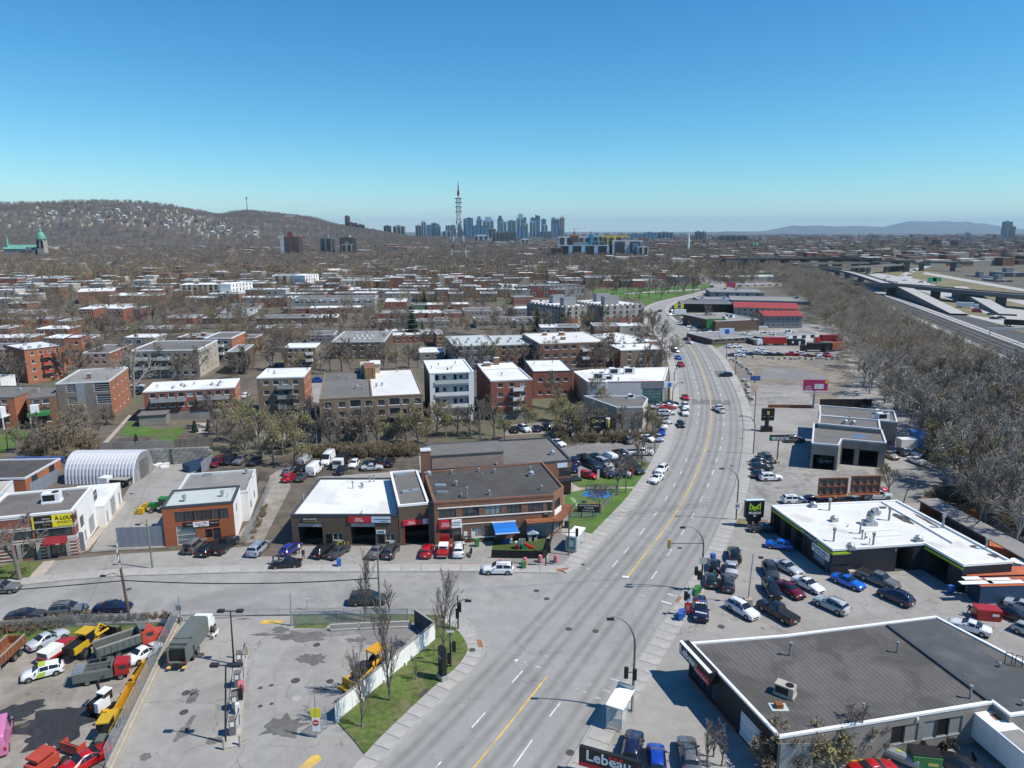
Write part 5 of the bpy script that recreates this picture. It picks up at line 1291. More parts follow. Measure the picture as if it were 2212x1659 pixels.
r_,W,D,H,fh=flat(0,1,(1235,752),(2028,712),(2112,634),1012,'long red brick block with white roof, two garden doors and small upper balconies','bred',nf=9,flo=3,nr=4,tops=(('pyramid',.3,.3,1),('pyramid',.37,.55,1),('pyramid',.42,.4,1),('pyramid',.72,.45,1),('pyramid',.8,.35,1),('pyramid',.8,.65,1),('vent',.1,.5),('vent',.5,.6)),wl2={'R':'borange'},balc=((.08,8.5,(2,),'fgrey'),(.58,8,(2,),'fgrey')),base=('cgrey',2.3),gr=fg)
pbx(r_,'porch','stgrey',(-.5,-5,0),(6.,-.1,2.9));pbx(r_,'porch_roof','rgrey',(-.8,-5.3,2.9),(6.3,-.05,3.1));pbx(r_,'deck','wood_fence',(W*.77,-3,2.4),(W*.95,-.05,2.6))
r_,W,D,H,fh=flat(0,1,(478,683),(942,660),(1098,540),1000,'derelict block clad in grey boards with factory windows and orange brick side','siding_wood','rpale','coping',nf=0,flo=3,nr=4,wl2={'R':'borange'},tops=(('chimney',.5,.3,1.),('vent',.2,.15),('vent',.9,.2),('vent',.75,.8),('dish',.98,.9)),extra=[(2.4,7.6,3.4,2.2,'win5grid','fwhite','glass'),(9.,7.4,3.9,2.6,'win5grid','fwhite','glass'),(9.4,4.,3.4,2.6,'win5grid','fwhite','glass'),(2.4,4.2,3,2,'win5grid','fwhite')],gr=fg)
pbx(r_,'metal_panel','gdull',(W*.36,-.08,0),(W*.52,-.004,H-.2))
t=T[1,1]
O,th,W,D,H=fpx(t,(545,815),(1447,772),(1392,552),1200,'B')
F_=[]
for f in rng(4):
 for i,x in En((.045,.175,.285,.43,.55,.66,.79,.905)):
  big=i in(2,5)
  F_.append((x*W,1.1+(f*(H-1.2)/4 if f else 0)+(.2 if f else 0),2.6 if big else 1.7,1.7 if big else 1.35,'win3sill' if big else 'win2sill'))
r_,*_=bldg('apartment_block','wide four-storey tan block, roof half grey and half white, brick stair tower on top','apartment block',O,th,W*.995,D,H,'btan','rgrey','btan',{'F':F_,'R':grid(D,4,3,1.2,1.3,1.2,2.9)},tops=(('stack',.36,.32),('vent',.42,.3),('vent',.26,.7,1.2),('vent',.17,.75,1.2),('vent',.56,.35,1.3),('vent',.62,.38,1.2),('vent',.82,.93),('vent',.42,.45,.8)),base=('stgrey',2.2),gr=fg)
pbx(r_,'white_roof','rdirty',(W*.5,.25,H-.24),(W*.985,D-.3,H-.19));pbx(r_,'roof_curb','btan',(W*.49,.2,H-.3),(W*.505,D*.6,H+.12))
pbx(r_,'stair_tower','brust',(W*.44,D*.66,H-.3),(W*.56,D*.9,H+2.9));pbx(r_,'stair_tower','stan',(W*.4,D*.9,H-.3),(W*.62,D*1.05,H+2.4));pbx(r_,'tower_roof','rwhite',(W*.51,D*.89,H+2.4),(W*.63,D*1.06,H+2.55))
for lx_ in(W*.452,W*.535):
 mb=MB()
 for i in rng(9):mb.bxx((lx_,D*.66-.12,H+.1+i*.33),(lx_+.5,D*.66-.08,H+.16+i*.33))
 mb.bxx((lx_,D*.66-.14,H),(lx_+.05,D*.66-.06,H+3));mb.bxx((lx_+.45,D*.66-.14,H),(lx_+.5,D*.66-.06,H+3));mb.bd('ladder','paint_yellow',r_)
for bx,z in((.27,2),(.27,1),(.655,2),(.655,1)):
 mb=MB();zz=1.2+z*(H-1.2)/4-.2;mb.bxx((bx*W,-1.3,zz),(bx*W+3,-.01,zz+.14));mb.mi=1;mb.bxx((bx*W,-1.3,zz+.14),(bx*W+3,-1.26,zz+1));mb.bd('balcony',['conc','wood_fence'],r_)
O,th,W,D,H=fpx(t,(1500,592),(1882,577),(1802,470),1010,'B')
r_,*_=bldg('apartment_block','four-storey block with recessed white balconies framed by white siding','apartment block',O,th,W,D,H,'bbrown','rwhite','sidew',{'F':[(W*.11,f*H/4+.35,W*.77,H/4-.55,'void')for f in rng(4)],'L':grid(D,4,5,1.,1.3,1.2,2.9)},wl2={'F':'sidew'},tops=(('vent',.1,.4),('vent',.3,.6),('vent',.55,.3),('vent',.72,.7),('chimney',.45,.25,.5)),gr=fg)
for f in rng(4):
 z=f*H/4+.35
 pbx(r_,'back_wall','sidew',(W*.11,1.6,z),(W*.88,1.7,z+H/4-.56))
 for x in(.14,.3,.55,.68):wdw(r_,'door',.9,2.,(W*x,1.54,z+.05),0,'fgrey','glass','door',False)if x in(.14,.55)else wdw(r_,'win1',1.,1.1,(W*x,1.54,z+.8),0,'fwhite','glass','window',False)
 pbx(r_,'balcony_rail','fwhite' if f<3 else 'rpa',(W*.11,-.25,z+.02),(W*.88,-.2,z+.95));pbx(r_,'balcony','conc',(W*.1,-.3,z-.12),(W*.89,1.6,z+.02))
r_,W,D,H,fh=flat(1,1,(2028,658),(2388,643),(2325,545),1000,'four-storey red brick block with white roof, chimney and side balconies','bred','rwhite','coping',nf=3,flo=4,nr=0,nl=4,tops=(('penthouse',.22,1.3,.6),('chimney',.5,1.4,1.6),('vent',.1,1.3),('vent',.4,.5)),balc=((.52,2.8,(1,2,3),'fwhite'),),base=('cgrey',1.8),gr=fg)
th_=r_.rotation_euler.z;pbx(r_,'rear_wall','bred',(0,D,-.2),(W*.98,D+9,H));pbx(r_,'rear_roof','rwhite',(.1,D+.1,H),(W*.97,D+8.9,H+.06))
r_,*_=flat(2,1,(180,578),(528,570),(402,472),810,'dark maroon brick block with white roof behind the bare round tree','bred','rwhite','cdark',nf=4,nr=0,nl=4,gr=fg,tops=(('vent',.2,.7),('vent',.7,.75)))
r_,*_=flat(2,1,(238,338),(825,318),(605,232),555,'wide three-storey brick block with white roof and stair heads near the avenue','brust','rdirty','stan',nf=7,flo=3,nr=0,nl=3,gr=fg,w=2.,h=1.5,tops=(('penthouse',.3,.8,.5),('penthouse',.55,.75,.6),('vent',.2,.4),('vent',.7,.5),('penthouse',.45,.35,.5)),balc=((.62,3.,(1,2),'fwhite'),))
r_,*_=flat(2,1,(940,392),(1305,380),(1130,337),548,'tan and red brick corner block with white roof at the avenue trees','btan','rwhite','cwhite',nf=3,flo=3,nr=2,nl=2,gr=fg,wl2={'L':'bred','R':'bred'},tops=(('stack',.2,.5),('stack',.5,.6),('vent',.7,.4),('vent',.1,.8)))
r_,*_=flat(2,1,(938,338),(1255,308),(1070,226),400,'block whose white roof holds a blue rain puddle by the avenue','brust','rwhite','cwhite',nf=2,flo=2,nr=2,nl=4,gr=fg,tops=(('penthouse',.25,.5,.5),('vent',.55,.6),('penthouse',.7,.2,.4)))
r_,*_=flat(1,1,(1712,358),(2080,345),(1990,262),540,'grey block with pale green gear-crowded roof behind bare trees, left one','sgrey','rpa','coping',nf=5,flo=3,nr=0,nl=3,gr=fg,tops=tuple(('stack',.1+.13*i,.3+.3*(i%2))for i in rng(6)))
r_,*_=flat(2,1,(-130,348),(180,340),(60,262),520,'grey block with pale green gear-crowded roof behind bare trees, right one','brust','rpa','coping',nf=4,flo=3,nr=0,nl=3,gr=fg,tops=tuple(('stack',.1+.15*i,.3+.3*(i%2))for i in rng(5)))
r_,*_=flat(1,1,(1560,252),(1620,250),(1640,214),365,'narrow end of an orange brick block with light grey roof','borange','rpale','coping',nf=2,flo=3,nr=0,gr=fg,name='house',cat='house')
r_,*_=flat(1,1,(1412,412),(1628,406),(1600,366),480,'small house with white roof between the grey block and the willow','stgrey','rwhite','cwhite',nf=2,flo=2,nr=0,gr=fg,name='house',cat='house')
r_,*_=flat(1,1,(648,322),(1108,318),(1070,222),470,'wide block with pyramid skylights on its grey roof and a dark doorway','bbrown','rpale','coping',nf=6,flo=3,nr=0,gr=fg,tops=tuple(('pyramid',.35+.1*(i%4),.3+.25*(i//4),1)for i in rng(8))+(('vent',.2,.2),('vent',.18,.6),('vent',.85,.3),('stack',.5,.9)))
r_,*_=flat(1,1,(235,372),(512,368),(520,330),550,'three-storey block with white roof strip and balconies in the bare trees','btan','rwhite','cwhite',nf=4,flo=3,nr=2,gr=fg,balc=((.7,2.4,(1,2),'fwhite'),))
r_,*_=flat(1,1,(430,262),(675,258),(690,222),300+40,'low dark house with grey roof left of the skylight block','sgrey','rgrey','coping',nf=3,flo=2,nr=1,gr=fg,name='house',cat='house')
r_,*_=flat(1,1,(1120,264),(1548,254),(1500,205),330,'row with dirty white roof behind the fir tree','bred','rdirty','cwhite',nf=7,flo=2,nr=1,gr=fg,name='row_house',cat='row house')
r_,*_=flat(0,1,(1120,398),(1712,388),(1815,305),640,'three-storey pale grey condominium block with shaded front galleries','stgrey','rgrey','cwhite',nf=8,flo=3,nr=4,wl2={'R':'stan'},gr=fg,tops=(('vent',.55,.5,1.5),('vent',.58,.55,1.5),('chimney',.6,1.1,1.2)),balc=((.3,6,(1,2),'rpa'),(.02,5,(1,2),'rpa')))
r_,*_=flat(0,1,(1760,290),(2000,288),(2055,235),500,'brick block with grey roof behind the grey condominium','stgrey','rgrey','cwhite',nf=3,flo=3,nr=1,wl2={'R':'borange'},gr=fg,balc=((.45,2.6,(1,2),'fwhite'),),tops=(('penthouse',-.3,.5,.5),))
r_,*_=flat(0,1,(1960,405),(2108,402),(2110,345),600,'small brown house with canopy in front of the bare tree cluster','bbrown','rpale','coping',nf=2,flo=2,nr=1,gr=fg,name='house',cat='house')
r_,*_=flat(0,1,(-300,385),(206,378),(260,330),640,'orange-brown brick block cut by the left edge, three storeys','borange','rgrey','coping',nf=6,flo=4,nr=0,gr=fg)
r_,*_=flat(0,1,(206,392),(552,352),(560,290),680,'tall orange brick block with stacked red balconies and white back roof','borange','rdirty','cdark',nf=4,flo=4,nr=0,gr=fg,wl2={},w=1.,tops=(('stack',.05,.2),('stack',.25,.2),('stack',.5,.2),('stack',.8,.2),('stack',.4,.7)),balc=((.4,2.5,(1,2,3),'red_orange'),))
r_,*_=flat(0,1,(555,290),(700,285),(802,250),520,'far wing of the tall orange block with white roof','borange','rdirty','cdark',nf=2,flo=3,nr=4,gr=fg)
r_,*_=flat(0,1,(700,420),(945,415),(1050,340),540,'pale red brick house end wall with grey roof between bare trees','brick_pink','rgrey','coping',nf=3,flo=2,nr=2,gr=fg,wl2={'R':'bred'},name='house',cat='house')
r_,W,D,H,fh=flat(0,1,(-300,805),(120,800),(180,700),1060,'orange brick house at the left edge with tall white rear balcony','borange','rgrey','rbrown',nf=3,flo=3,nr=0,gr=fg,name='house',cat='house',tops=(('stack',.7,.6),))
pbx(r_,'balcony','fwhite',(W*.55,-3.2,3.2),(W*.88,-.1,3.4));pbx(r_,'balcony_screen','sidew',(W*.58,-3.2,3.4),(W*.86,-1.2,5.9))
for x in(.57,.86):pbx(r_,'post','fwhite',(W*x,-3.2,0),(W*x+.2,-3.,3.2))
r_,W,D,H,fh=flat(0,1,(225,812),(470,790),(480,700),1060,'brick house with green balcony rail beside the derelict block','brust','rgrey','rbrown',nf=2,flo=3,nr=0,gr=fg,name='house',cat='house',tops=(('stack',.3,.6),))
pbx(r_,'balcony','bgreen',(0,-2.6,3.3),(W*.8,-.1,4.2));pbx(r_,'post','fwhite',(.5,-2.5,0),(.7,-2.3,3.3));pbx(r_,'awning','sidew',(.8,-2.2,4.2),(2.6,-1.,6.2))
r_,*_=flat(0,1,(-300,640),(0,640),(82,603),745,'plain white wall building cut by the left edge','stwhite','rpale','cwhite',nf=0,flo=2,nr=0,gr=fg,name='house',cat='house')
def cst(c,r,A,B,C,c_of,yb,lb,nf,nl):
 r_,W,D,H,fh=flat(c,r,A,B,C,yb,lb,'stone','rdirty','stone',nf=nf,flo=4,nr=0,nl=nl,c_of=c_of,name='condominium',cat='apartment block',gr='crenellated condominiums',w=1.5,h=1.7,frame='fdark',style='win2')
 mb=MB();n=int(W/3.2)
 for i in rng(n):mb.bxx((W*i/n,-.1,H),(W*i/n+1.6,.5,H+.8))
 n2=int(D/3.2)
 for i in rng(n2):mb.bxx((-.1,D*i/n2,H),(.5,D*i/n2+1.6,H+.8))
 o=mb.bd('battlement','stone',r_);o['kind']='stuff'
 for i in rng(max(1,nf//2)):pbx(r_,'brick_panel','bred',(W*(i+.5)/max(1,nf//2)-W*.12,-.06,0),(W*(i+.5)/max(1,nf//2)+W*.12,-.01,H*.42))
 for x,y in((.25,.25),(.45,.7)):pbx(r_,'stair_head','sgrey',(W*x,D*y,H-.2),(W*x+W*.35,D*y+min(6,D*.1),H+4.2))
 return r_
cst(2,0,(462,1122),(750,1098),(216,1028),'A',1290,'long grey stone condominium with crenellated roof edge, left one',5,12)
cst(2,0,(790,1112),(1145,1092),(662,1048),'A',1290,'grey stone condominium with crenellated roof edge, right one by the bend',6,6)
r_,*_=flat(2,0,(710,1270),(1110,1275),(1010,1255),1330,'low brown house with flat grey roof before the crenellated condominiums','bbrown','rgrey','coping',nf=4,flo=1,nr=0,name='house',cat='house')
r_,*_=flat(2,0,(275,940),(632,925),(600,905),1030,'long blue-grey house row with white window frames left of the park','sgrey','rbrown','cdark',nf=9,flo=3,nr=1,name='row_house',cat='row house',wl2={})
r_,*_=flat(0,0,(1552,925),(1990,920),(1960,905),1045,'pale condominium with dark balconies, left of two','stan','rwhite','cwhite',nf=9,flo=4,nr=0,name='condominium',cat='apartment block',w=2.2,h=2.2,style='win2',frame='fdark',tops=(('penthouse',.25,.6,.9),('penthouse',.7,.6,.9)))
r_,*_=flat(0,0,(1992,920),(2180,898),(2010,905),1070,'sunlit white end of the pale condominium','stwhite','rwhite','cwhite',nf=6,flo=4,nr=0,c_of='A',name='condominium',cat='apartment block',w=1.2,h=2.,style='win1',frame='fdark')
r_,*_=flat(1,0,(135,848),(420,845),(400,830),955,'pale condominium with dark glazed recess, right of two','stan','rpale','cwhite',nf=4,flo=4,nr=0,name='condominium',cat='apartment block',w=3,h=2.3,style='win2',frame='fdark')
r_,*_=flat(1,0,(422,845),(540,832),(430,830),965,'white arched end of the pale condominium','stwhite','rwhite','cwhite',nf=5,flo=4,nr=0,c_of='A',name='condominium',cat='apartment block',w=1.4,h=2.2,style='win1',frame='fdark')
ROWS=[(0,0,(668,985),(985,975),(985,950),1090,'dark brick row with white roof and two balconies on the left','brust','rwhite',5,2),(0,0,(940,1020),(1180,1015),(1200,992),1085,'brick houses with white roof right of the balcony row','brust','rwhite',5,2),(0,0,(1185,1020),(1400,1015),(1475,997),1075,'brick house with sunlit pink end wall in the left distance','bred','rpale',3,2),(0,0,(730,1118),(1070,1112),(1085,1090),1160,'low hall with bright white roof on the left','bred','rwhite',0,1),(0,0,(-50,1170),(120,1165),(195,1130),1215,'brown house with grey roof at the left edge','brust','rpale',2,1),(0,0,(130,1178),(330,1172),(412,1138),1225,'house with red coping and tan end wall on the left','btan','rpale',3,1),(0,0,(-50,1225),(740,1215),(740,1200),1285,'long low orange brick row screened by bare trees','borange','rpale',12,1),(0,0,(1408,1212),(1668,1210),(1720,1183),1268,'brick house with white balcony boxes and grey roof','bred','rpale',3,1),(0,0,(1745,1212),(2110,1208),(2150,1168),1262,'dark brick house with broad grey roof and white vents','bbrown','rpale',5,1),(0,0,(1870,1130),(2210,1124),(2212,1085),1172,'mansard house with brown slope and white dormer ends','sidew','rbrown',6,1),(0,0,(1340,1308),(1690,1300),(1725,1268),1345,'low house with broad white-edged roof','bbrown','rpale',6,1),(0,0,(990,1310),(1340,1302),(1345,1280),1355,'low brown row with grey roof behind the pale tree','bbrown','rpale',6,1),(1,0,(305,1045),(1025,1040),(1020,1015),1150,'grey row with brown mansard roof and white gabled dormers','stone','rbrown',14,2),(1,0,(235,1128),(450,1126),(450,1115),1172,'low brick house with dark roof left of the white-roofed row','bred','rbrown',4,1),(1,0,(452,1125),(922,1118),(920,1103),1172,'red brick row with clean white roof below the dormers','bred','rwhite',8,1),(1,0,(684,962),(892,960),(890,945),1010,'detached red brick house with white roof right of the tree belt','bred','rwhite',5,1),(1,0,(0,1212),(460,1208),(470,1182),1268,'long brick row with grey roof and little white balconies','bbrown','rgrey',8,1),(1,0,(460,1208),(700,1205),(710,1178),1250,'row end with white roof above the round bare tree','bbrown','rwhite',4,1),(1,0,(0,1300),(130,1296),(160,1272),1340,'little brick house with pale roof at the left of centre','brust','rpa',3,1),(1,0,(135,1296),(370,1290),(372,1262),1345,'purple-brown brick house beside the pale roofed one','brick_pink','rbrown',4,1),(1,0,(1028,1170),(1158,1168),(1160,1150),1222,'brick house with grey roof, first of the row by the fir','bred','rpale',2,1),(1,0,(1178,1168),(1300,1165),(1300,1145),1218,'brick house with white door, second of the row by the fir','bred','rgrey',2,1),(1,0,(1340,1168),(1478,1165),(1480,1142),1215,'brick house with snowy roof right behind the fir','bred','rwhite',2,1),(1,0,(1485,1168),(1605,1165),(1605,1142),1215,'brick house with bluish white roof right of the fir','bred','rwhite',2,1),(1,0,(1625,1170),(1775,1165),(1775,1138),1215,'brick house with chimney and grey roof right of the fir row','bred','rgrey',3,1),(1,0,(1035,1245),(1190,1240),(1190,1218),1300,'house with red-brown roof under the fir, left','bred','rbrown',3,1),(1,0,(1192,1240),(1335,1238),(1335,1218),1300,'house with blue tinted roof under the fir','sgrey','slate',3,1),(1,0,(1395,1240),(1530,1236),(1530,1215),1290,'house with grey roof right of the fir trunk','sgrey','rgrey',3,1),(1,0,(1532,1236),(1690,1234),(1688,1206),1298,'house with rust-red roof and white porch','stone','rbrown',3,1),(1,0,(1800,1150),(2125,1145),(2125,1118),1200,'grey stone row with tiled mansard slopes, rear one','stone','rgrey',8,1),(1,0,(1905,1235),(2230,1228),(2230,1195),1300,'grey stone row with gabled dormers, front one','stone','rbrown',7,1),(1,0,(2250,1235),(2480,1228),(2480,1195),1300,'grey stone house with gables left of the spruce','stone','rbrown',4,1),(1,0,(1112,1072),(1300,1070),(1300,1038),1132,'red brick house with messy white roof left of the spruce','bred','rdirty',3,1),(1,0,(1340,1098),(1475,1096),(1475,1080),1132,'green fronted house right of the spruce','bgreen','rgrey',3,1),(1,0,(1478,1096),(1635,1094),(1635,1078),1135,'red brick house right of the green fronted one','bred','rwhite',3,1),(1,0,(1690,1092),(1840,1090),(1840,1075),1135,'red brick house with dormer behind the grey row','bred','rwhite',3,1),(1,0,(1860,935),(1935,932),(1935,915),975,'white walled house in the middle distance','stwhite','rgrey',1,1),(1,0,(2120,925),(2210,920),(2215,905),970,'tall white box house in the middle distance','stwhite','rwhite',1,2),(2,0,(-8,925),(50,920),(52,905),968,'white house left of the crenellated blocks','sidew','rwhite',1,2),(2,0,(15,1030),(185,1025),(190,1015),1095,'red brick house with white porches left of the crenellated blocks','bred','rgrey',5,2),(2,0,(0,1130),(200,1125),(215,1108),1200,'blue-grey row with white roof behind the big spruce','sgrey','rwhite',5,1),(2,0,(690,855),(855,850),(860,840),920,'dark stone house above the park','stone','rdark',5,2),(2,0,(625,815),(700,812),(705,800),880,'narrow brick house with white roof above the park street','bred','rwhite',2,2),(2,0,(1060,885),(1300,880),(1305,870),925,'low pale house row behind the park trees','stan','rpale',5,1),(2,0,(1420,855),(1545,850),(1560,812),900,'white roofed shop with mural wall beside the avenue','cblue','rwhite',2,2),(1,0,(635,800),(810,795),(812,775),860,'red brick block with pale frame pilasters','bred','rwhite',4,2),(1,0,(850,775),(1000,772),(1000,758),815,'pale stone block with white roof units, left half','stan','rwhite',5,2),(1,0,(1030,778),(1200,772),(1205,758),815,'pale stone block with dark windows, right half','stan','rwhite',5,2),(1,0,(1180,712),(1500,708),(1500,698),745,'long low brick school wing in the middle distance','bred','rpale',14,1),(1,0,(1505,722),(1600,718),(1600,708),760,'brick end pavilion with white bands','bred','rpale',3,2),(0,0,(305,708),(510,706),(515,690),770,'red brick hall with white roof left of the church','bred','rwhite',5,2),(0,0,(488,745),(700,742),(700,715),800,'pale grey block with green roof edge and loggias','stgrey','rpa',6,2),(0,0,(1385,545),(1600,540),(1600,525),575,'long dark school with white window rows at the hill foot','bbrown','rpa',12,1),(0,0,(905,535),(1045,530),(1045,515),555,'brown brick school wing at the hill foot','bbrown','rbrown',6,1),(1,0,(820,640),(1030,636),(1030,618),665,'brick block with white penthouse line','bred','rwhite',8,1),(1,0,(1310,600),(1535,595),(1535,580),632,'grey stone institute with bright red roof','stone','roof_red',12,2),(2,0,(120,660),(250,655),(250,648),712,'dark brown windowless block with white roof','bbrown','rwhite',0,1),(2,0,(1380,765),(1575,758),(1570,735),800,'church hall with sloping brown roof by the far avenue','bbrown','rbrown',0,1),]
for(c,r,A,B,C,yb,lab,wall,roof,n,fl)in ROWS:
 r_,W,D,H,fh=flat(c,r,A,B,C,yb,lab,wall,roof,'coping' if roof!='rwhite' else 'cwhite',nf=n,flo=fl,nr=0,name='row_house',cat='row house',gr='houses in the middle distance',w=1.5,h=1.3,z0=1.,style='win2' if n<9 else 'win1')
 q=Rnd(len(lab)*7+int(A[0]))
 for i in rng(int(min(5,W/7))):rtp(r_,q.choice(('vent','vent','chimney')),q.uniform(.08,.92)*W,q.uniform(.2,.8)*D,H-.22,q.uniform(.8,1.3))
 if 'dormers' in lab or 'gable' in lab:
  k=max(3,n//2)
  for i in rng(k):
   x=W*(i+.5)/k;mb=MB();mb.mi=0
   mb.qd((x-1.5,-.25,H-1.6),(x+1.5,-.25,H-1.6),(x,-.25,H+.7));mb.mi=1;mb.qd((x-1.6,-.4,H-1.65),(x,-.4,H+.8),(x,2,H+.8),(x-1.6,2,H-1.65));mb.qd((x,-.4,H+.8),(x+1.6,-.4,H-1.65),(x+1.6,2,H-1.65),(x,2,H+.8));mb.bd('dormer',['sidew' if 'white gabled' in lab else 'stone',roof],r_)
CM=[(2,1,(1815,205),(2210,190),(2190,125),230,'flat tan shop with long grey roof by the blue figure billboard','stan','rpale',4),(2,1,(1730,295),(2085,275),(2120,210),350,'dark low restaurant with wide grey roof and patio fence','bbrown','rpale',6),(2,1,(2090,300),(2400,290),(2420,235),345,'low shop continuing the dark restaurant to the right','bbrown','rpale',4),(3,1,(180,265),(440,250),(400,210),320,'white and blue metal shed in the truck yard','sidew','rpale',3),(3,1,(-20,285),(180,268),(180,215),345,'brown workshop with dusty roof in the truck yard','bbrown','rpale',3),(2,1,(1480,80),(1760,140),(1800,60),170,'low dark furniture shop at the bend','bbrown','rpale',3),(2,0,(1470,1085),(1915,1090),(1950,1062),1160,'long black walled store behind the bend','cblack','rgrey',0),(2,0,(1610,1050),(1900,1052),(1870,1030),1078,'blue walled warehouse with pale roof','cblue','rpale',0),(2,0,(1900,1055),(2600,1070),(2520,1032),1085,'wide low warehouse with pale sloping roof behind the motel','sgrey','rpale',0),(2,0,(1720,985),(2180,990),(2180,962),1030,'long slate grey warehouse beyond the bend','sgrey','rpale',5),(2,0,(1930,925),(2330,915),(2320,905),950,'white trimmed shop row with loading doors','stan','rpale',6),(2,0,(1870,860),(2400,850),(2330,835),895,'long shop with green striped roof line','sgrey','rpa',0),(2,0,(1850,820),(2420,815),(2360,800),840,'green trimmed warehouse farthest up the avenue','bgreen','rpale',0),(2,0,(1385,1100),(1470,1110),(1470,1085),1150,'bright blue discount shop front at the bend','cblue','rgrey',1),]
for(c,r,A,B,C,yb,lab,wall,roof,n)in CM:
 r_,W,D,H,fh=flat(c,r,A,B,C,yb,lab,wall,roof,'coping',nf=n,flo=1,nr=0,name='commercial_building',cat='shop building',gr='low commercial buildings right of the avenue',w=2.4,h=1.6,frame='fgrey')
 q=Rnd(len(lab))
 for i in rng(4):rtp(r_,q.choice(('vent','hvac','vent')),q.uniform(.1,.9)*W,q.uniform(.2,.8)*D,H-.22,1.1)
def pit(c,r,A,B,C,yb,lb,wall,n,fl,hr=1.9):
 t=T[c,r];O,th,W,D,H=fpx(t,A,B,C,yb,'B','A')
 r_=thg('motel',lb,'motel',(O.x,O.y,0),th,'motel wings')
 H-=.2
 for k in 'FRL':
  mb=MB();org,ang,L=FACES[k](W,D);fs=grid(L,fl,n if k=='F' else 2,1.6,1.3,1.,(H-.3)/fl)
  fcd(mb,org,ang,L,H,[(x[0],x[1],x[2],x[3],.15)for x in fs],-.2,.15);mb.bd('wall',[wall,'interior'],r_)
  for x in fs:cs,sn=cos(ang),sin(ang);wdw(r_,'win2',x[2],x[3],(org[0]+x[0]*cs-.08*sn,org[1]+x[0]*sn+.08*cs,x[1]),ang,'fwhite','glass','window',False)
 mb=MB();e=.7;a,b,c_,d=(-e,-e,H),(W+e,-e,H),(W+e,D+e,H),(-e,D+e,H);p,q=(-e,D/2,H+hr),(W+e,D/2,H+hr)
 mb.qd(a,b,q,p);mb.qd(c_,d,p,q);mb.qd(b,c_,q);mb.qd(d,a,p);mb.qd(d,c_,b,a);mb.bd('roof','roof_red',r_)
 return r_
pit(3,0,(-30,1190),(300,1190),(320,1160),1300,'motel wing with red pitched roof and pale grey gable end, nearest','sgrey',7,2)
pit(2,0,(1925,1115),(2470,1130),(2470,1088),1200,'long motel wing with red pitched roof, behind','stan',10,2)
walls_=['bred','brust','bbrown','bred','btan','stone','brust','stan']
roofs_=['rwhite','rpale','rgrey','rgrey','rbrown','rwhite','rpale','rdirty']
wn_={'bred':'red brick','brust':'rust brick','bbrown':'brown brick','btan':'tan brick','stone':'grey stone','stan':'cream'}
rn_={'rwhite':'white','rpale':'pale grey','rgrey':'grey','rbrown':'brown','rdirty':'stained white'}
HM={}
def hpt(i,W,D,H,far=False):
 key=(i,far)
 if key in HM:return HM[key]
 mb=MB();mb.prm([(0,0),(W,0),(W,D),(0,D)],-.2,H,cap=False)
 wallm=mb.mesh('wall',walls_[i])
 mb=MB();mb.sht([(.15,.15),(W-.15,.15),(W-.15,D-.15),(.15,D-.15)],H-.2);roofm=mb.mesh('roof',roofs_[i])
 mb=MB()
 for a,b in(((-.1,-.1,H-.25),(W+.1,.3,H+.1)),((-.1,D-.3,H-.25),(W+.1,D+.1,H+.1)),((-.1,.3,H-.25),(.3,D-.3,H+.1)),((W-.3,.3,H-.25),(W+.1,D-.3,H+.1))):mb.bxx(a,b)
 copm=mb.mesh('parapet','coping' if i%2 else 'cwhite')
 HM[key]=(wallm,roofm,copm)
 return HM[key]
WF=MB()
WF.mi=0;WF.bxx((0,-.05,0),(1.6,.02,1.5));WF.mi=1;WF.bxx((.12,-.07,.12),(.76,-.05,1.38));WF.bxx((.84,-.07,.12),(1.48,-.05,1.38))
WFm=WF.mesh('window',['fwhite','glass'])
CHM=MB();CHM.box((0,0,.5),(.9,.7,1.1));CHm=CHM.mesh('chimney','brust')
VM=MB();VM.cyl((0,0,0),(0,0,.9),.3,.35,7);Vm=VM.mesh('roof_vent','galv')
def avx(Y):
 best=None
 for p in REs:
  if best is None or abs(p.y-Y)<abs(best.y-Y):best=p
 return best.x if Y<560 else 95+(Y-560)*.42
HB=[(0,0)]
taken=[(o.location.copy(),o)for o in bpy.data.objects if o.parent is None and o.get('group')in('houses in the middle distance','blocks of flats behind the garages','crenellated condominiums')]
def busy(x,y,w):
 for l,o in taken:
  if abs(l.y-y)<26 and-w-6<(x-l.x)<42:return True
 return False
q=Rnd(11)
house_rows=[]
Y=300.
while Y<1500:
 house_rows.append(Y);Y+=26+Y*.012
hcount=0;STUFFH={k:MB()for k in rng(8)};SROOF={k:MB()for k in rng(8)}
FARH=[]
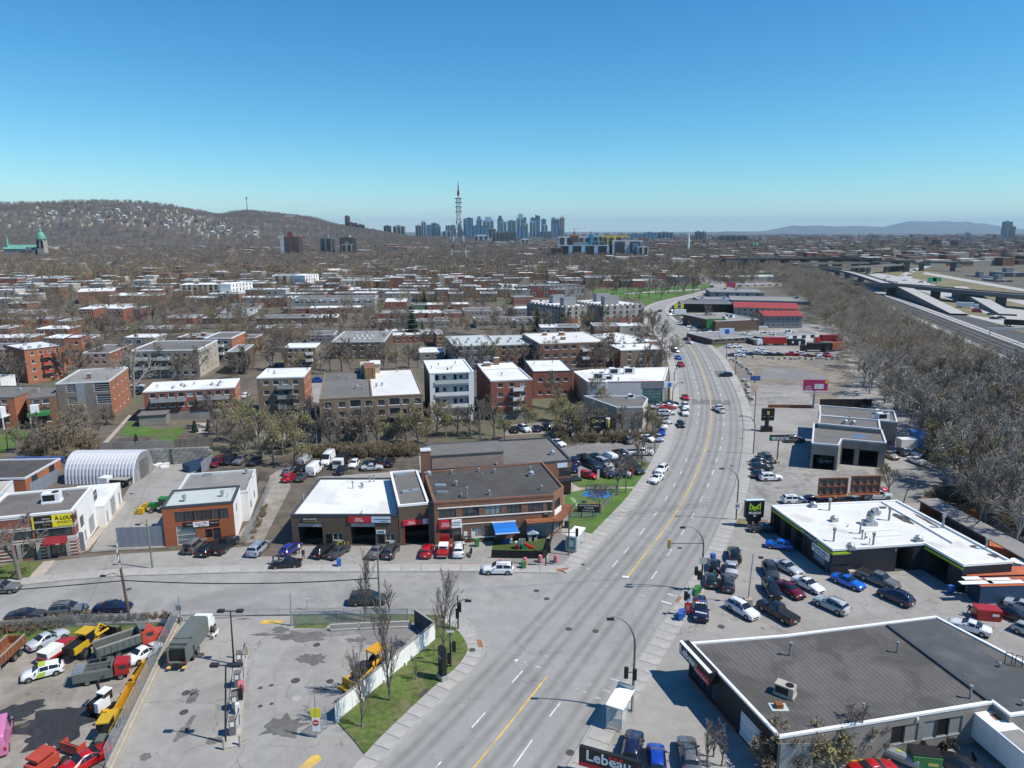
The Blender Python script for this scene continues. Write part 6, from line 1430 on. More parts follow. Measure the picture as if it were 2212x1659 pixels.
for ri,Y in En(house_rows):
 x=-Y*.8;xr=avx(Y)-22 if Y<600 else min(Y*.36,avx(Y)-10)
 k=0
 while x<xr:
  i=q.randrange(8);W,D,H=q.uniform(7,15),11,(6.3,6.3,6.3,9.2)[q.randrange(4)]if Y>380 else 6.3
  dens=.93 if x>-Y*.32 else .72
  if Y>900:dens*=.8
  park=420<Y<640 and x>Y*.06
  if q.random()<dens and not busy(x,Y,W)and not park:
   th=R(2+q.uniform(-1,1));yy=Y+q.uniform(-3,3)+x*.03
   if hcount<225 and Y<900:
    wm_,rm_,cm_=hpt(i,10,11,6.3)
    r_=thg('row_house',f"{wn_[walls_[i]]} row house, {rn_[roofs_[i]]} roof, {nth(k)} from left in {nth(ri)} row back",'row house',(x,yy,0),th,'row houses across the city')
    r_.scale=(W/10,1,H/6.3)
    link('wall',wm_,r_);link('roof',rm_,r_);link('parapet',cm_,r_)
    if Y<620:
     for fl in rng(2):
      for j in rng(3):
       if(j+fl+i)%4:link('window',WFm,r_,(1+j*3.1,-.02,1.2+fl*2.75))
    if i%2:link('chimney',CHm,r_,(q.uniform(2,8),q.uniform(3,9),6.2))
    link('roof_vent',Vm,r_,(q.uniform(2,8),q.uniform(2,9),6.1))
    hcount+=1
   else:FARH.append((x,yy,W,D,H,i))
   k+=1
  x+=W+(.3 if q.random()<.82 else q.uniform(6,16))
for(x,y,W,D,H,i)in FARH:
 STUFFH[i].prm([(x,y),(x+W,y+.3),(x+W,y+D),(x,y+D)],-.2,H,cap=False);SROOF[i].sht([(x,y),(x+W,y+.3),(x+W,y+D),(x,y+D)],H-.02)
big=MB();mats_all=walls_+roofs_
for i in rng(8):
 for src,mi in((STUFFH[i],i),(SROOF[i],8+i)):
  n=len(big.v);big.v+=src.v;big.f+=[tuple(n+q_ for q_ in f)for f in src.f];big.m+=[mi]*len(src.f)
q=Rnd(21)
def fbx(x,y,W,D,H,i):
 big.mi=i;n=len(big.v);big.prm([(x,y),(x+W,y),(x+W,y+D),(x,y+D)],-.2,H,cap=False);big.mi=8+i;big.sht([(x,y),(x+W,y),(x+W,y+D),(x,y+D)],H-.02)
for n_ in rng(2600):
 Y=1000+(q.random()**1.6)*7500;u=q.uniform(.12,.8)
 if n_>1800:u=q.uniform(-.75,.15);Y=1350+q.random()*3200
 if u<-.2 and Y>2100:continue
 if u>.3 and Y<1050:continue
 W=q.uniform(8,22)*(1+Y/3500);fbx(u*Y,Y,W,q.uniform(10,18)*(1+Y/4000),q.choice((6,7,9,12))*(1 if q.random()<.95 or Y<3000 else 2),q.randrange(8))
o=big.bd('distant_houses',mats_all);tag(o,'low roofs of the far city fading toward the horizon',kind='stuff')
# ==== TREES
def rvec(q):
 while 1:
  v=Vc((q.uniform(-1,1),q.uniform(-1,1),q.uniform(-1,1)))
  if .1<v.length<1:return v.normalized()
def stp(mb,a,b,w0,w1,q):
 d=(b-a)
 s=d.cross(rvec(q))
 if s.length<1e-6:return
 s.normalize()
 n=len(mb.v);mb.v+=[tuple(a-s*w0),tuple(a+s*w0),tuple(b+s*w1),tuple(b-s*w1)];mb.f.append((n,n+1,n+2,n+3));mb.m.append(mb.mi)
def mkt(seed,h,sprd=.9,up=.12,levels=4,kids_=5,r0=None,wmin=.022,fork=.35,bud=0,trh=.22,taper=.58,k0=0,thin=.55):
 q=Rnd(seed);tr,cr=MB(),MB();r0=r0 or h*.019;buds=[]
 def grow(p,d,L,r,lev):
  segs=3 if lev<3 else 2;pts=[p];dd=d.copy()
  for i in rng(segs):
   dd=(dd+rvec(q)*(.1 if lev==0 else .22)+Vc((0,0,up))).normalized();p=p+dd*L/segs;pts.append(p)
  for i in rng(segs):
   ra=r*(1-.45*i/segs);rb=r*(1-.45*(i+1)/segs)
   if r>.045:tr.cyl(pts[i],pts[i+1],ra,rb,5 if r<.15 else 7,False)
   else:stp(cr,pts[i],pts[i+1],max(ra,wmin),max(rb*.8,wmin*.75),q)
  if lev>=levels:
   if bud and q.random()<bud:buds.append(pts[-1])
   return
  n=kids_+(1 if q.random()<.4 else 0)if lev else k0 or kids_+2
  for i in rng(n):
   t=(trh+(1-trh)*(i+.6)/n)if lev==0 else(.3+.7*(i+.7)/n)
   t=min(t,1);k=min(segs-1,int(t*segs));base=pts[k].lerp(pts[k+1],t*segs-k)
   side=dd.cross(rvec(q)).normalized()
   sp=sprd*q.uniform(.65,1.2)*(1. if i<n-1 else .35)
   nd_=(dd*1.+side*sp).normalized()
   grow(base,nd_,L*taper*q.uniform(.75,1.15)*(1.15-.35*t),r*(thin if i<n-1 else .7),lev+1)
 grow(Vc((0,0,-.1)),Vc((0,0,1)),h*fork*1.5,r0,0)
 top=max((v[2]for v in cr.v),default=h);k=h/top
 for m in(tr,cr):m.v=[(x*k,y*k,z*k)for x,y,z in m.v]
 if buds:
  cr.mi=1
  for b in buds:
   b=b*k
   for _ in rng(2):
    a=b+rvec(q)*.25;stp(cr,a,a+rvec(q)*.22,.05,.04,q)
 return tr,cr
TREES={}
def tkt(kind):
 if kind in TREES:return TREES[kind]
 spec={'round':dict(h=11,sprd=.85,up=.05,levels=4,kids_=5,wmin=.03),'round2':dict(h=12,sprd=1.,up=.02,levels=4,kids_=5,wmin=.03),'tall':dict(h=15,sprd=.7,up=.1,levels=4,kids_=5,wmin=.032),'tall2':dict(h=14,sprd=.75,up=.07,levels=4,kids_=5,wmin=.032),'vase':dict(h=11,sprd=.6,up=.14,levels=4,kids_=5,wmin=.028,trh=.12),'budding':dict(h=9,sprd=.9,up=.02,levels=4,kids_=5,wmin=.026,bud=.5),'budding2':dict(h=8,sprd=.95,up=0,levels=4,kids_=5,wmin=.026,bud=.45),'column':dict(h=10,sprd=.42,up=.17,levels=4,kids_=5,wmin=.012,trh=.06,fork=.62,taper=.42,r0=.13,k0=26,thin=.36),'column2':dict(h=10,sprd=.33,up=.2,levels=4,kids_=5,wmin=.012,trh=.05,fork=.62,taper=.4,r0=.13,k0=28,thin=.36),'street':dict(h=7,sprd=.75,up=.06,levels=4,kids_=5,wmin=.017,trh=.35),'hero':dict(h=10.5,sprd=.95,up=.03,levels=5,kids_=4,wmin=.013,trh=.3,r0=.26),'sapling':dict(h=4.5,sprd=.45,up=.15,levels=3,kids_=5,wmin=.014,trh=.1),'bush':dict(h=3.,sprd=1.1,up=.05,levels=3,kids_=7,wmin=.022,trh=.02,fork=.3,r0=.06),'pale':dict(h=15,sprd=.85,up=.04,levels=4,kids_=5,wmin=.034),'bud_bush':dict(h=3.6,sprd=1.1,up=.03,levels=3,kids_=7,wmin=.024,trh=.02,fork=.3,r0=.06,bud=.5)}[kind]
 tr,cr=mkt(sum(map(ord,kind)),**spec)
 tm={'pale':('barkp','twig_pale')}.get(kind,('bark','twig'))
 ct='twig_warm' if kind in('budding','budding2','bud_bush','tall2','bush')else tm[1]
 TREES[kind]=(tr.mesh('trunk',tm[0]),cr.mesh('crown',[ct,'bud' if kind!='budding2' else 'bud_green']),spec['h'])
 return TREES[kind]
TN=[0]
def tree(p,kind,h,lb,gr=None,name='bare_tree',cat='tree'):
 a,b,h0=tkt(kind);s=h/h0;TN[0]+=1
 r=thg(name,lb,cat,(p.x,p.y,0),TN[0]*1.7,gr);r.scale=(s,s,s)
 if len(a.vertices):link('trunk',a,r)
 link('crown',b,r)
 return r
def trS(c,r,x,y,kind,h,lb,gr=None,**k):return tree(T[c,r](x,y),kind,h,lb,gr,**k)
def flatten(D):return[(c,r,v[i],v[i+1])for(c,r),v in D.items()for i in rng(0,len(v),2)]
gc='bare upright trees by the white wall'
trS(1,3,912,1310,'column',9.5,'bare bushy upright tree at the open end of the white wall',gc)
trS(1,3,1160,1080,'column2',12.5,'tallest bare upright tree half way along the white wall',gc)
trS(1,3,1630,655,'column',11.5,'bare upright tree at the corner end of the white wall',gc)
trS(1,3,943,392,'column2',10.5,'bare upright tree behind the concrete barriers at the side street',gc)
trS(1,3,1380,900,'sapling',3.2,'thin young tree in a mulch ring on the green corner')
trS(1,3,1150,320,'sapling',5.,'spindly sapling behind the concrete barriers')
trS(0,2,175,1283,'hero',10.5,'big spreading bare tree on the lawn before the striped brick office')
ss='street trees before the sales lot'
trS(2,2,912,550,'street',8.5,'bare street tree in the middle of the lawn strip',ss);trS(2,2,772,708,'street',5.8,'small bare tree behind the black letting board on the lawn',ss)
trS(2,2,1118,298,'street',6.5,'reddish bare street tree at the top of the lawn strip',ss);trS(2,2,1028,405,'street',6.5,'bare street tree near the red feather flag',ss)
trS(3,2,1045,580,'street',6.5,'bare tree at the corner of the right rusty billboard');trS(3,2,1000,400,'bud_bush',3.5,'budding shrub at the corner of the grey garage',name='bare_shrub',cat='shrub')
for i,(x,y,h,w_)in En(((1690,1640,5.5,'left of'),(1740,1560,4.5,'behind'),(1810,1640,4.5,'right of'))):trS(2,3,x,y,'sapling',h,f'pale leafless sapling {w_} the grey car at the glass shop')
for i,(x,y,k,h,lab)in En(((120,1700,'bush',5.2,'dense grey shrub at the near left corner of the glass shop'),(430,1640,'bud_bush',5.,'yellowish shrub over the corrugated panel'),(600,1620,'bud_bush',4.4,'olive shrub against the glass shop wall'),(760,1600,'round',6.5,'bare tree rising above the white roof edge of the glass shop'),(900,1560,'bush',4.2,'bare shrub by the boarded windows'),(-60,1640,'bush',3.6,'brown brush in the shade of the glass shop'),(300,1690,'bush',4.6,'brown shrub between the corner and the panel'))):
 trS(3,3,x,y,k,h,lab,'brush along the glass shop',name='bare_shrub' if k!='round' else 'bare_tree',cat='shrub' if k!='round' else 'tree')
bt=flatten({(0,1):(300,1290,420,1250,520,1180,640,1230,760,1180,860,1120,930,1030,560,1060,700,1050,400,1330,240,1240,360,1050,470,1400,800,1280,640,1120,330,1160,520,1290,150,1280,880,960,470,1010,1960,1130,2060,1180,2150,1250,2000,1260,2110,1060,2180,1120,1880,1180,2120,1330,1850,1060),(1,1):(60,1310,150,1380,230,1300,300,1220,30,1180,330,1400,120,1250,440,1230,520,1200,640,1235,720,1260,800,1230,880,1225,960,1230,1050,1215,1130,1230,1210,1215,1300,1240,1400,1210,1480,1190,1560,1130,1640,1150,1740,1120,1850,1130,1940,1160,2060,1130,2150,1170,430,1100,1500,1100),(2,1):(120,1080,420,1090,470,1140,540,1160,600,1150,680,1140,740,1090,850,1120,960,1130,1050,1120,1160,1110,1220,1120,800,980,640,960,560,1040,440,1010,380,1000,700,860)})
q=Rnd(3);kb=['budding','budding2','round','budding','tall2','round2','budding','vase']
for i,(c,r,x,y)in En(bt):
 k=kb[(i*5+i//8)%8];h=q.uniform(7.2,11)if c<2 else q.uniform(6,9.5)
 if c==0 and x<1000:k=('round','bush','budding','bush','round2')[i%5];h=q.uniform(4.,7.5)
 w={'budding':'yellow-green budding','budding2':'green budding','bush':'dense low brown'}.get(k,'bare brown')
 trS(c,r,x,y,k,h,f'{w} tree, {nth(i)} from the left in the belt behind the garages','tree belt behind the garages')
trS(2,1,390,900,'vase',11.5,'round full bare tree in front of the maroon brick block')
trS(0,1,1160,800,'pale',16,'tall pale barked bare tree right of the derelict block');trS(0,1,1710,660,'round2',13,'dark bare tree before the end of the grey condominium')
trS(0,1,570,640,'tall',12,'dark leaning bare tree at the tall orange block')
def spr(p,h,lb):
 q=Rnd(int(p.x*7));mb=MB();n=16
 for i in rng(n):
  z=h*(.08+.9*i/n);rr=h*.24*(1-i/n)+.15;m_=16
  for j in rng(m_):
   a=2*pi*(j+q.random())/m_;e=rr*q.uniform(.7,1.15)
   b=Vc((cos(a)*e,sin(a)*e,z-e*.28));s_=Vc((-sin(a),cos(a),0))*(e*.26+.1)
   mb.qd((0,0,z+.3),b-s_,b+Vc((0,0,-.15)),b+s_)
 r=thg('spruce_tree',lb,'tree',(p.x,p.y,0),0,'evergreen trees');t_=MB();t_.cyl((0,0,0),(0,0,h*.5),h*.018,n=6);t_.bd('trunk','bark',r);mb.bd('crown','needle',r);return r
for c,r,x,y,h,lab in((2,0,215,1330,15,'dark spruce left of the crenellated condominiums'),(2,0,485,1310,12,'slim spruce in front of the crenellated condominiums'),(1,0,1355,1390,19,'dark fir standing out among the row houses'),(1,0,1455,1110,14,'dark spruce in the middle of the row houses'),(1,0,1440,1370,8,'small fir right of the dark fir'),(2,0,95,1350,6,'small round evergreen below the big spruce'),(0,0,820,960,13,'dark evergreen in the left distance'),(0,0,95,770,14,'dark evergreen below the green church'),(1,0,1715,850,13,'dark evergreen left of the transmitter mast'),(0,1,1180,1205,2.6,'tiny evergreen shrub in the garden bed'),(0,1,1685,1100,3.2,'cone shaped evergreen by the patio, left'),(0,1,1805,1090,3.2,'cone shaped evergreen by the patio, right'),(1,0,10,870,14,'dark evergreen beside the white arched condominium')):
 spr(T[c,r](x,y),h,lab)
mt=flatten({(0,1):(60,690,160,700,300,640,640,560,760,500,850,520,690,640,980,300,880,330,1150,330,1250,300,1080,560,1220,560,1540,640,1380,630,2140,600,2190,520,2050,640,500,230,340,240,180,240,60,220,640,170,800,180,1080,160,1210,180,1320,170),(1,1):(60,480,150,560,270,560,400,590,560,600,640,560,740,580,830,590,1010,560,1110,575,1220,570,1320,560,1400,545,1470,400,1750,540,1850,555,1960,550,2060,560,2170,540,560,230,640,220,780,190,880,200,1250,300,180,320,60,350,330,350,1180,310),(2,1):(40,560,110,540,200,560,310,545,720,560,800,545,880,560,1180,545,1290,540,1210,265,1170,200,1300,340,1330,280,340,210,600,210,660,200,760,190,430,190,1130,170,1680,180),(3,1):(-90,240)})
for i,(c,r,x,y)in En(mt):
 k=('round','tall','round2','vase','tall2','round','budding')[(i*3)%7];h=q.uniform(8.5,13)
 trS(c,r,x,y,k,h,f"{'budding' if k == 'budding' else 'bare grey-brown'} tree among the flats, {nth(i)} counted from the left front",'bare trees among the flats')
for i,(x,y)in En(((700,1010),(900,1020),(1100,1060),(1240,1000),(1350,1010),(1400,990),(1490,1000),(1560,1000),(1290,1050),(1000,1000),(1180,1040),(820,990),(1600,960),(760,960),(960,970),(1440,960))):
 trS(2,0,x,y,('round','tall','round2','tall2')[i%4],q.uniform(11,17),f'tall bare tree on the park lawn, {nth(i)} from the park edge','park trees')
def inp(x,y,P):
 c=False;n=len(P)
 for i in rng(n):
  x1,y1=P[i];x2,y2=P[i-1]
  if(y1>y)!=(y2>y)and x<(x2-x1)*(y-y1)/(y2-y1)+x1:c=not c
 return c
wood=[(G(*p).x,G(*p).y)for p in((2140,1190),(2045,1040),(1975,935),(1930,885),(1875,850),(1830,800),(1815,745),(1770,705),(1745,660),(1690,620),(1650,592),(1600,572),(1585,562),(1650,560),(1750,590),(1850,640),(2000,735),(2120,800),(2260,880),(2500,960),(2500,1200))]
xs_,ys_=[p[0]for p in wood],[p[1]for p in wood]
q=Rnd(31);pts=[]
for _ in rng(30000):
 x,y=q.uniform(min(xs_),max(xs_)),q.uniform(min(ys_),max(ys_))
 if inp(x,y,wood):
  md=3.6 if y<220 else 5.2
  if all((x-a)**2+(y-b)**2>md*md for a,b in pts[-400:]):pts.append((x,y))
pts.sort(key=lambda p:p[1]);vis=[p for p in pts if-50<px(Vc((p[0],p[1],8)))[0]<2260]
near_n=170;keep=vis[:near_n];rest=vis[near_n:]
for i,(x,y)in En(keep):
 k=('tall','tall2','pale','tall2','round2','pale','pale','budding')[q.randrange(8)]
 h=q.uniform(8.5,13)*(1.15 if k=='pale' else 1)
 tree(Vc((x,y,0)),k,h,f"{'pale barked' if k == 'pale' else 'grey-brown'} bare tree in the railway wood, {nth(i)} from the near end",'trees of the railway wood')
def sct(name,P,src,lb,smin=.8,smax=1.2,seed=1,mats_=None):
 me=bpy.data.meshes.new(name);me.from_pydata([tuple(p)for p in P],[],[]);o=bpy.data.objects.new(name,me);COL.objects.link(o);tag(o,lb,kind='stuff')
 ng=bpy.data.node_groups.new(name,'GeometryNodeTree');ng.interface.new_socket('Geometry',in_out='INPUT',socket_type='NodeSocketGeometry');ng.interface.new_socket('Geometry',in_out='OUTPUT',socket_type='NodeSocketGeometry')
 N_=ng.nodes;L=ng.links.new;gi,go=N_.new('NodeGroupInput'),N_.new('NodeGroupOutput');ip=N_.new('GeometryNodeInstanceOnPoints');mp=N_.new('GeometryNodeMeshToPoints');oi=N_.new('GeometryNodeObjectInfo');sv(oi,0,src)
 rv=N_.new('FunctionNodeRandomValue');rv.data_type='FLOAT_VECTOR';sv(rv,0,(0,0,0));sv(rv,1,(.12,.12,6.28));sv(rv,'Seed',seed)
 rs=N_.new('FunctionNodeRandomValue');rs.data_type='FLOAT';sv(rs,2,smin);sv(rs,3,smax);sv(rs,'Seed',seed+9)
 L(gi.outputs[0],mp.inputs[0]);L(mp.outputs[0],ip.inputs['Points']);L(oi.outputs['Geometry'],ip.inputs['Instance']);L(rv.outputs[0],ip.inputs['Rotation']);L(rs.outputs[1],ip.inputs['Scale']);L(ip.outputs[0],go.inputs[0])
 md=o.modifiers.new('scatter','NODES');md.node_group=ng
 return o
def ftm(seed,h,w,n,mt_,wd):
 q=Rnd(seed);mb=MB();mb.mi=0;mb.cyl((0,0,0),(0,0,h*.5),.25,.15,4,False);mb.mi=1
 for i in rng(n):
  a,rr,zz=q.uniform(0,6.28),q.random()**.5,q.uniform(-1,1)
  k=sqrt(max(0,1-zz*zz))*rr;p=Vc((cos(a)*k*w,sin(a)*k*w,h*.6+zz*h*.38));d=(p-Vc((0,0,h*.35))).normalized()+rvec(q)*.5
  stp(mb,p,p+d*q.uniform(1.2,2.4),wd,wd*.5,q)
 return mb.mesh('far_tree',['bark',mt_])
src=[]
for i,(mt_,n,wd)in En((('twig',190,.13),('twig_warm',190,.13),('twig',150,.16),('bud',150,.15))):
 m_=ftm(i,11,4.6,n,mt_,wd);p=((-250,520,0),(-190,560,0),(-310,640,0),(-120,600,0))[i]
 o=link('bare_tree',m_,None,p);tag(o,('rounded grey bare tree in the left middle distance','warm brown bare tree in the left middle distance','dense grey bare tree far on the left','yellowish budding tree in the middle distance')[i],'tree');src.append(o)
def cro(o):return[c for c in bpy.data.objects if c.parent is o and c.name.startswith('crown')][0]
w1=tree(Vc((150,190,0)),'pale',12,'tall grey bare tree deep in the railway wood');w2=tree(Vc((160,200,0)),'tall2',10,'warm brown bare tree deep in the railway wood')
w3=tree(Vc((-60,330,0)),'round',10,'spreading grey bare tree between the row houses')
sct('woodland',[(x,y,0)for i,(x,y)in En(rest)if i%3!=1],cro(w1),'grey mass of bare trees in the railway wood',.5,.85,3)
sct('woodland',[(x,y,0)for i,(x,y)in En(rest)if i%3==1],cro(w2),'warm brown bare trees mixed through the railway wood',.55,.9,4)
RID=[(-900,452),(-300,446),(0,440),(60,438),(130,434),(220,433),(300,437),(380,443),(430,455),(470,462),(490,460),(540,455),(600,460),(680,470),(720,483),(780,491),(830,500),(880,508)]
def ridge(sx):
 for i in rng(len(RID)-1):
  if RID[i][0]<=sx<=RID[i+1][0]:
   t=(sx-RID[i][0])/(RID[i+1][0]-RID[i][0]);return RID[i][1]*(1-t)+RID[i+1][1]*t
 return RID[0][1]if sx<RID[0][0]else 510
def hill_z(x,y):
 if y<1600:return 0.
 sx=1106+F*1.0217*x/y
 D=3200+max(0,min(1,(sx-380)/150))*1000
 yr=ridge(sx)
 zr=max(0,GY(sx,yr,D).z-9)
 s0=1700
 t=(y-s0)/(D-s0)
 if t<=0:return 0.
 if t>=1:return zr*max(.2,1-(t-1)*.6)
 return zr*(t*t*(3-2*t))**1.1*(1+.05*sin(x*.011)*sin(y*.013))
mb=MB();nu,nv=90,60;us=[-1.35+1.22*i/nu for i in rng(nu+1)];vs=[1600+4200*(j/nv)**1.2 for j in rng(nv+1)]
for j in rng(nv+1):
 for i in rng(nu+1):mb.v.append((us[i]*vs[j],vs[j],hill_z(us[i]*vs[j],vs[j])-(.5 if 0<i<nu else 6)))
for j in rng(nv):
 for i in rng(nu):a=j*(nu+1)+i;mb.f.append((a,a+1,a+nu+2,a+nu+1));mb.m.append(0)
o=mb.bd('hill','far_land',smooth=True);tag(o,'long wooded hill with houses on its slope, two humps',kind='structure')
q=Rnd(77);TP=[[],[],[],[]];NP_=[]
def ok(x,y):
 if y<700 and any(abs(x-l.x-5)<11 and abs(y-l.y-5)<9 for l,o in taken):return False
 return True
hl=[(o.location.x,o.location.y,o.scale.x*10)for o in bpy.data.objects if o.name.startswith('row_house')and o.parent is None]
def on_house(x,y):
 for a,b,w in hl:
  if-2<x-a<w+2 and-3<y-b<13:return True
 return False
n_=0
while n_<8200:
 Y=270+1330*q.random()**.95;x=q.uniform(-.8,min(.75,.36))*Y
 lim=avx(Y)-16 if Y<560 else .34*Y
 if x>lim:continue
 if 430<Y<640 and x>0 and q.random()<.9:continue
 if Y<520 and q.random()<.45 and x>-.35*Y:continue
 if on_house(x,Y)or any(-3<x-l.x<40 and-3<Y-l.y<13 for l,o in taken):
  n_+=.3;continue
 (NP_ if Y<720 else TP[q.choice((0,0,1,1,2,3)if Y<900 else(0,0,1,2,2))]).append((x,Y,0));n_+=1
for _ in rng(15000):
 Y=1600+2900*q.random()**.75;u=q.uniform(-.8,-.13+.05*q.random());x=u*Y
 TP[q.choice((0,0,1,2,2,2))].append((x,Y,hill_z(x,Y)-1))
for _ in rng(9000):
 Y=1250+5200*q.random()**1.3;u=q.uniform(-.14,.8);x=u*Y
 if u>.27 and Y<1500:continue
 TP[q.choice((0,1,2))].append((x,Y,0))
names=('grey bare treetops between the city roofs and up the hill','brown bare treetops between the city roofs','dark bare treetops over the far city','yellow budding treetops between the nearer roofs')
for i in rng(4):sct('treetops',TP[i],src[i],names[i],.65 if i!=3 else .5,1.2 if i!=3 else .9,20+i)
for i in rng(2):sct('treetops',[p for j,p in En(NP_)if(j%3==0)==(i==1)],cro((w3,w2)[i]),('grey','brown')[i]+' bare treetops filling the gardens between the nearer houses',.5,1.,50+i)
def bsh(name,pts,n,src_,lb,seed,s0=.6,s1=1.2,z=0):
 q=Rnd(seed);P=[];xs,ys=[p.x for p in pts],[p.y for p in pts];PP=[(p.x,p.y)for p in pts]
 while len(P)<n:
  x,y=q.uniform(min(xs),max(xs)),q.uniform(min(ys),max(ys))
  if inp(x,y,PP):P.append((x,y,z))
 return sct(name,P,src_,lb,s0,s1,seed)
bk=trS(0,3,300,500,'bush',1.3,'clipped bare hedge bush nearest the red pickup',name='hedge',cat='hedge')
bcr=cro(bk)
hs_=TS(0,3,(0,475),(420,430),(760,385),(760,410),(420,455),(0,505))
bsh('hedge',hs_,70,bcr,'bare twiggy hedge along the yard fence',5,.35,.55)
bsh('hedge',TS(0,3,(760,400),(1480,360),(1480,375),(760,418)),34,bcr,'low bare brush on the grass strip',6,.22,.4)
bsh('undergrowth',TS(1,1,(430,1290),(700,1270),(1380,1260),(1400,1310),(900,1330),(500,1320)),150,bcr,'tangled dark undergrowth behind the back lot',7,.5,1.)
bsh('undergrowth',TS(0,1,(200,1260),(440,1150),(840,1200),(860,1280),(560,1400),(380,1420)),130,bcr,'tangled brown undergrowth beside the arched shed',8,.5,1.)
bsh('undergrowth',TS(2,1,(340,1100),(760,1130),(1200,1130),(1180,1190),(520,1200),(380,1160)),130,bcr,'brown undergrowth below the peace and love billboard',9,.4,.9)
bsh('undergrowth',TS(3,2,(1250,600),(1700,640),(2250,1050),(2400,1000),(1800,560),(1500,560)),130,bcr,'brush at the back of the navy shop',10,.5,1.1)
bsh('undergrowth',TS(1,2,(60,640),(110,640),(-10,930),(-60,930)),40,bcr,'dry brush along the wire fence',12,.15,.35)
# ==== STREET FURNITURE, MACHINES, PEOPLE
def hd(c,r,a,b,x,y):
 d=T[c,r](x,y)-T[c,r](a,b);return degrees(atan2(d.y,d.x))
def kit(name,lb,cat,p,head,parts,wheels=(),gr=None,z=0.,wr=.45,ww=.3,s=1):
 r=thg(name,lb,cat,(p.x,p.y,z),R(head),gr);r.scale=(s,s,s)
 for nm,mt_,shapes in parts:
  mb=MB()
  for s in shapes:
   if s[0]=='c':mb.cyl(s[1],s[2],s[3],s[4]if len(s)>4 else s[3],s[5]if len(s)>5 else 8)
   elif s[0]=='w':
    _,x0,x1,y0,y1,z0,za,zb=s;mb.qd((x0,-y0,za),(x1,-y1,zb),(x1,y1,zb),(x0,y0,za));mb.qd((x0,-y0,z0),(x1,-y1,z0),(x1,-y1,zb),(x0,-y0,za));mb.qd((x0,y0,z0),(x0,y0,za),(x1,y1,zb),(x1,y1,z0));mb.qd((x1,-y1,z0),(x1,y1,z0),(x1,y1,zb),(x1,-y1,zb));mb.qd((x0,-y0,z0),(x0,-y0,za),(x0,y0,za),(x0,y0,z0))
   else:mb.box(s[:3],s[3:6])
  mb.bd(nm,mt_,r)
 for w in wheels:
  rr=w[2]if len(w)>2 else wr;awl(r,(w[0],w[1],rr),rr,w[3]if len(w)>3 else ww)
 return r
Y3=T[0,3]
def wh(xs,y,r,w=.3):return[(x,s*y,r,w)for x in xs for s in(-1,1)]
def dtr(p,h,cab,bed,lb,rail='coping',posts=False):
 ps=[('chassis','trim',[(-.3,0,.85,8.6,.9,.3)]),('cab',cab,[(2.3,0,1.75,1.7,2.3,1.9),('w',3.15,4.9,1.1,.85,.75,1.95,1.55)]),('windscreen','cglass',[('w',3.12,3.2,1.,1.,1.9,2.6,2.5)]),('side_window','cglass',[(2.5,1.16,2.1,.9,.02,.6),(2.5,-1.16,2.1,.9,.02,.6)]),('grille','trim',[(4.92,0,1.15,.06,1.3,.7)]),('bumper','chrome',[(5.,0,.65,.25,2.2,.3)]),('bed_floor','rust',[(-1.6,0,1.25,5.6,2.3,.12)]),('bed_side',bed,[(-1.6,1.2,1.9,5.7,.1,1.3)]),('bed_side',bed,[(-1.6,-1.2,1.9,5.7,.1,1.3)]),('side_board',rail,[(-1.6,1.2,2.62,5.7,.14,.2),(-1.6,-1.2,2.62,5.7,.14,.2)]),('headboard','tgrey',[(1.3,0,2.3,.1,2.4,2.1),(1.75,0,3.35,1.,2.3,.08)]),('tailgate',bed,[(-4.45,0,1.8,.1,2.4,1.2)]),('stake',bed,[(-4.2+i*.8,s*1.28,1.85,.1,.08,1.3)for i in rng(7)for s in(-1,1)])]
 if posts:ps.append(('post','rust',[(-4.4,1.2,2.9,.2,.12,1.8),(-4.4,-1.2,2.9,.2,.12,1.8)]))
 return kit('dump_truck',lb,'dump truck',p,h,ps,wh((-3.,-1.8,3.9),1.05,.52),s=.83)
dtr(Y3(-5,800),hd(0,3,330,560,40,840),'wpaint','rust','white cabbed dump truck with rusty orange bed at the left edge','barkp',True)
dtr(Y3(1130,640),hd(0,3,860,730,1350,560),'red_orange','tgrey','red cabbed dump truck with long grey bed','barkp')
kit('pickup_truck','red pickup truck with a white cap over its bed','pickup truck',Y3(520,680),hd(0,3,430,720,630,590),[('body','rpaint',[(0,0,.8,5.6,1.95,.6),(.75,0,1.35,1.6,1.7,.6),('w',1.5,2.8,.97,.9,.8,1.2,1.05)]),('bed_cap','wpaint',[(-1.35,0,1.5,2.7,1.9,.8)]),('rear_window','cglass',[(-2.71,0,1.5,.02,1.5,.6)]),('side_window','cglass',[(.8,.86,1.4,1.2,.02,.4),(.8,-.86,1.4,1.2,.02,.4)]),('windscreen','cglass',[('w',1.5,1.75,.8,.82,1.1,1.62,1.22)]),('bumper','chrome',[(-2.85,0,.6,.15,1.9,.2)])],wh((-1.7,1.75),.9,.38,.25),s=.86)
h_=hd(0,3,650,720,930,520)
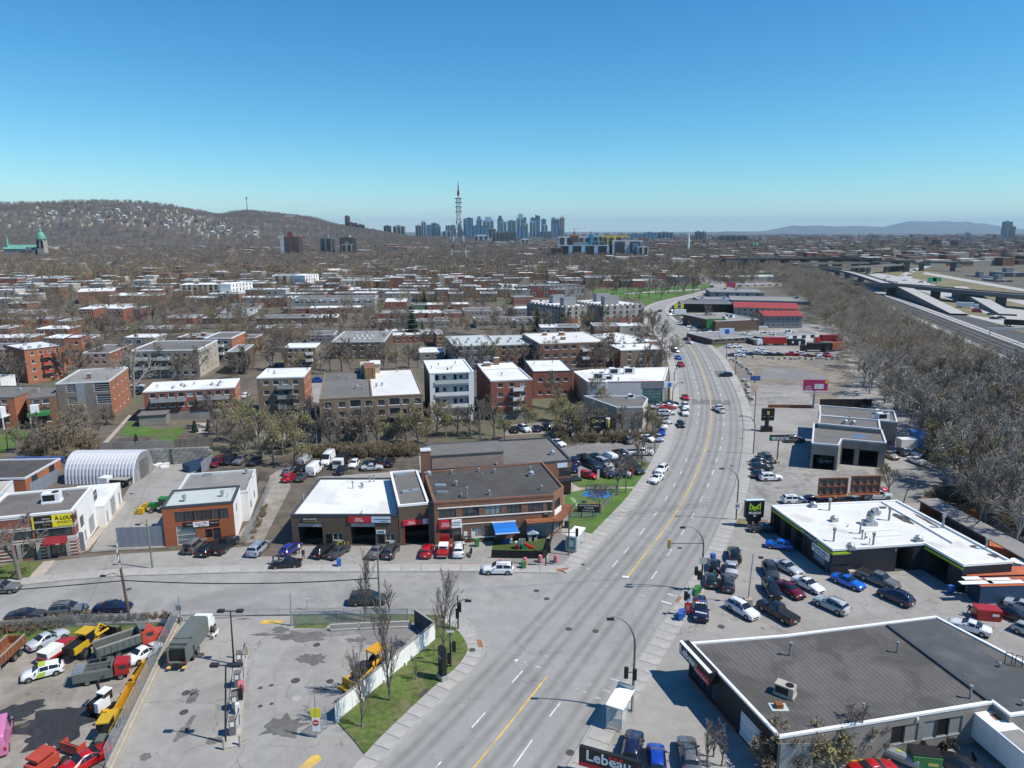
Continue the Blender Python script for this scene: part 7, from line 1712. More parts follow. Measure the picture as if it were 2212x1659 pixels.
kit('wheel_loader','yellow wheel loader with raised black bucket beside the grass','wheel loader',Y3(770,640),h_,[('engine_hood','black',[(-2.3,0,1.7,2.,1.5,1.1)]),('hood_side','yelmac',[(-1.9,-.85,1.7,2.4,.2,.9),(-1.9,.85,1.7,2.4,.2,.9)]),('cab','cglass',[(-.2,0,2.2,1.5,1.4,1.4)]),('cab_roof','yelmac',[(-.2,0,3.,1.9,1.7,.18)]),('frame','yelmac',[(.9,0,1.2,2.2,.8,.6)]),('lift_arm','yelmac',[('c',(.9,.5,1.6),(3.,.5,1.5),.16),('c',(.9,-.5,1.6),(3.,-.5,1.5),.16),('c',(1.2,0,1.7),(2.2,0,2.6),.15),('c',(2.2,0,2.6),(3.1,0,1.7),.12)]),('bucket','black',[(3.5,0,.9,.1,2.6,1.1),(3.95,0,.42,1.,2.6,.1),(3.9,1.3,.8,.9,.06,.8),(3.9,-1.3,.8,.9,.06,.8)])],wh((-1.6,1.5),1.05,.72,.5),s=.92)
kit('service_truck','grey service truck with red cab and a rail frame over its body','truck',Y3(890,890),hd(0,3,700,960,1080,890),[('chassis','trim',[(0,0,.7,6.2,.9,.25)]),('cab','rpaint',[(2.5,0,1.45,1.7,2.,1.5),('w',1.65,3.25,.95,.9,2.1,2.4,2.25)]),('windscreen','cglass',[('w',3.3,3.42,.85,.85,1.5,2.15,1.9)]),('side_window','cglass',[(2.6,1.01,1.85,.9,.02,.5),(2.6,-1.01,1.85,.9,.02,.5)]),('body','tgrey',[(-.9,1.,1.3,4.6,.3,1.2),(-.9,-1.,1.3,4.6,.3,1.2),(-.9,0,.95,4.6,2.,.2),(1.35,0,1.5,.15,2.2,1.6)]),('tool_box','galv',[(-2.6,0,1.8,1.3,2.2,.5)]),('rail_frame','tgrey',[('c',(-3.1,s*1.,2.5),(1.3,s*1.,2.5),.04)for s in(-1,1)]+[('c',(x,s*1.,1.8),(x,s*1.,2.5),.03)for x in(-3.1,-1.6,-.2,1.3)for s in(-1,1)]+[('c',(x,-1,2.5),(x,1,2.5),.03)for x in(-3.1,-1.6,-.2,1.3)]),('headlight','lamp_clear',[(3.36,.7,1.,.06,.3,.25),(3.36,-.7,1.,.06,.3,.25)])],wh((-1.6,2.3),.9,.42),s=.86)
cars(0,3,[(1250,700,hd(0,3,1150,760,1360,640),'sedan','white','by the fence beside the red cabbed dump truck'),(770,1620,hd(0,3,700,1650,860,1560),'sedan','red','at the bottom by the fence end'),(415,580,60,'sedan','silver','wrecked, half hidden left of the red pickup'),(1440,470,hd(0,3,1400,490,1480,420),'sedan','dark grey','small, behind the fence at the garbage truck')],'vehicles in the works yard')
o=car(Y3(375,860),hd(0,3,520,800,220,880),'hatchback','white','',lb='white hatchback with a lime green stripe across roof and doors')
mb=MB();L_=4.2;mb.qd((-.35,-.55,1.515),(.35,-.55,1.515),(.35,.55,1.515),(-.35,.55,1.515))
for s in(-1,1):mb.qd((-.1,s*.9,.35),(.75,s*.9,.35),(.35,s*.895,.88),(-.4,s*.895,.88))
mb.bd('stripe','lime',o)
kit('mini_excavator','small white and black excavator with warning triangle','excavator',Y3(885,1170),75,[('undercarriage','trim',[(0,.65,.3,2.2,.35,.55),(0,-.65,.3,2.2,.35,.55)]),('body','black',[(-.5,.2,1.1,1.3,1.,1.)]),('side_panel','wpaint',[(-.35,-.5,1.25,1.6,.5,1.1)]),('cab_roof','wpaint',[(.3,-.25,2.35,1.2,1.,.12)]),('cab','cglass',[(.3,-.25,1.8,1.1,.95,1.)]),('boom','black',[('c',(.6,.45,1.3),(.2,.45,3.2),.15),('c',(.2,.45,3.2),(1.2,.45,3.4),.12)]),('warning_triangle','lamp_red',[('c',(-1.16,.2,1.3),(-1.19,.2,1.3),.22,.22,3)])],[(-.9,.6,.3,.2),(-.9,-.6,.3,.2)])
kit('snow_blower','amber snow blower attachment lying along the fence','snow blower',Y3(1105,1130),hd(0,3,1050,1200,1180,960),[('hopper','amber',[(0,.6,.8,4.2,.12,1.),(0,-.6,.8,4.2,.12,1.),(2.1,0,.9,.12,1.3,1.4),(-2.1,0,.8,.12,1.4,1.2),(0,0,.35,4.2,1.1,.1)]),('auger','amber',[('c',(-2,0,.9),(2,0,.9),.2,.2,10)]),('chute','amber',[('c',(-2.3,.9,.4),(-2.6,1.,1.6),.3,.22),('c',(-2.6,1.,1.6),(-3.1,1.3,1.9),.2,.16)])])
for i,(x,y)in En(((1190,880),(1240,900),(1210,850))):kit('plough_blade',f"amber plough blade leaning by the fence, {('nearest', 'middle', 'farthest')[i]} of three",'plough blade',Y3(x,y),hd(0,3,1160,930,1250,800),[('blade','amber',[(0,-.1,.5,3.,.1,.8),(0,.08,.95,3.,.25,.08)]),('rib','rust',[(-1.2+k*.8,.15,.5,.08,.3,.7)for k in rng(4)])])
kit('sidewalk_tractor','yellow cabbed pavement tractor with black front attachment','tractor',Y3(930,1380),hd(0,3,980,1260,870,1450),[('cab','yelmac',[(.1,0,1.7,1.8,1.4,.9)]),('cab_glass','cglass',[(.2,0,1.95,1.66,1.46,.8),(1.02,0,1.6,.04,1.2,1.1)]),('cab_roof','yelmac',[(.1,0,2.5,2.,1.5,.16)]),('engine_hood','yelmac',[(-1.7,0,1.4,1.6,1.2,1.)]),('front_arm','tgrey',[(1.8,0,.9,1.4,.9,.6)]),('attachment','trim',[(2.7,0,.5,.5,1.7,.7)])],wh((-1.7,1.4),.72,.5,.35),s=.82)
kit('loader_tractor','red loader with open bucket at the bottom edge','loader',Y3(405,1700),72,[('body','red_orange',[(-.3,0,1.3,2.4,1.5,1.)]),('cab_roof','red_orange',[(-.3,0,2.3,1.9,1.5,.25)]),('work_lamp','lamp_clear',[(.7,.5,2.35,.1,.2,.2),(.7,-.5,2.35,.1,.2,.2)]),('bucket','red_orange',[(2.4,0,.8,.1,2.2,.9),(2.9,1.1,.7,.9,.08,.8),(2.9,-1.1,.7,.9,.08,.8),(2.9,0,.3,1.,2.2,.08)]),('auger','black',[('c',(2.8,-1,.6),(2.8,1,.6),.25)])],wh((-1.,1.2),.85,.5,.35))
o=car(Y3(0,1440),hd(0,3,60,1500,110,1240),'cargo_van','white','',lb='pink cargo van cut by the left edge')
for c_ in bpy.data.objects:
 if c_.parent is o and c_.name.startswith('body'):c_.color=(.55,.17,.33,1)
kit('garbage_truck','big grey-green garbage truck with white cab and open rear hopper','garbage truck',Y3(1660,640),hd(0,3,1550,780,1770,480),[('chassis','trim',[(0,0,.8,9.8,1.,.4)]),('body','tgrey',[(.2,0,2.15,5.6,2.5,2.4),(.2,0,3.4,5.6,2.1,.16)]),('tailgate','tgrey',[(-3.4,1.2,2.,2.2,.12,2.3),(-3.4,-1.2,2.,2.2,.12,2.3),(-2.9,0,3.1,1.4,2.4,.5),(-3.6,0,2.75,.6,2.4,.3),(-4.,0,.95,1.2,2.3,.2)]),('hopper','black',[(-3.4,0,1.8,1.6,2.2,1.5)]),('tail_step','paint_yellow',[(-4.7,1.,.5,.7,.5,.1),(-4.7,-1.,.5,.7,.5,.1)]),('cab','wpaint',[(3.9,0,1.9,1.8,2.4,1.9),('w',4.8,6.,1.1,.9,.8,1.9,1.6)]),('windscreen','cglass',[(4.83,0,2.3,.04,2.,.7)]),('taillight','lamp_red',[(-4.62,1.1,1.2,.05,.2,.3),(-4.62,-1.1,1.2,.05,.2,.3)])],wh((-2.2,-.9,4.9),1.1,.52,.35),s=.88)
fa,fb=Y3(1560,372),Y3(925,1720);d=fb-fa;n=14;fr=thg('barrier_fence','concrete barrier topped by mesh fence panels beside the works yard','fence',(fa.x,fa.y,0),atan2(d.y,d.x));seg_=d.length/n
fj=MB();fj.prm([(.02,-.3),(seg_-.02,-.3),(seg_-.02,.3),(.02,.3)],0,.3);fj.prm([(.02,-.12),(seg_-.02,-.12),(seg_-.02,.12),(.02,.12)],.3,.95);jm=fj.mesh('barrier_block','ctan')
MESHM=bpy.data.materials.new('mesh_wire');MESHM.use_nodes=True;nt=MESHM.node_tree;bb=nt.nodes['Principled BSDF'];sv(bb,'Base Color',(.38,.42,.46,1));sv(bb,'Metallic',.4);sv(bb,'Roughness',.5);sv(bb,'Alpha',.42);M['mesh_wire']=MESHM
fm=MB();fm.mi=0
for a,b in(((0,0,.9),(0,0,2.9)),((0,0,2.88),(seg_,0,2.88)),((0,0,1.),(seg_,0,1.)),((seg_/2,0,.9),(seg_/2,0,2.9))):fm.cyl(a,b,.035,n=5)
fm.mi=1;fm.qd((0,0,1),(seg_,0,1),(seg_,0,2.88),(0,0,2.88));fpm=fm.mesh('fence_panel',['galv','mesh_wire'])
for i in rng(n):link('barrier_block',jm,fr,(seg_*i,0,0));link('fence_panel',fpm,fr,(seg_*i,0,0))
def wfn(pts,h,lb,post='galv',step=3.,wire='mesh_wire',name='wire_fence',cat='fence',m2=None):
 ln=rsm(pts,step);r=thg(name,lb,cat,(0,0,0))
 pm_=MB();pm_.cyl((0,0,0),(0,0,h),.05,n=5);pmm=pm_.mesh('post',post)
 for p in ln:link('post',pmm,r,(p.x,p.y,0))
 for i in rng(len(ln)-1):
  a,b=ln[i],ln[i+1];mb=MB();mb.qd((*a.xy,.05),(*b.xy,.05),(*b.xy,h),(*a.xy,h));mb.mi=1;mb.cyl((*a.xy,h),(*b.xy,h),.035,n=4);mb.bd('panel',[wire,post],r)
 return r
wfn([Y3(-200,500),Y3(0,500),Y3(430,455),Y3(860,430),Y3(1480,425)],1.7,'chain-link fence in the grass between yard and side street')
wfn(TS(1,3,(305,432),(1370,400)),2.,'chain-link fence between the fuel lot and the side street');wfn(TS(1,3,(530,1385),(685,1260)),2.6,'mesh gate at the open end of the white wall',step=1.3)
wfn(TS(1,2,(130,480),(60,650),(-30,860),(-110,1010)),2.,'wire fence along the dirt strip');wfn(TS(2,2,(505,748),(725,745),(800,650),(905,545),(900,500),(640,510)),1.2,'low black fence round the coloured playground','black',2.)
wfn(TS(2,2,(-175,1090),(295,1100),(350,915)),1.3,'black slatted fence of the turf playground','black',2.,'black');wfn(TS(3,1,(1190,1010),(1440,1250),(1560,1500),(1800,1830),(2250,2180)),2.2,'long wire fence at the foot of the wood',step=4)
wfn(TS(3,1,(445,885),(925,885)),2.4,'black screen fence behind the grey garage','black',3,'black');wfn(TS(3,1,(0,890),(440,893)),.9,'low rusty rail at the edge of the vacant lot','rust',2.5,'rust')
def slf(pts,h,lb,m='slat_grey',w=.45,name='slatted_fence'):
 ln=rsm(pts,w);r=thg(name,lb,'fence',(0,0,0));me=MB();me.box((0,0,h/2),(w*.93,.06,h));mm=me.mesh('slat',m)
 for i in rng(min(len(ln)-1,290)):
  a,b=ln[i],ln[i+1];an=atan2(b.y-a.y,b.x-a.x);link('slat',mm,r,((a.x+b.x)/2,(a.y+b.y)/2,.02*(i%3)),an)
 return r
slf(TS(0,2,(1018,1000),(1425,985)),3.4,'tall slate grey gate of upright slats beside the orange garage');slf(TS(0,2,(1830,300),(1735,372)),2.6,'pale slatted fence behind the blue skip');slf(TS(0,2,(520,420),(270,560)),2.6,'pale slatted fence left of the arched shed');slf(TS(0,2,(690,1030),(765,1028)),3.2,'narrow grey slatted cage at the office corner');slf(TS(0,1,(1510,1240),(1850,1220)),2.2,'dark board fence above the stone wall','wood_fence',.5);slf(TS(0,1,(870,1275),(1500,1250)),2.3,'grey precast panel fence behind the arched shed','stone_block',2.6)
wa,wb,wc=T[1,3](688,1262),T[1,3](1547,548),T[1,3](1372,425)
def plank_wall(a,b,h,lb,m,w=1.2,cap='barkp'):
 d=b-a;n=int(d.length/w);w=d.length/n;r=thg('plank_wall',lb,'wall',(a.x,a.y,0),atan2(d.y,d.x));mb=MB();mb.box((w/2,0,h/2),(w-.03,.12,h));mm=mb.mesh('panel',m)
 for i in rng(n):link('panel',mm,r,(w*i,.01*(i%2),0.))
 pbx(r,'cap',cap,(0,-.14,h),(d.length,.14,h+.07))
 for i in rng(0,n,3):pbx(r,'foot',m,(w*i,-.35,0),(w*i+.25,-.06,.45))
 return r
hw=hat(*T[1,3].S(1540,405),wb);plank_wall(wa,wb,hw,'long white panel wall along the grassy corner','stwhite');plank_wall(wb,wc,hw,'short dark return of the white panel wall','slate')
for i,(x0,x1,y0,y1)in En(((640,890,472,458),(893,1345,458,440))):
 a,b=T[1,3](x0,y0),T[1,3](x1,y1);d=b-a;kit('concrete_barrier',('short concrete road barrier','long concrete road barrier beside the dark wall')[i]+' on the fuel lot edge','barrier',(a+b)/2,degrees(atan2(d.y,d.x)),[('base','conc',[(0,0,.12,d.length-.1,.6,.24)]),('wall','conc',[(0,0,.5,d.length-.1,.25,.75)])])
kit('backhoe','backhoe with orange canopy behind the white wall','backhoe',T[1,3](985,850),hd(1,3,1060,760,850,900),[('canopy','amber',[(-1.2,0,2.7,2.,1.7,.16)]),('cab_post','black',[(-2.,s*.7,1.9,.1,.1,1.5)for s in(-1,1)]+[(-.3,s*.7,1.9,.1,.1,1.5)for s in(-1,1)]),('engine_hood','black',[(1.,0,1.3,2.,1.,.8)]),('body','amber',[(-.3,0,.95,3.6,.9,.5)]),('lift_arm','amber',[('c',(.3,.8,1.3),(2.8,.8,.7),.12),('c',(.3,-.8,1.3),(2.8,-.8,.7),.12)]),('bucket','amber',[(3.1,0,.55,.15,2.2,.9),(3.5,0,.15,.8,2.2,.08)])],[(-1.4,.8,.75,.4),(-1.4,-.8,.75,.4),(1.5,.75,.45,.3),(1.5,-.75,.45,.3)])
kit('farm_tractor','green tractor with yellow wheels and yellow snow blower','tractor',T[0,2](1390,690),185,[('engine_hood','green_john',[(1.,0,1.35,1.9,.8,.8)]),('cab','cglass',[(-.6,0,1.9,1.2,1.2,1.2)]),('cab_roof','green_john',[(-.6,0,2.6,1.5,1.4,.2)]),('attachment','yelmac',[(3.2,0,.6,1.,2.2,1.),(2.6,0,1.3,.6,.7,.9),(3.9,.3,.3,.6,1.4,.5)])],[(-.9,.75,.7,.4),(-.9,-.75,.7,.4),(1.4,.65,.45,.3),(1.4,-.65,.45,.3)])
kit('skip_container','open blue waste skip with rusty inside','skip',T[0,2](1700,320),60,[('side','contb',[(0,1.1,.9,5,.1,1.6),(0,-1.1,.9,5,.1,1.6)]),('end','contb',[(-2.5,0,.9,.1,2.2,1.6)]),('floor','rust',[(0,0,.3,5,2.2,.2)])])
kit('tipper_truck','small white tipper truck behind the white wing','truck',T[0,2](1010,470),175,[('cab','wpaint',[(2.2,0,1.3,1.8,1.9,1.3)]),('bed','black',[(-1,0,1.3,3.6,2.,.6)]),('load','barkp',[(-1,0,1.62,3.3,1.8,.06)])],wh((-1.5,2.),.85,.42))
for i,(x,y)in En(((1330,300),(1385,290),(1425,312),(1440,280))):kit('stone_slab',f'white stone slab lying before the block wall, {nth(i)} from the left','stone slab',T[0,2](x,y),10*i,[('slab','cwhite',[(0,0,.25,1.6,.9,.4)])])
a,b=T[0,2](1275,285),T[0,2](1815,262);d=b-a;r_=thg('stone_block_wall','retaining wall of big weathered stone blocks behind the service lane','wall',(a.x,a.y,0),atan2(d.y,d.x));nn_=int(d.length/1.3);bw=d.length/nn_;mb=MB();mb.box((0,0,0),(bw-.05,.8,.67));bm_=mb.mesh('block','stone_block')
for j in rng(5):
 for i in rng(nn_):link('block',bm_,r_,(bw*(i+.5+.5*(j%2)),.02*((i*7+j*3)%4),.35+j*.7))
def clm(c,r,bx,by,hx,hy,lb,m='pmetal',dy=0,frac=.72):
 P=T[c,r](bx,by);Hd=GY(*T[c,r].S(hx,hy),P.y+dy);v=Hd-Vc(P);h=v.z;r_=thg('street_lamp',lb,'street lamp',P,0,'street lamps')
 pts=[(0,0,0),(0,0,h*frac)];n=7
 for i in rng(1,n+1):t_=i/n*pi/2;pts.append((v.x*(1-cos(t_)),v.y*(1-cos(t_)),h*frac+h*(1.03-frac)*sin(t_)))
 MB().path(pts,.13,6,.05).bd('pole',m,r_);MB().box((v.x,v.y,h),(.75,.35,.16)).bd('lamp_head','trim',r_);return r_,h
for a in((2,3,1040,1168,850,372,'tall curved street lamp by the near bus shelter'),(2,2,1632,1375,1475,828,'curved street lamp carrying the long yellow signal arm'),(2,2,1935,765,1810,320,'curved street lamp with a 50 sign beside the navy pylon'),(2,2,488,1065,622,605,'curved street lamp beside the far bus shelter'),(2,2,983,528,1060,200,'curved street lamp on the lawn strip before the sales lot'),(1,3,1682,785,1832,215,'curved street lamp on the grassy corner'),(2,1,2083,1290,1978,962,'curved street lamp right of the avenue by the broken lot'),(2,1,2092,1010,2040,710,'curved street lamp at the black sign'),(2,1,1380,950,1470,675,'curved street lamp before the showroom'),(2,1,1232,1285,1300,965,'curved street lamp by the line of parked cars'),(2,1,1928,605,1885,378,'curved street lamp beyond the vacant lot'),(2,1,1358,470,1420,270,'curved street lamp at the street trees'),(2,1,1850,470,1800,290,'curved street lamp at the far lot'),(2,1,1400,690,1450,365+180,'curved street lamp beyond the showroom')):clm(*a)
def pole(c,r,bx,by,tx,ty,rad,m,name,lb,cat='utility pole',arms=0,rz=0,lamp=None):
 P=T[c,r](bx,by);h=hat(*T[c,r].S(tx,ty),P)if ty<by else 9;Tp=GY(*T[c,r].S(tx,ty),P.y);r_=thg(name,lb,cat,P);MB().cyl((0,0,0),(Tp.x-P.x,0,h),rad,rad*.65,8).bd('pole',m,r_)
 for k in rng(arms):
  z=h-.25-k*1.05;mb=MB();x=(Tp.x-P.x)*z/h;mb.box((x,0,z),(.14,2.6,.14),rz);mb.bd('crossarm','barkp',r_)
  for s in(-1.1,-.4,.4,1.1):MB().cyl((x-sin(rz)*s,cos(rz)*s,z+.08),(x-sin(rz)*s,cos(rz)*s,z+.35),.07,n=6).bd('insulator','insulator',r_)
 if lamp:L_=GY(*T[c,r].S(*lamp),P.y);mb=MB();v=L_-P;mb.path([(0,0,L_.z-.4),(v.x*.5,0,L_.z+.35),(v.x,0,L_.z)],.05,5);mb.bd('lamp_arm','pmetal',r_);MB().box((v.x,0,L_.z),(.7,.3,.15)).bd('lamp_head','trim',r_)
 return r_,P,h,Tp
up,Pu,hu,Tu=pole(0,2,1125,1640,1010,1000,.2,'pole_wood','utility_pole','leaning brown wooden utility pole with three crossarms at the side street',arms=3,rz=.5,lamp=(890,1245))
pole(0,2,1320,1182,1265,758,.15,'pole_green','utility_pole','greenish utility pole with lamp before the slatted gate',lamp=(1190,802));pg,Pg,hg_,Tg=pole(1,2,1075,1618,1050,1042,.16,'pole_green','utility_pole','greenish wooden pole behind the concrete barriers');pole(0,1,1505,1380,1470,1095,.15,'pole_green','utility_pole','utility pole at the stone block wall');pole(0,1,430,1280,398,1060,.12,'pole_wood','utility_pole','thin wooden pole left of the arched shed');pole(0,1,68,1255,35,960,.1,'pdark','utility_pole','thin dark pole on the left lawn')
pole(0,1,1388,650,1382,450,.14,'pmetal','flood_light_pole','pale pole with flood lights before the grey condominium','light pole',1);pole(2,1,888,1120,888,880,.12,'pole_wood','utility_pole','wooden pole beside the peace and love billboard');pole(2,1,175,1110,175,950,.08,'pole_green','utility_pole','slim pole in the alley left of the thicket');pole(3,2,1170,615,1215,470,.12,'pmetal','utility_pole','leaning grey pole behind the navy shop roof')
pole(0,3,1562,425,1543,182,.09,'galv','gate_post','tall blue-grey gate post at the garbage truck','post');pole(1,3,303,430,295,145,.09,'galv','gate_post','tall blue-grey gate post at the fuel lot entrance','post');pole(1,3,525,1395,505,1020,.09,'galv','gate_post','tall gate post carrying yellow and no-entry signs','post')
def sign(c,r,x,y,bx,by,w,h,m,lb,name='road_sign',head=0,diamond=False,post='galv',word=None,wm='tblack',post2=True):
 P=T[c,r](bx,by);z=hat(*T[c,r].S(x,y),P);r_=thg(name,lb,'sign',P,R(head));mb=MB()
 if diamond:mb.cyl((0,-.06,z),(0,-.1,z),w*.7,n=4)
 else:mb.box((0,-.08,z),(w,.05,h))
 mb.bd('panel',m,r_);mb=MB();mb.cyl((0,0,0),(0,0,z+h*.4),.045,n=5)
 if post2:mb.bd('post',post,r_)
 if word:txt(word,h*.45,wm,r_,(0,-.12,z),UP)
 return r_
s_=sign(1,3,520,1175,528,1392,1.,1.,'syel','yellow arrow warning sign on the gate post',diamond=True,post2=False);sign(1,3,520,1215,528,1392,.8,.6,'syel','small yellow plate under the arrow sign',post2=False);s_=sign(1,3,523,1280,528,1394,.75,1.5,'swhite','white no-entry board with red disc on the gate post',post2=False)
mb=MB();z=hat(*T[1,3].S(523,1262),T[1,3](528,1394));mb.cyl((0,-.115,z),(0,-.13,z),.33,n=16);mb.mi=1;mb.box((0,-.14,z),(.45,.02,.09));mb.bd('red_disc',['sred','swhite'],s_)
sign(2,2,1938,638,1937,768,.9,1.1,'swhite','white 50 speed limit sign on the lamp post by the pylon',post2=False,word='50');sign(1,3,1705,478,1684,788,.9,.22,'swhite','white street name blade on the corner lamp',post2=False);sign(2,2,1635,1112,1634,1378,1.1,1.,'rpa','teal plate on the signal pole',post2=False);sign(0,3,1553,272,1562,426,.7,.7,'slat_grey','diamond plate on the tall gate post',diamond=True,post2=False);sign(1,3,447,200,445,300,.8,.35,'swhite','little parking sign at the side street')
for i,(x,y,b_)in En(((525,1122,1180),(612,1122,1180),(862,1102,1165),(945,1098,1160),(1015,1092,1155),(1105,1088,1150),(772,1104,1170))):sign(2,1,x,y,x,b_,.5,.7,'swhite',f'small white parking bay sign, {nth(i)} along the brush edge')
def sgl(c,r,bx,by,lb,heads,top,m='pdark'):
 P=T[c,r](bx,by);hT=hat(*T[c,r].S(*top),P);r_=thg('traffic_signal',lb,'traffic signal',P);MB().cyl((0,0,0),(0,0,hT),.11,.08,7).bd('pole',m,r_)
 for hx,hy,bk in heads:
  Q=GY(*T[c,r].S(hx,hy),P.y);x,z=Q.x-P.x,Q.z;mb=MB();mb.box((x,-.12,z),(.42,.3,1.25));o=mb.bd('signal_head',bk,r_);mb=MB()
  for k in(-1,0,1):mb.cyl((x,-.27,z+k*.38),(x,-.34,z+k*.38),.13,n=8)
  mb.bd('lens','fgrey' if bk=='syel' or bk=='amber' else 'trim',o)
  if abs(x)>.15:MB().cyl((0,0,z),(x,-.05,z),.05,n=5).bd('arm',m,r_)
 return r_
sgl(2,3,1035,1165,'traffic signal with two heads beside the near bus shelter',((985,830,'black'),(1058,845,'black')),(1035,760));r_=sgl(2,2,1634,1378,'traffic signal group with a long arm and yellow-backed head over the avenue',((1590,1200,'black'),(1615,1240,'black'),(1358,965,'amber')),(1635,1055))
sgl(2,2,292,1162,'traffic signal pole at the playground fence with side arm',((560,868,'black'),(300,985,'black'),(322,1010,'black')),(288,785));sgl(1,3,1747,462,'traffic signal at the rounded corner',((1760,265,'black'),(1740,320,'black')),(1743,165));sgl(2,3,1512,345,'signal post hung with portrait posters by the police car',((1500,165,'black'),),(1513,95));sgl(1,3,1684,787,'signal box on the corner lamp pole',((1712,605,'black'),(1668,708,'black')),(1690,570))
P=T[2,3](1512,345);r_=thg('election_poster','two portrait posters strapped to the signal post','poster',P);pbx(r_,'poster','spale',(-.45,-.15,2.2),(.45,-.1,3.7));pbx(r_,'poster','sred',(-.45,-.17,.6),(.45,-.12,2.));pbx(r_,'portrait','skin',(-.2,-.19,1.),(.2,-.175,1.6));pbx(r_,'portrait','cnavy',(-.2,-.17,2.6),(.2,-.155,3.3))
P=T[1,3](1613,895);r_=kit('advertising_pillar','black advertising pillar on white base at the grassy corner','sign pillar',P,-55,[('base','conc',[(0,0,.35,1.3,.8,.7)]),('pillar','black',[(0,0,2.4,.95,.6,3.4)]),('panel','sblack',[(0,-.32,2.8,.8,.03,2.)])]);txt('2003',.4,'twhite',r_,(0,-.35,3.),UP)
r_,P,h,_t=pole(2,2,2035,1490,2085,1055,.09,'gdull','lot_lamp','grey lot lamp on a stained concrete block','light pole');pbx(r_,'base','ctan',(-.5,-.5,0),(.5,.5,.9));pbx(r_,'lamp_head','trim',(.9,-.5,h-.5),(1.5,-.1,h-.3))
isl=thg('fuel_island','narrow concrete fuelling island with pumps, posts and hoses','fuel island',(0,0,0));a,b=Y3(1985,1490),Y3(2065,700);d=(b-a);an=atan2(d.y,d.x);isl.location=(a.x,a.y,0);isl.rotation_euler=(0,0,an);L_=d.length;pbx(isl,'kerb','conc',(0,-1.,0),(L_,.5,.16))
for x in(.1,.35,.6,.85):
 pbx(isl,'pump','rbrown',(L_*x,-.5,.16),(L_*x+.8,.1,1.9));pbx(isl,'pump_screen','fwhite',(L_*x-.02,-.4,1.2),(L_*x,0.,1.7));MB().path([(L_*x+.4,-.55,1.6),(L_*x+.9,-.9,2.6),(L_*x+1.2,-.8,.4)],.04,5).bd('hose','black',isl)
for x in(0,L_):
 for y in(-1.,.5):MB().cyl((x,y,0),(x,y,1.3),.13,n=8).bd('bollard','ctan',isl)
pbx(isl,'bin','black',(L_*.45,-.9,.16),(L_*.45+.7,-.2,1.2));pbx(isl,'pink_bin','pink',(L_*.5,-1.,.5),(L_*.5+.9,-.4,1.5));pbx(isl,'cabinet','fwhite',(L_*.3,-.7,.16),(L_*.3+.4,-.3,1.4))
for i,(bx,by,tx,ty)in En(((2022,760,1990,300),(1948,1440,1950,768))):
 r_,P,h,_t=pole(0,3,bx,by,tx,ty,.12,'pdark','twin_lamp',('twin-headed dark lamp pole at the far end of the fuel island','twin-headed dark lamp pole at the near end of the fuel island')[i],'light pole');x=_t.x-P.x;pbx(r_,'bracket','pdark',(x-.9,-.04,h-.1),(x+.9,.04,h));pbx(r_,'lamp_head','pdark',(x-1.5,-.25,h-.15),(x-.7,.25,h+.12));pbx(r_,'lamp_head','pdark',(x+.7,-.25,h-.15),(x+1.5,.25,h+.12))
def wire(a,b,sag,lb,rad=.035,m='black'):
 mb=MB();n=12;pts=[a.lerp(b,i/n)-Vc((0,0,sag*4*(i/n)*(1-i/n)))for i in rng(n+1)];mb.path(pts,rad,4);tag(mb.bd('overhead_wire',m),lb,'wire')
zt=Tu.z;off=Vc((-62,-6,0))
wire(Vc((Pu.x,Pu.y,hu*.56)),Vc((Pg.x,Pg.y,hg_*.62)),.6,'thick bundled cable between the two poles over the side street',.07);wire(Vc((Pu.x,Pu.y,hu*.56)),Vc((Pu.x,Pu.y,hu*.5))+off,.7,'thick cable leaving the leaning pole to the left',.07)
for i,k in En((.99,.965,.94)):
 s=(-1,0,1)[i];wire(Vc((Tu.x+s*.5,Pu.y+s,hu*k)),Vc((Pg.x,Pg.y,hg_-.3))+Vc((45,9,3+i*.3)),.9,f"{('lowest', 'middle', 'highest')[i]} of three thin wires toward the avenue",.016);wire(Vc((Tu.x+s*.5,Pu.y+s,hu*k)),Vc((Tu.x+s*.5,Pu.y+s,hu))+off,.8,f"{('lowest', 'middle', 'highest')[i]} of three thin wires to the left",.016)
Pw=T[0,2](1485,280);wire(Vc((Tu.x,Pu.y,hu*.9)),Vc((Pw.x,Pw.y,9)),.8,'thin wire from the leaning pole to the stone wall pole',.014);P1=T[0,1](430,1280);wire(Vc((Pw.x,Pw.y,9)),Vc((P1.x,P1.y,8)),.6,'wire behind the arched shed',.025)
def shl(P,head,L_,lb,ad=False):
 r=thg('bus_shelter',lb,'bus shelter',(P.x,P.y,.14),R(head));pbx(r,'roof','cwhite',(-.15,-.15,2.45),(L_+.15,1.75,2.6))
 for x in(0,L_/2,L_):
  for y in(0,1.6):pbx(r,'post','fwhite',(x-.04,y-.04,0),(x+.04,y+.04,2.45))
 gm=mat('shelter_glass',(.55,.66,.66),.05,alpha=.3);M['shelter_glass']=gm
 for i in rng(2):pbx(r,'pane','shelter_glass',(L_/2*i+.05,1.59,.15),(L_/2*(i+1)-.05,1.61,2.4));pbx(r,'pane','shelter_glass',(L_/2*i+.05,-.01,.15),(L_/2*(i+1)-.05,.01,2.4))if i==0 else None
 pbx(r,'pane','shelter_glass',(-.01,.05,.15),(.01,1.55,2.4));pbx(r,'bench','fgrey',(L_*.3,1.1,.45),(L_*.8,1.5,.52));pbx(r,'rail','fwhite',(0,1.57,.9),(L_,1.63,.96));return r
e_=T[2,3](945,1352);f_=T[2,3](1040,1180);d=f_-e_;an=degrees(atan2(d.y,d.x));r_=shl(e_,an,d.length,'white roofed glass bus shelter at the near right pavement');pbx(r_,'sign_box','galv',(d.length-.1,-.1,2.6),(d.length+.1,1.7,3.))
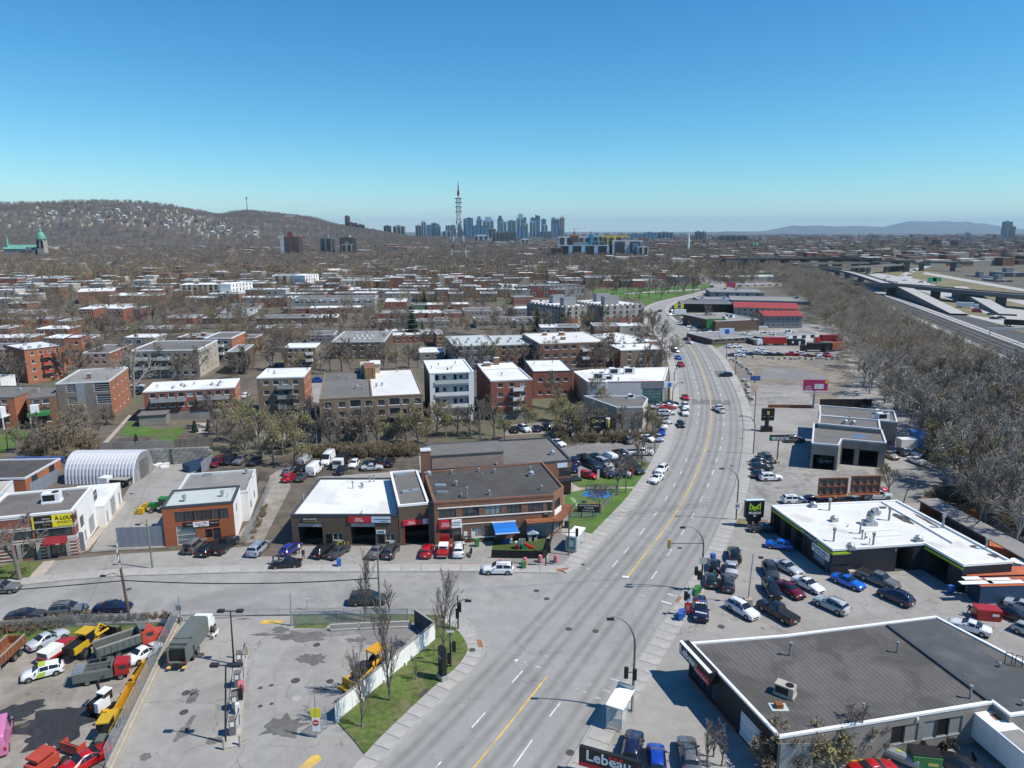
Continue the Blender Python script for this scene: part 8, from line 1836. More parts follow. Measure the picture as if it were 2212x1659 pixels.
e_=T[2,2](558,1045);f_=T[2,2](625,965);d=f_-e_;an=degrees(atan2(d.y,d.x));r_=shl(e_,an,d.length,'glass bus shelter with lit poster at the playground corner');pbx(r_,'poster_case','galv',(-.35,0.,.1),(-.08,1.75,2.5));pbx(r_,'poster','sgreen',(-.38,.2,.5),(-.355,1.55,2.3));pbx(r_,'poster_art','spale',(-.4,.4,.9),(-.385,1.35,2.))
r_=car(T[2,3](1625,330),258,'suv','navy','',lb='navy and white police SUV with roof light bar by the signal post',s=1.08);txt('SPVM',.55,'twhite',r_,(.35,0,1.7),(0,0,R(90)),bold=.02);txt('POLICE',.42,'twhite',r_,(1.62,0,1.12),(0,R(4),R(90)),bold=.02);pbx(r_,'light_bar','lamp_red',(-.15,-.6,1.69),(.1,0,1.82));pbx(r_,'light_bar','play_blue',(-.15,0.,1.69),(.1,.6,1.82))
for s in(-1,1):MB().box((-.1,s*.945,.75),(1.9,.02,.42)).bd('door_panel','wpaint',r_)
def bin_(c,r,x,y,m,lb,h=1.05):return kit('wheelie_bin',lb,'wheelie bin',T[c,r](x,y),20,[('body',m,[('w',-.3,.3,.27,.33,.08,h,h)]),('lid',m,[(0,0,h+.04,.72,.68,.1)])],[(-.25,.25,.1,.08),(-.25,-.25,.1,.08)],z=.02)
bin_(2,3,1585,172,'bgreen','green wheelie bin nearest the signal pole');bin_(2,3,1605,150,'bgreen','green wheelie bin behind the other at the signal pole');bin_(2,3,1450,385,'bblue','blue recycling bin left of the posters');bin_(2,3,1468,360,'bblue','blue recycling bin behind, left of the posters');bin_(2,2,1733,1115,'bblue','blue bin with open lid at the back of the shop lot');bin_(1,2,718,1165,'bblue','lone blue bin on the forecourt of the garages');bin_(2,2,100,1182,'bgreen','green bin on the corner pavement');bin_(1,2,1908,990,'bgreen','green bins by the door of the long brick block',1.2);bin_(0,2,1283,330,'black','black bin at the end of the arched shed');bin_(2,2,472,830,'trim','grey bin behind the chamfered corner');bin_(3,2,1575,1395,'bblue','blue barrel bin by the containers');bin_(3,2,1570,1320,'bblue','blue bin in the shade by the containers')
for i,(x,y)in En(((112,1148),(243,1125),(380,1125),(-92,1160))):
 P=T[2,2](x,y);mb=MB();mb.lat([(.42,0),(.4,.1),(.3,.95),(.2,1.02)],12);r_=mb.bd('bollard','pink',None,(P.x,P.y,.14));tag(r_,('pink concrete bollard behind the green bin','pink concrete bollard at the fence corner','pink concrete bollard nearest the bus shelter','pink concrete bollard behind the white SUV')[i],'bollard','pink bollards')
for c,r,x,y,lab in((1,2,332,975,'orange cone at the first garage door'),(3,2,568,1265,'orange cones by the navy wall corner'),(1,2,655,978,'small orange cone by the dark door')):
 P=T[c,r](x,y);mb=MB();mb.box((0,0,.03),(.45,.45,.06));mb.cyl((0,0,.06),(0,0,.8),.17,.04,8);tag(mb.bd('traffic_cone','orange_cone',None,P),lab,'traffic cone')
P=T[2,2](2058,275);mb=MB();mb.lat([(.16,0),(.16,.7),(.2,.75),(.1,.95)],8);mb.cyl((-.25,0,.55),(.25,0,.55),.07,n=6);tag(mb.bd('fire_hydrant','rpaint',None,P),'red fire hydrant at the right pavement','fire hydrant')
bl_=[(1905,480),(1930,492),(1955,505),(1975,518),(1985,530),(2005,545),(2035,558),(2050,570),(2055,583),(2062,597),(2075,605),(2000,660),(2020,668),(2035,690),(2040,702),(2045,718),(2035,730),(2038,745),(2045,757),(2040,770),(2050,798),(2068,812),(2085,822),(1935,468),(2010,455),(2025,455),(2090,455)]
mb=MB();mb.box((0,0,.4),(1.7,.9,.8));bkm=mb.mesh('concrete_block','conc')
for i,(x,y)in En(bl_):P=T[2,1](x,y);o=link('concrete_block',bkm,None,P,.4*(i%4));tag(o,f'concrete block edging the vacant lot, {nth(i)} from the far end','concrete block','concrete blocks round the vacant lot')
for i in rng(14):P=T[3,1](15+i*46,466+(i%3)*5);o=link('concrete_block',bkm,None,P,.3*(i%5));tag(o,f'concrete block before the wreck row, {nth(i)} from the left','concrete block','concrete blocks before the wreck row')
P=T[2,2](2080,822);h=hat(*T[2,2].S(2085,590),P);r_=thg('pylon_sign','tall navy pylon sign with lime M and the words MÉCANIQUE 360','pylon sign',P,R(4));hb=hat(*T[2,2].S(2085,735),P)
pbx(r_,'panel','snavy',(-2.4,-.35,hb),(2.4,.35,h));pbx(r_,'neck','snavy',(-1.8,-.33,hb-.7),(1.8,.33,hb+.01));pbx(r_,'post','cnavy',(-1.3,-.3,0),(-.3,.3,hb-.69));pbx(r_,'post','cnavy',(.3,-.3,0),(1.3,.3,hb-.69));pbx(r_,'cap','spale',(-2.4,-.36,h),(2.4,.36,h+.08));r_.scale.x=.68
mb=MB();w_=.26;ht_=h-hb
for dz in(0,-.45):
 zz=h-.35+dz;x1=1.45 if dz==0 else .9
 for s in(-1,1):mb.qd((s*x1,-.37,zz),(0,-.37,zz-.85),(0,-.37,zz-.85-w_),(s*x1,-.37,zz-w_));mb.qd((s*x1,-.37,zz),(s*(x1-.25),-.37,zz),(s*(x1-.25),-.37,h-ht_*.55),(s*x1,-.37,h-ht_*.55))
mb.bd('emblem','text_lime',r_);txt('MÉCANIQUE',.55,'twhite',r_,(0,-.38,hb+.85),UP,bold=.01);txt('360',.5,'twhite',r_,(0,-.38,hb+.35),UP,bold=.01)
def brd(P,head,w,z0,z1,m,lb,posts=(0,),pm_='pdark',name='billboard',th=.4,pr=.18,cat='billboard'):
 r=thg(name,lb,cat,P,R(head));pbx(r,'panel',m,(-w/2,-th/2,z0),(w/2,th/2,z1));mb=MB()
 for x in posts:mb.cyl((x,th/2+.05,0),(x,th/2+.05,z0+(z1-z0)*.5),pr,n=7)
 mb.bd('post',pm_,r);return r
t_=T[2,3];P=G(*t_.S(830,1760));zt_,zb_=hat(*t_.S(820,1530),P),hat(*t_.S(820,1650),P);r_=brd(P,-22,5.6,zb_-.5,zt_,'sblack','black Lebeau shop board with red band at the bottom edge',name='shop_board',cat='sign');txt('Lebeau',1.5,'twhite',r_,(0,-.22,(zb_+zt_)/2),UP,bold=.03);pbx(r_,'red_band','sred',(-2.8,-.23,zb_-.5),(2.8,-.205,zb_-.05));txt("Vitres d'autos",.4,'twhite',r_,(1.,-.25,zb_-.28),UP);mb=MB()
for i in rng(3):mb.box((.2+i*.5,-.22,zt_-.35),(.35,.03,.3))
mb.bd('emblem','text_red',r_)
P=T[3,2](80,275);z1,z0=hat(*T[3,2].S(80,28),P),hat(*T[3,2].S(80,75),P);r_=brd(P,3,6.4,z0,z1,'sblack','green and black rental sign reading enterprise on a single post',name='rental_sign',cat='sign');pbx(r_,'logo_field','sgreen',(-3.,-.22,z0+.3),(-1.3,-.205,z1-.3));txt('enterprise',1.35,'twhite',r_,(.3,-.23,(z0+z1)/2),UP);pbx(r_,'base','ctan',(-.6,-.4,0),(.6,.9,.7));r_.scale.x=.66
for i,(x,lab)in En(((540,'left rusty billboard frame seen from behind'),(822,'right rusty billboard frame seen from behind'))):
 P=T[3,2](x,640 if i==0 else 605);z1,z0=hat(*T[3,2].S(x,398-i*18),P),hat(*T[3,2].S(x,535-i*18),P);w_=262/4*P.y/F*1.;r_=brd(P,5,w_,z0,z1,'rbrown',lab,posts=(0,),pm_='rust',pr=.3);r_.rotation_euler.z=R(4)
 mb=MB()
 for k in rng(5):mb.box((-w_/2+w_*k/4,-.3,(z0+z1)/2),(.2,.2,z1-z0))
 for k in rng(3):mb.box((0,-.3,z0+(z1-z0)*k/2),(w_,.2,.2))
 mb.bd('frame','rust',r_);pbx(r_,'walkway','rust',(-w_/2-.6,-1.,z0-.3),(w_/2,-.2,z0-.2))
P=T[3,1](392,892);z1,z0=hat(*T[3,1].S(400,648),P),hat(*T[3,1].S(400,740),P);r_=brd(P,-3,11,z0,z1,'sign_magenta','magenta advertising billboard over the vacant lot',pm_='gdull',pr=.4);pbx(r_,'picture','spale',(-.5,-.23,z0+.5),(3.6,-.21,z1-1.2));pbx(r_,'picture','syel',(.2,-.25,z0+1.),(1.4,-.235,z1-1.6));pbx(r_,'corner_flash','syel',(4.2,-.23,z1-1.),(5.3,-.21,z1-.2));pbx(r_,'catwalk','galv',(-6,-1.2,z0-.4),(6,-.3,z0-.25));r_.scale.x=.62
for i,w_ in En(('C EXPRESS','C SUPER BON','C SUPER VITE')):txt(w_,.55,'twhite',r_,(-3.4,-.24,z1-2.-i*.6),UP)
P=T[2,1](765,1150);z1,z0=hat(*T[2,1].S(770,968),P),hat(*T[2,1].S(770,1068),P);w_=196/4*P.y/F;r_=brd(P,4,w_,z0,z1,'sblack','black billboard with gold peace sign, heart and beer glass',posts=(-w_/4,w_/4),pm_='bark');zc=z0+(z1-z0)*.64;k=(z1-z0)/3.2
mb=MB()
def rgm(cx,cz,rr,wd,n=18):
 for i in rng(n):
  a,b=2*pi*i/n,2*pi*(i+1)/n;mb.qd((cx+rr*cos(a),-.22,cz+rr*sin(a)),(cx+rr*cos(b),-.22,cz+rr*sin(b)),(cx+(rr-wd)*cos(b),-.22,cz+(rr-wd)*sin(b)),(cx+(rr-wd)*cos(a),-.22,cz+(rr-wd)*sin(a)))
cx=-w_*.34;rgm(cx,zc,.55*k,.1*k)
for a in(90,270,225,315):mb.cyl((cx,-.22,zc),(cx+.5*k*cos(R(a)),-.22,zc+.5*k*sin(R(a))),.05*k,n=4)
mb.bd('peace_sign','tgold',r_);mb=MB();hp=[(0,-.5),(.45,0),(.42,.3),(.22,.38),(0,.2),(-.22,.38),(-.42,.3),(-.45,0),(0,-.5)];mb.path([(-w_*.05+x*k,-.23,zc+z*k)for x,z in hp],.05*k,4);mb.bd('heart','tgold',r_);txt('+',1.*k,'twhite',r_,(-w_*.2,-.23,zc),UP,bold=.03);txt('=',.9*k,'twhite',r_,(w_*.1,-.23,zc),UP,bold=.03)
mb=MB();mb.cyl((w_*.3,-.35,z0+.35*k),(w_*.3,-.35,z1-.5*k),.42*k,.58*k,12);mb.mi=1;mb.cyl((w_*.3,-.35,z1-.5*k),(w_*.3,-.35,z1-.25*k),.62*k,n=12);mb.mi=2;mb.box((w_*.3,-.86*k,z0+1.2*k),(.28*k,.1,1.3*k));mb.bd('beer_glass',['tgold','twhite','sblack'],r_);txt('SECUR-CUP',.42*k,'twhite',r_,(-w_*.15,-.23,z0+.5*k),UP)
P=T[2,1](2200,1095);z1,z0=hat(*T[2,1].S(2200,895),P),hat(*T[2,1].S(2200,1000),P);r_=brd(P,3,5.4,z0,z1,'sblack','black square sign with gold emblem and planter base by the pavement',name='hotel_sign',cat='sign',pr=.8);pbx(r_,'emblem','tgold',(-.5,-.22,z1-1.6),(.5,-.205,z1-.7));pbx(r_,'panel_line','fgrey',(-2.5,-.22,z1-2.2),(2.5,-.205,z1-2.1));pbx(r_,'base','black',(-2.2,-.5,0),(2.2,.9,1.3));r_.scale.x=.6
P=T[2,2](660,742);r_=brd(P,-4,4.,1.,2.6,'sblack','black letting board reading GARAGE MÉCANIQUE À LOUER on the lawn',posts=(-1.3,1.3),pm_='wood_fence',th=.12,pr=.08,name='letting_board',cat='sign');txt('GARAGE MÉCANIQUE',.42,'twhite',r_,(0,-.08,2.3),UP,sqz=.85);txt('À LOUER',.42,'twhite',r_,(0,-.08,1.85),UP);txt('514-337-2107',.38,'twhite',r_,(0,-.08,1.35),UP)
for c,r,x,y,by,w_,m,lab,wd in((2,1,1850,235,300,7,'spale','pale blue billboard with a blue figure over the restaurant',0),(2,0,1762,1260,1330,10,'bgreen','green billboard with a face by the far sales lot',0),(2,1,2100,635,675,3.2,'cblue','small blue banner board on the vacant lot',0),(2,1,1350,690,860,3.2,'swhite','white and grey showroom totem',0),(2,0,1890,925,965,8,'sred','billboard with a sunset picture at the far shops',0),(2,0,1440,1110,1165,6,'syel','yellow lozenge sign at the blue shop',0)):
 P=T[c,r](x,by);zc=hat(*T[c,r].S(x,y),P);r_=brd(P,2,w_,max(.6,zc-w_*.25),zc+w_*.25,m,lab);pbx(r_,'picture','skin' if 'face' in lab else 'bblue',(-w_*.12,-.24,zc-w_*.18),(w_*.18,-.21,zc+w_*.18))
for c,r,x,y,m,lab in((2,2,590,430,'swhite','white feather flag by the red hatchback'),(2,2,1050,410,'sred','red feather flag on the lawn'),(2,2,1142,325,'orange_cone','small orange flag on the lawn'),(2,2,755,440,'swhite','tilted white feather flag in the young shrubs')):
 P=T[c,r](x,y);r_=thg('feather_flag',lab,'flag',P);k=.5 if 'small' in lab else 1;MB().path([(0,0,0),(0,0,2.2*k),(-.3*k,0,2.9*k)],.03,5).bd('pole','galv',r_);MB().box((-.25*k,0,1.8*k),(.5*k,.03,2.*k)).bd('cloth',m,r_)
def cnt(P,head,L_,m,roofm,lb,h=2.6,w=2.45):
 r=thg('shipping_container',lb,'container',P,R(head));pbx(r,'body',m,(0,0,0),(L_,w,h));pbx(r,'roof',roofm,(-.03,-.03,h),(L_+.03,w+.03,h+.06));return r
P=T[3,2](1820,1490);cnt(P,3,16,'contb','orange_box','blue sided container with orange ribbed roof near the red dumpster');P=T[3,2](1700,1395);cnt(P,3,17,'contb','orange_box','blue container with white sheets on its orange roof',2.6);r_=None
for i,(x,y,w_)in En(((1760,1268,2.4),(1800,1305,4.6),(1990,1278,3.5),(2050,1300,5))):P=G(*T[3,2].S(x,y),2.7);kit('roof_sheet',f'white sheet lying on the container roof, {nth(i)} from the left','metal sheet',P,3,[('sheet','cwhite',[(0,0,.05,w_,.9,.06)])],z=2.7)
kit('rusty_container','rusty red container in the trees behind the navy shop','container',T[3,2](1560,745),-35,[('body','rust',[(0,0,1.3,9,2.5,2.6)])]);kit('rusty_container','second rusty container at the far right corner of the navy shop','container',T[3,2](2160,1150),-35,[('body','orange_box',[(0,0,1.3,8,2.5,2.6)])]);kit('lean_to','low grey lean-to roof along the back of the navy shop','shed',T[3,2](1840,1010),hd(3,2,1460,770,2100,1140),[('roof','rpale',[(0,1.2,2.6,30,4.,.2)]),('wall','stgrey',[(0,2.9,1.3,30,.2,2.5)])]);kit('white_tank','white plastic tank at the end of the navy shop','tank',T[3,2](2150,1235),0,[('tank','stwhite',[('c',(0,0,0),(0,0,2.2),1.1,1.1,12)])])
kit('dumpster','bright red dumpster beside the blue container','dumpster',T[3,2](1885,1610),-10,[('body','rpaint',[(0,0,.75,2.9,1.7,1.3)]),('lid','rpaint',[(0,.1,1.45,3.,1.8,.12)]),('notice','swhite',[(.7,-.87,.9,.8,.03,.3)])])
kit('pallet_box','cardboard boxes against the navy wall','box',T[3,2](716,1240),5,[('box','stan',[(0,0,.4,.9,.8,.8)]),('box','stgrey',[(.9,.1,.35,.8,.8,.7)])]);kit('loose_bumper','chrome car bumper standing on end by the grey pickup','car part',T[3,2](1068,1360),100,[('bumper','chrome',[(0,0,.8,1.5,.25,.3),(.7,0,.5,.2,.25,1.)])])
kit('box_trailer','white box trailer with stained roof against the glass shop','trailer',T[3,3](2080,1640),hd(3,3,1810,1450,2212,1800),[('body','wpaint',[(0,0,2.1,9,2.5,2.7)]),('roof_panel','rpale',[(1.2,0,3.46,3.4,2.1,.04)]),('roof_stain','rust',[(-2.4,.3,3.46,.9,.7,.03)]),('chassis','trim',[(0,0,.6,8.5,1.,.3)])],wh((3.,4.),1.,.45))
q=Rnd(8);th_=thg('tyre_heap','heap of scrap tyres against the glass shop wall','tyre heap',T[3,3](1540,1545));prof=[(.2,-.1),(.35,-.12),(.4,0),(.35,.12),(.2,.1),(.2,-.1)];mb=MB();mb.lat(prof,14);mb.f.pop();mb.m.pop();tm=mb.mesh('tyre','rubber')
for i in rng(13):o=link('tyre',tm,th_,(q.uniform(-3,3),q.uniform(-.9,1.1),.35+.35*(i%3)));o.rotation_euler=(q.uniform(-1.4,1.4),q.uniform(-1.2,1.2),q.uniform(0,3))
kit('dumpster','dark green dumpster with yellow lettering in the scrap corner','dumpster',T[3,3](1340,1640),-8,[('body','bgreen',[(0,0,.8,2.6,1.6,1.4)]),('lid','black',[(0,.1,1.55,2.6,1.6,.1)]),('label','tgold',[(.5,-.82,.8,.9,.02,.3)])]);kit('fuel_tank','pale grey metal tank lying in the scrap corner','tank',T[3,3](1150,1610),-40,[('tank','gdull',[('c',(-1.5,0,.6),(1.5,0,.6),.55,.55,12)]),('label','lime',[(-.3,0,1.15,.4,.3,.02)])]);kit('scrap_panel','black ribbed plastic panel leaning on the wall','panel',T[3,3](1335,1480),20,[('panel','trim',[(0,0,1.,.9,.1,2.2)])]);kit('plough_blade','yellow blade lying in the scrap corner','plough blade',T[3,3](830,1650),5,[('blade','amber',[(0,0,.5,3.2,.15,.6)])]);kit('scrap_panel','turquoise plastic sheet in the scrap corner','panel',T[3,3](1065,1540),-30,[('panel','play_blue',[(0,0,.5,.9,.5,.1)])]);
cars(3,3,[(1650,1680,-35,'sedan','black','in the shade beside the white box trailer'),(910,1720,10,'sedan','red','cut by the bottom edge in the scrap corner')],'vehicles behind the glass shop')
kit('box_truck','white box body beside the blue truck at the wood','truck',T[3,1](1210,1245),5,[('box_body','wpaint',[(0,0,1.5,5,2.2,2.2)])],wh((-1.5,1.5),.9,.4));kit('box_truck','faded blue box truck at the foot of the wood','truck',T[3,1](1305,1230),80,[('box_body','play_blue',[(0,0,1.9,7,2.4,2.8)])],wh((-2,2),1,.45));kit('flatbed_truck','white cabbed truck with black tilted bed behind the garages','truck',T[1,2](735,300),268,[('cab','wpaint',[(2.,0,1.4,1.8,2.,1.9)]),('windscreen','cglass',[(2.92,0,1.8,.03,1.7,.7)]),('bed','black',[(-1.2,0,1.5,4.2,2.2,1.6)])],wh((-1.8,2.),.9,.42))
kit('work_hut','dark portable hut with two windows in the truck yard','hut',T[3,1](240,350),0,[('wall','trim',[(0,0,1.4,7,3,2.8)]),('window','swhite',[(-2,-1.53,1.6,.8,.05,.9)]),('door','spale',[(1.,-1.53,1.2,.9,.05,2.)])]);kit('box_truck','white truck by the blue tower at the bend','truck',T[2,1](1450,90),5,[('box_body','wpaint',[(0,0,2,7,2.4,2.8)])],wh((-2,2),1,.45));kit('guard_booth','pale green kiosk at the avenue bend','kiosk',T[2,1](1478,155),0,[('wall','sidew',[(0,0,1.4,2.6,2.6,2.8)]),('roof','rpa',[(0,0,2.9,3.2,3.2,.25)]),('window','gteal',[(0,-1.32,1.6,1.8,.05,1.2)])]);kit('classic_car','bright red old car with white roof and raised bonnet at the garages','car',T[1,2](1622,1045),90,[('body','rpaint',[(0,0,.65,4.5,1.75,.6),('w',-2.3,-1.1,.8,.87,.5,.85,1.)]),('roof','wpaint',[(-.1,0,1.3,1.7,1.5,.5)]),('rear_window','cglass',[(-.97,0,1.32,.03,1.1,.3)]),('raised_bonnet','rpaint',[(1.9,0,1.6,.12,1.6,1.6)]),('bumper','chrome',[(-2.35,0,.5,.12,1.7,.15)])],wh((-1.4,1.4),.8,.33,.2))
kit('motorcycle','dark chromed motorcycle beside the white SUV','motorcycle',T[1,2](1858,1065),86,[('frame','black',[('c',(-.5,0,.5),(.6,0,.9),.12),(-.1,0,.55,.6,.35,.4)]),('tank','cnavy',[('c',(0,0,.9),(.5,0,1.),.2,.12)]),('seat','trim',[(-.4,0,.85,.7,.3,.12)]),('handlebar','chrome',[('c',(.55,-.4,1.15),(.55,.4,1.15),.03),('c',(.55,0,1.1),(.85,0,.4),.04)])],[(-.75,0,.33,.14),(.85,0,.33,.12)])
sht('playground_turf',TS(2,2,(-180,1085),(290,1095),(345,930),(100,900),(-160,930)),.04,'turf')
kit('playhouse','little brown playhouse with pale blue roof on the turf','playhouse',T[2,2](175,935),8,[('wall','stan',[(0,.6,.7,1.5,.08,1.3),(-.7,0,.7,.08,1.2,1.3),(.7,0,.7,.08,1.2,1.3),(-.45,-.6,.7,.5,.08,1.3),(.45,-.6,.35,.5,.08,.6)]),('roof','spale',[('w',-.95,0,.8,.8,1.3,1.4,1.95),('w',0,.95,.8,.8,1.3,1.95,1.4)])]);kit('play_slide','plastic climbing frame with red and green slides','slide',T[2,2](90,1010),0,[('tower','barkp',[(0,.3,.8,1.,.1,1.6),(-.5,0,.8,.1,.7,1.6)]),('slide','rpaint',[('w',.3,1.9,.3,.3,.05,1.,.2)]),('slide','sgreen',[('w',-.1,1.,.35,.35,.02,.9,.12)])]);kit('toy_car','red and white ride-on toy on the turf','toy',T[2,2](40,1010),80,[('body','rpaint',[(0,0,.4,.9,.5,.5)]),('canopy','wpaint',[(0,0,1.,.5,.45,.4)])]);kit('toy_car','small red rocker near the wall','toy',T[2,2](38,930),80,[('body','rpaint',[(0,0,.5,.4,.4,.8)])]);kit('play_slide','blue and turquoise slide in the awning shade','slide',T[2,2](-50,960),0,[('slide','bblue',[('w',-.9,.5,.25,.25,.05,.2,.8)]),('frame','spale',[(.7,0,.4,.6,.5,.6)])])
kit('evergreen_shrub','round green shrub beside the brick door','shrub',T[1,2](1785,960),0,[('crown','shrub',[('c',(0,0,0),(0,0,1.),.35,.55,9),('c',(0,0,1.),(0,0,1.7),.55,.15,9)])])
def psn(P,head,lb,top,legs,stride=.15,arms=(0,0),lean=0.,hairm='hair',shorts=False):
 r=thg('person',lb,'person',(P.x,P.y,.01),R(head))
 V=[(0,0,.95),(0,0,1.15),(lean,0,1.42),(lean*1.2,0,1.52),(lean*1.3,0,1.66)];E=[(0,1),(1,2),(2,3),(3,4)];rad=[.15,.14,.16,.06,.1]
 for s,f in((-1,stride),(1,-stride)):
  k=len(V);V+=[(f*.1,s*.1,.88),(f*.7,s*.11,.5),(f,s*.11,.09),(f+.15,s*.12,.05)];E+=[(0,k),(k,k+1),(k+1,k+2),(k+2,k+3)];rad+=[.11,.075,.05,.045]
 for i,s in En((-1,1)):
  k=len(V);a=arms[i];V+=[(lean,s*.19,1.42),(lean+a*.5,s*.26,1.16),(lean+a,s*.22,.98+abs(a)*.5),(lean+a*1.15,s*.2,.9+abs(a)*.55)];E+=[(2,k),(k,k+1),(k+1,k+2),(k+2,k+3)];rad+=[.07,.05,.04,.04]
 me=bpy.data.meshes.new('body');me.from_pydata(V,E,[]);o=bpy.data.objects.new('body',me);COL.objects.link(o);o.parent=r
 md=o.modifiers.new('skin','SKIN');
 for i,v in En(me.skin_vertices[0].data):v.radius=(rad[i],rad[i]);v.use_root=(i==0)
 o.modifiers.new('smooth','SUBSURF').levels=1;o.modifiers['smooth'].render_levels=1
 m=bpy.data.materials.new('clothes_'+top+legs);m.use_nodes=True;nt=m.node_tree;tc=nt.nodes.new('ShaderNodeTexCoord');sp=nt.nodes.new('ShaderNodeSeparateXYZ');nt.links.new(tc.outputs['Object'],sp.inputs[0]);cr=nt.nodes.new('ShaderNodeValToRGB');mr=nt.nodes.new('ShaderNodeMath');mr.operation='DIVIDE';sv(mr,1,2.)
 nt.links.new(sp.outputs[2],mr.inputs[0]);nt.links.new(mr.outputs[0],cr.inputs[0]);cr.color_ramp.interpolation='CONSTANT';colr={'black':(.02,.02,.022),'white':(.65,.63,.6),'olive':(.09,.085,.05),'denim':(.05,.07,.11),'skin':(.42,.26,.19),'hair':(.03,.022,.018),'grey':(.12,.12,.12)}
 stops=[(0,'black'),(.05,'skin' if shorts else legs),(.25,legs),(.5,top),(.755,'skin'),(.865,'hair')];el=cr.color_ramp.elements;el[0].position,el[0].color=0,(*colr['black'],1);el[1].position,el[1].color=.05,(*colr[stops[1][1]],1)
 for p_,c_ in stops[2:]:e=el.new(p_);e.color=(*colr[c_],1)
 nt.links.new(cr.outputs[0],nt.nodes['Principled BSDF'].inputs['Base Color']);me.materials.append(m);return r
t=T[1,2]
psn(t(152,1145),190,'man in dark jacket standing left at the black sedan bonnet','black','grey');psn(t(200,1130),200,'man in navy leaning toward the black sedan engine','denim','denim',lean=.15);psn(t(375,1052),150,'man in white shirt and jeans beside the violet blue hatchback','white','denim',arms=(.2,.1));psn(t(410,1100),100,'man all in black standing alone on the forecourt','black','black')
psn(Y3(1840,525),60,'man in olive shirt and shorts walking a white dog','olive','black',.25,(.2,-.1),shorts=True);psn(T[3,2](1735,1590),200,'person in dark clothes striding toward the red dumpster','black','grey',.3,(.25,-.25));psn(T[2,1](1422,555),100,'person standing at the kerb by the red SUV','black','black')
P=Y3(1862,535);r=thg('dog','large white dog on a lead beside the man in shorts','dog',(P.x,P.y,.02),R(70));V=[(0,0,.55),(-.35,0,.56),(.3,0,.58),(.5,0,.78),(.62,0,.8),(.78,0,.76),(-.5,0,.62),(-.68,0,.75)];E=[(0,1),(0,2),(2,3),(3,4),(4,5),(1,6),(6,7)];rad=[.13,.12,.14,.09,.09,.045,.04,.03]
for b_,x in((1,-.35),(2,.28)):
 for s in(-1,1):k=len(V);V+=[(x,s*.1,.4),(x+(.06 if b_==2 else-.06),s*.1,.22),(x,s*.1,.03)];E+=[(b_,k),(k,k+1),(k+1,k+2)];rad+=[.07,.04,.035]
me=bpy.data.meshes.new('body');me.from_pydata(V,E,[]);o=bpy.data.objects.new('body',me);COL.objects.link(o);o.parent=r;o.modifiers.new('skin','SKIN');o.modifiers.new('smooth','SUBSURF').levels=1;me.materials.append(M['fur_white'])
for i,v in En(me.skin_vertices[0].data):v.radius=(rad[i],rad[i]);v.use_root=(i==0)
# ==== FAR CITY, MOTORWAY, HAZE
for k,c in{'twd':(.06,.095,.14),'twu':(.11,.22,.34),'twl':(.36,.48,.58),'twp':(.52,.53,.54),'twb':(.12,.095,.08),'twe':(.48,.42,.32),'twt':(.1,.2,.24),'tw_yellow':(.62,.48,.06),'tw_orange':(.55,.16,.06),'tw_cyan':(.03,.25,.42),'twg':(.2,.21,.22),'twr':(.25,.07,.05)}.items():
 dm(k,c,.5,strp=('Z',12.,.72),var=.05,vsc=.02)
def DS(x,y):return((1450+x/2.4578)/1.8228,(780+y/2.4578)/1.8228)
def twr(x0,x1,yt,D,m,lb,depth=30,cut=None,fn=DS,cap=None,name='office_tower',cat='tower',gr='downtown towers',spire=0):
 a,b=fn(x0,yt),fn(x1,yt);A,B=GY(*a,D),GY(*b,D);H=A.z;W=B.x-A.x
 r=thg(name,lb,cat,(A.x,D,0),0,gr)
 mb=MB()
 if cut=='step':mb.bxx((0,0,-1),(W,depth,H*.86));mb.bxx((W*.2,depth*.2,H*.86),(W*.8,depth*.8,H))
 elif cut=='slant':mb.qd((0,0,-1),(W,0,-1),(W,0,H*.93),(0,0,H));mb.qd((W,0,-1),(W,depth,-1),(W,depth,H*.93),(W,0,H*.93));mb.qd((0,0,H),(W,0,H*.93),(W,depth,H*.93),(0,depth,H));mb.qd((0,depth,-1),(0,0,-1),(0,0,H),(0,depth,H))
 elif cut=='pyramid':mb.bxx((0,0,-1),(W,depth,H*.8));mb.qd((0,0,H*.8),(W,0,H*.8),(W/2,depth/2,H));mb.qd((W,0,H*.8),(W,depth,H*.8),(W/2,depth/2,H));mb.qd((0,depth,H*.8),(0,0,H*.8),(W/2,depth/2,H))
 else:mb.bxx((0,0,-1),(W,depth,H))
 mb.bd('wall',m,r)
 if W>10:
  m2=MB();n=max(2,int(W/22))
  for i in rng(n):m2.bxx((W*(i+.18)/n,-.6,H*.12),(W*(i+.82)/n,-.05,H*(.78 if cut else .95)))
  for i in rng(2):m2.bxx((W+.05,depth*(i+.15)/2,H*.12),(W+.6,depth*(i+.8)/2,H*(.78 if cut else .95)))
  o=m2.bd('window_band','glass' if m!='twd' else 'twu',r)
 m3=MB();m3.bxx((W*.3,depth*.3,H-.5),(W*.6,depth*.6,H+5));
 if not cut:m3.bd('plant_room','twg',r)
 if spire:MB().cyl((W*.5,depth*.5,H),(W*.5,depth*.5,H+spire),1.5,.5,5).bd('spire','twg',r)
 return r
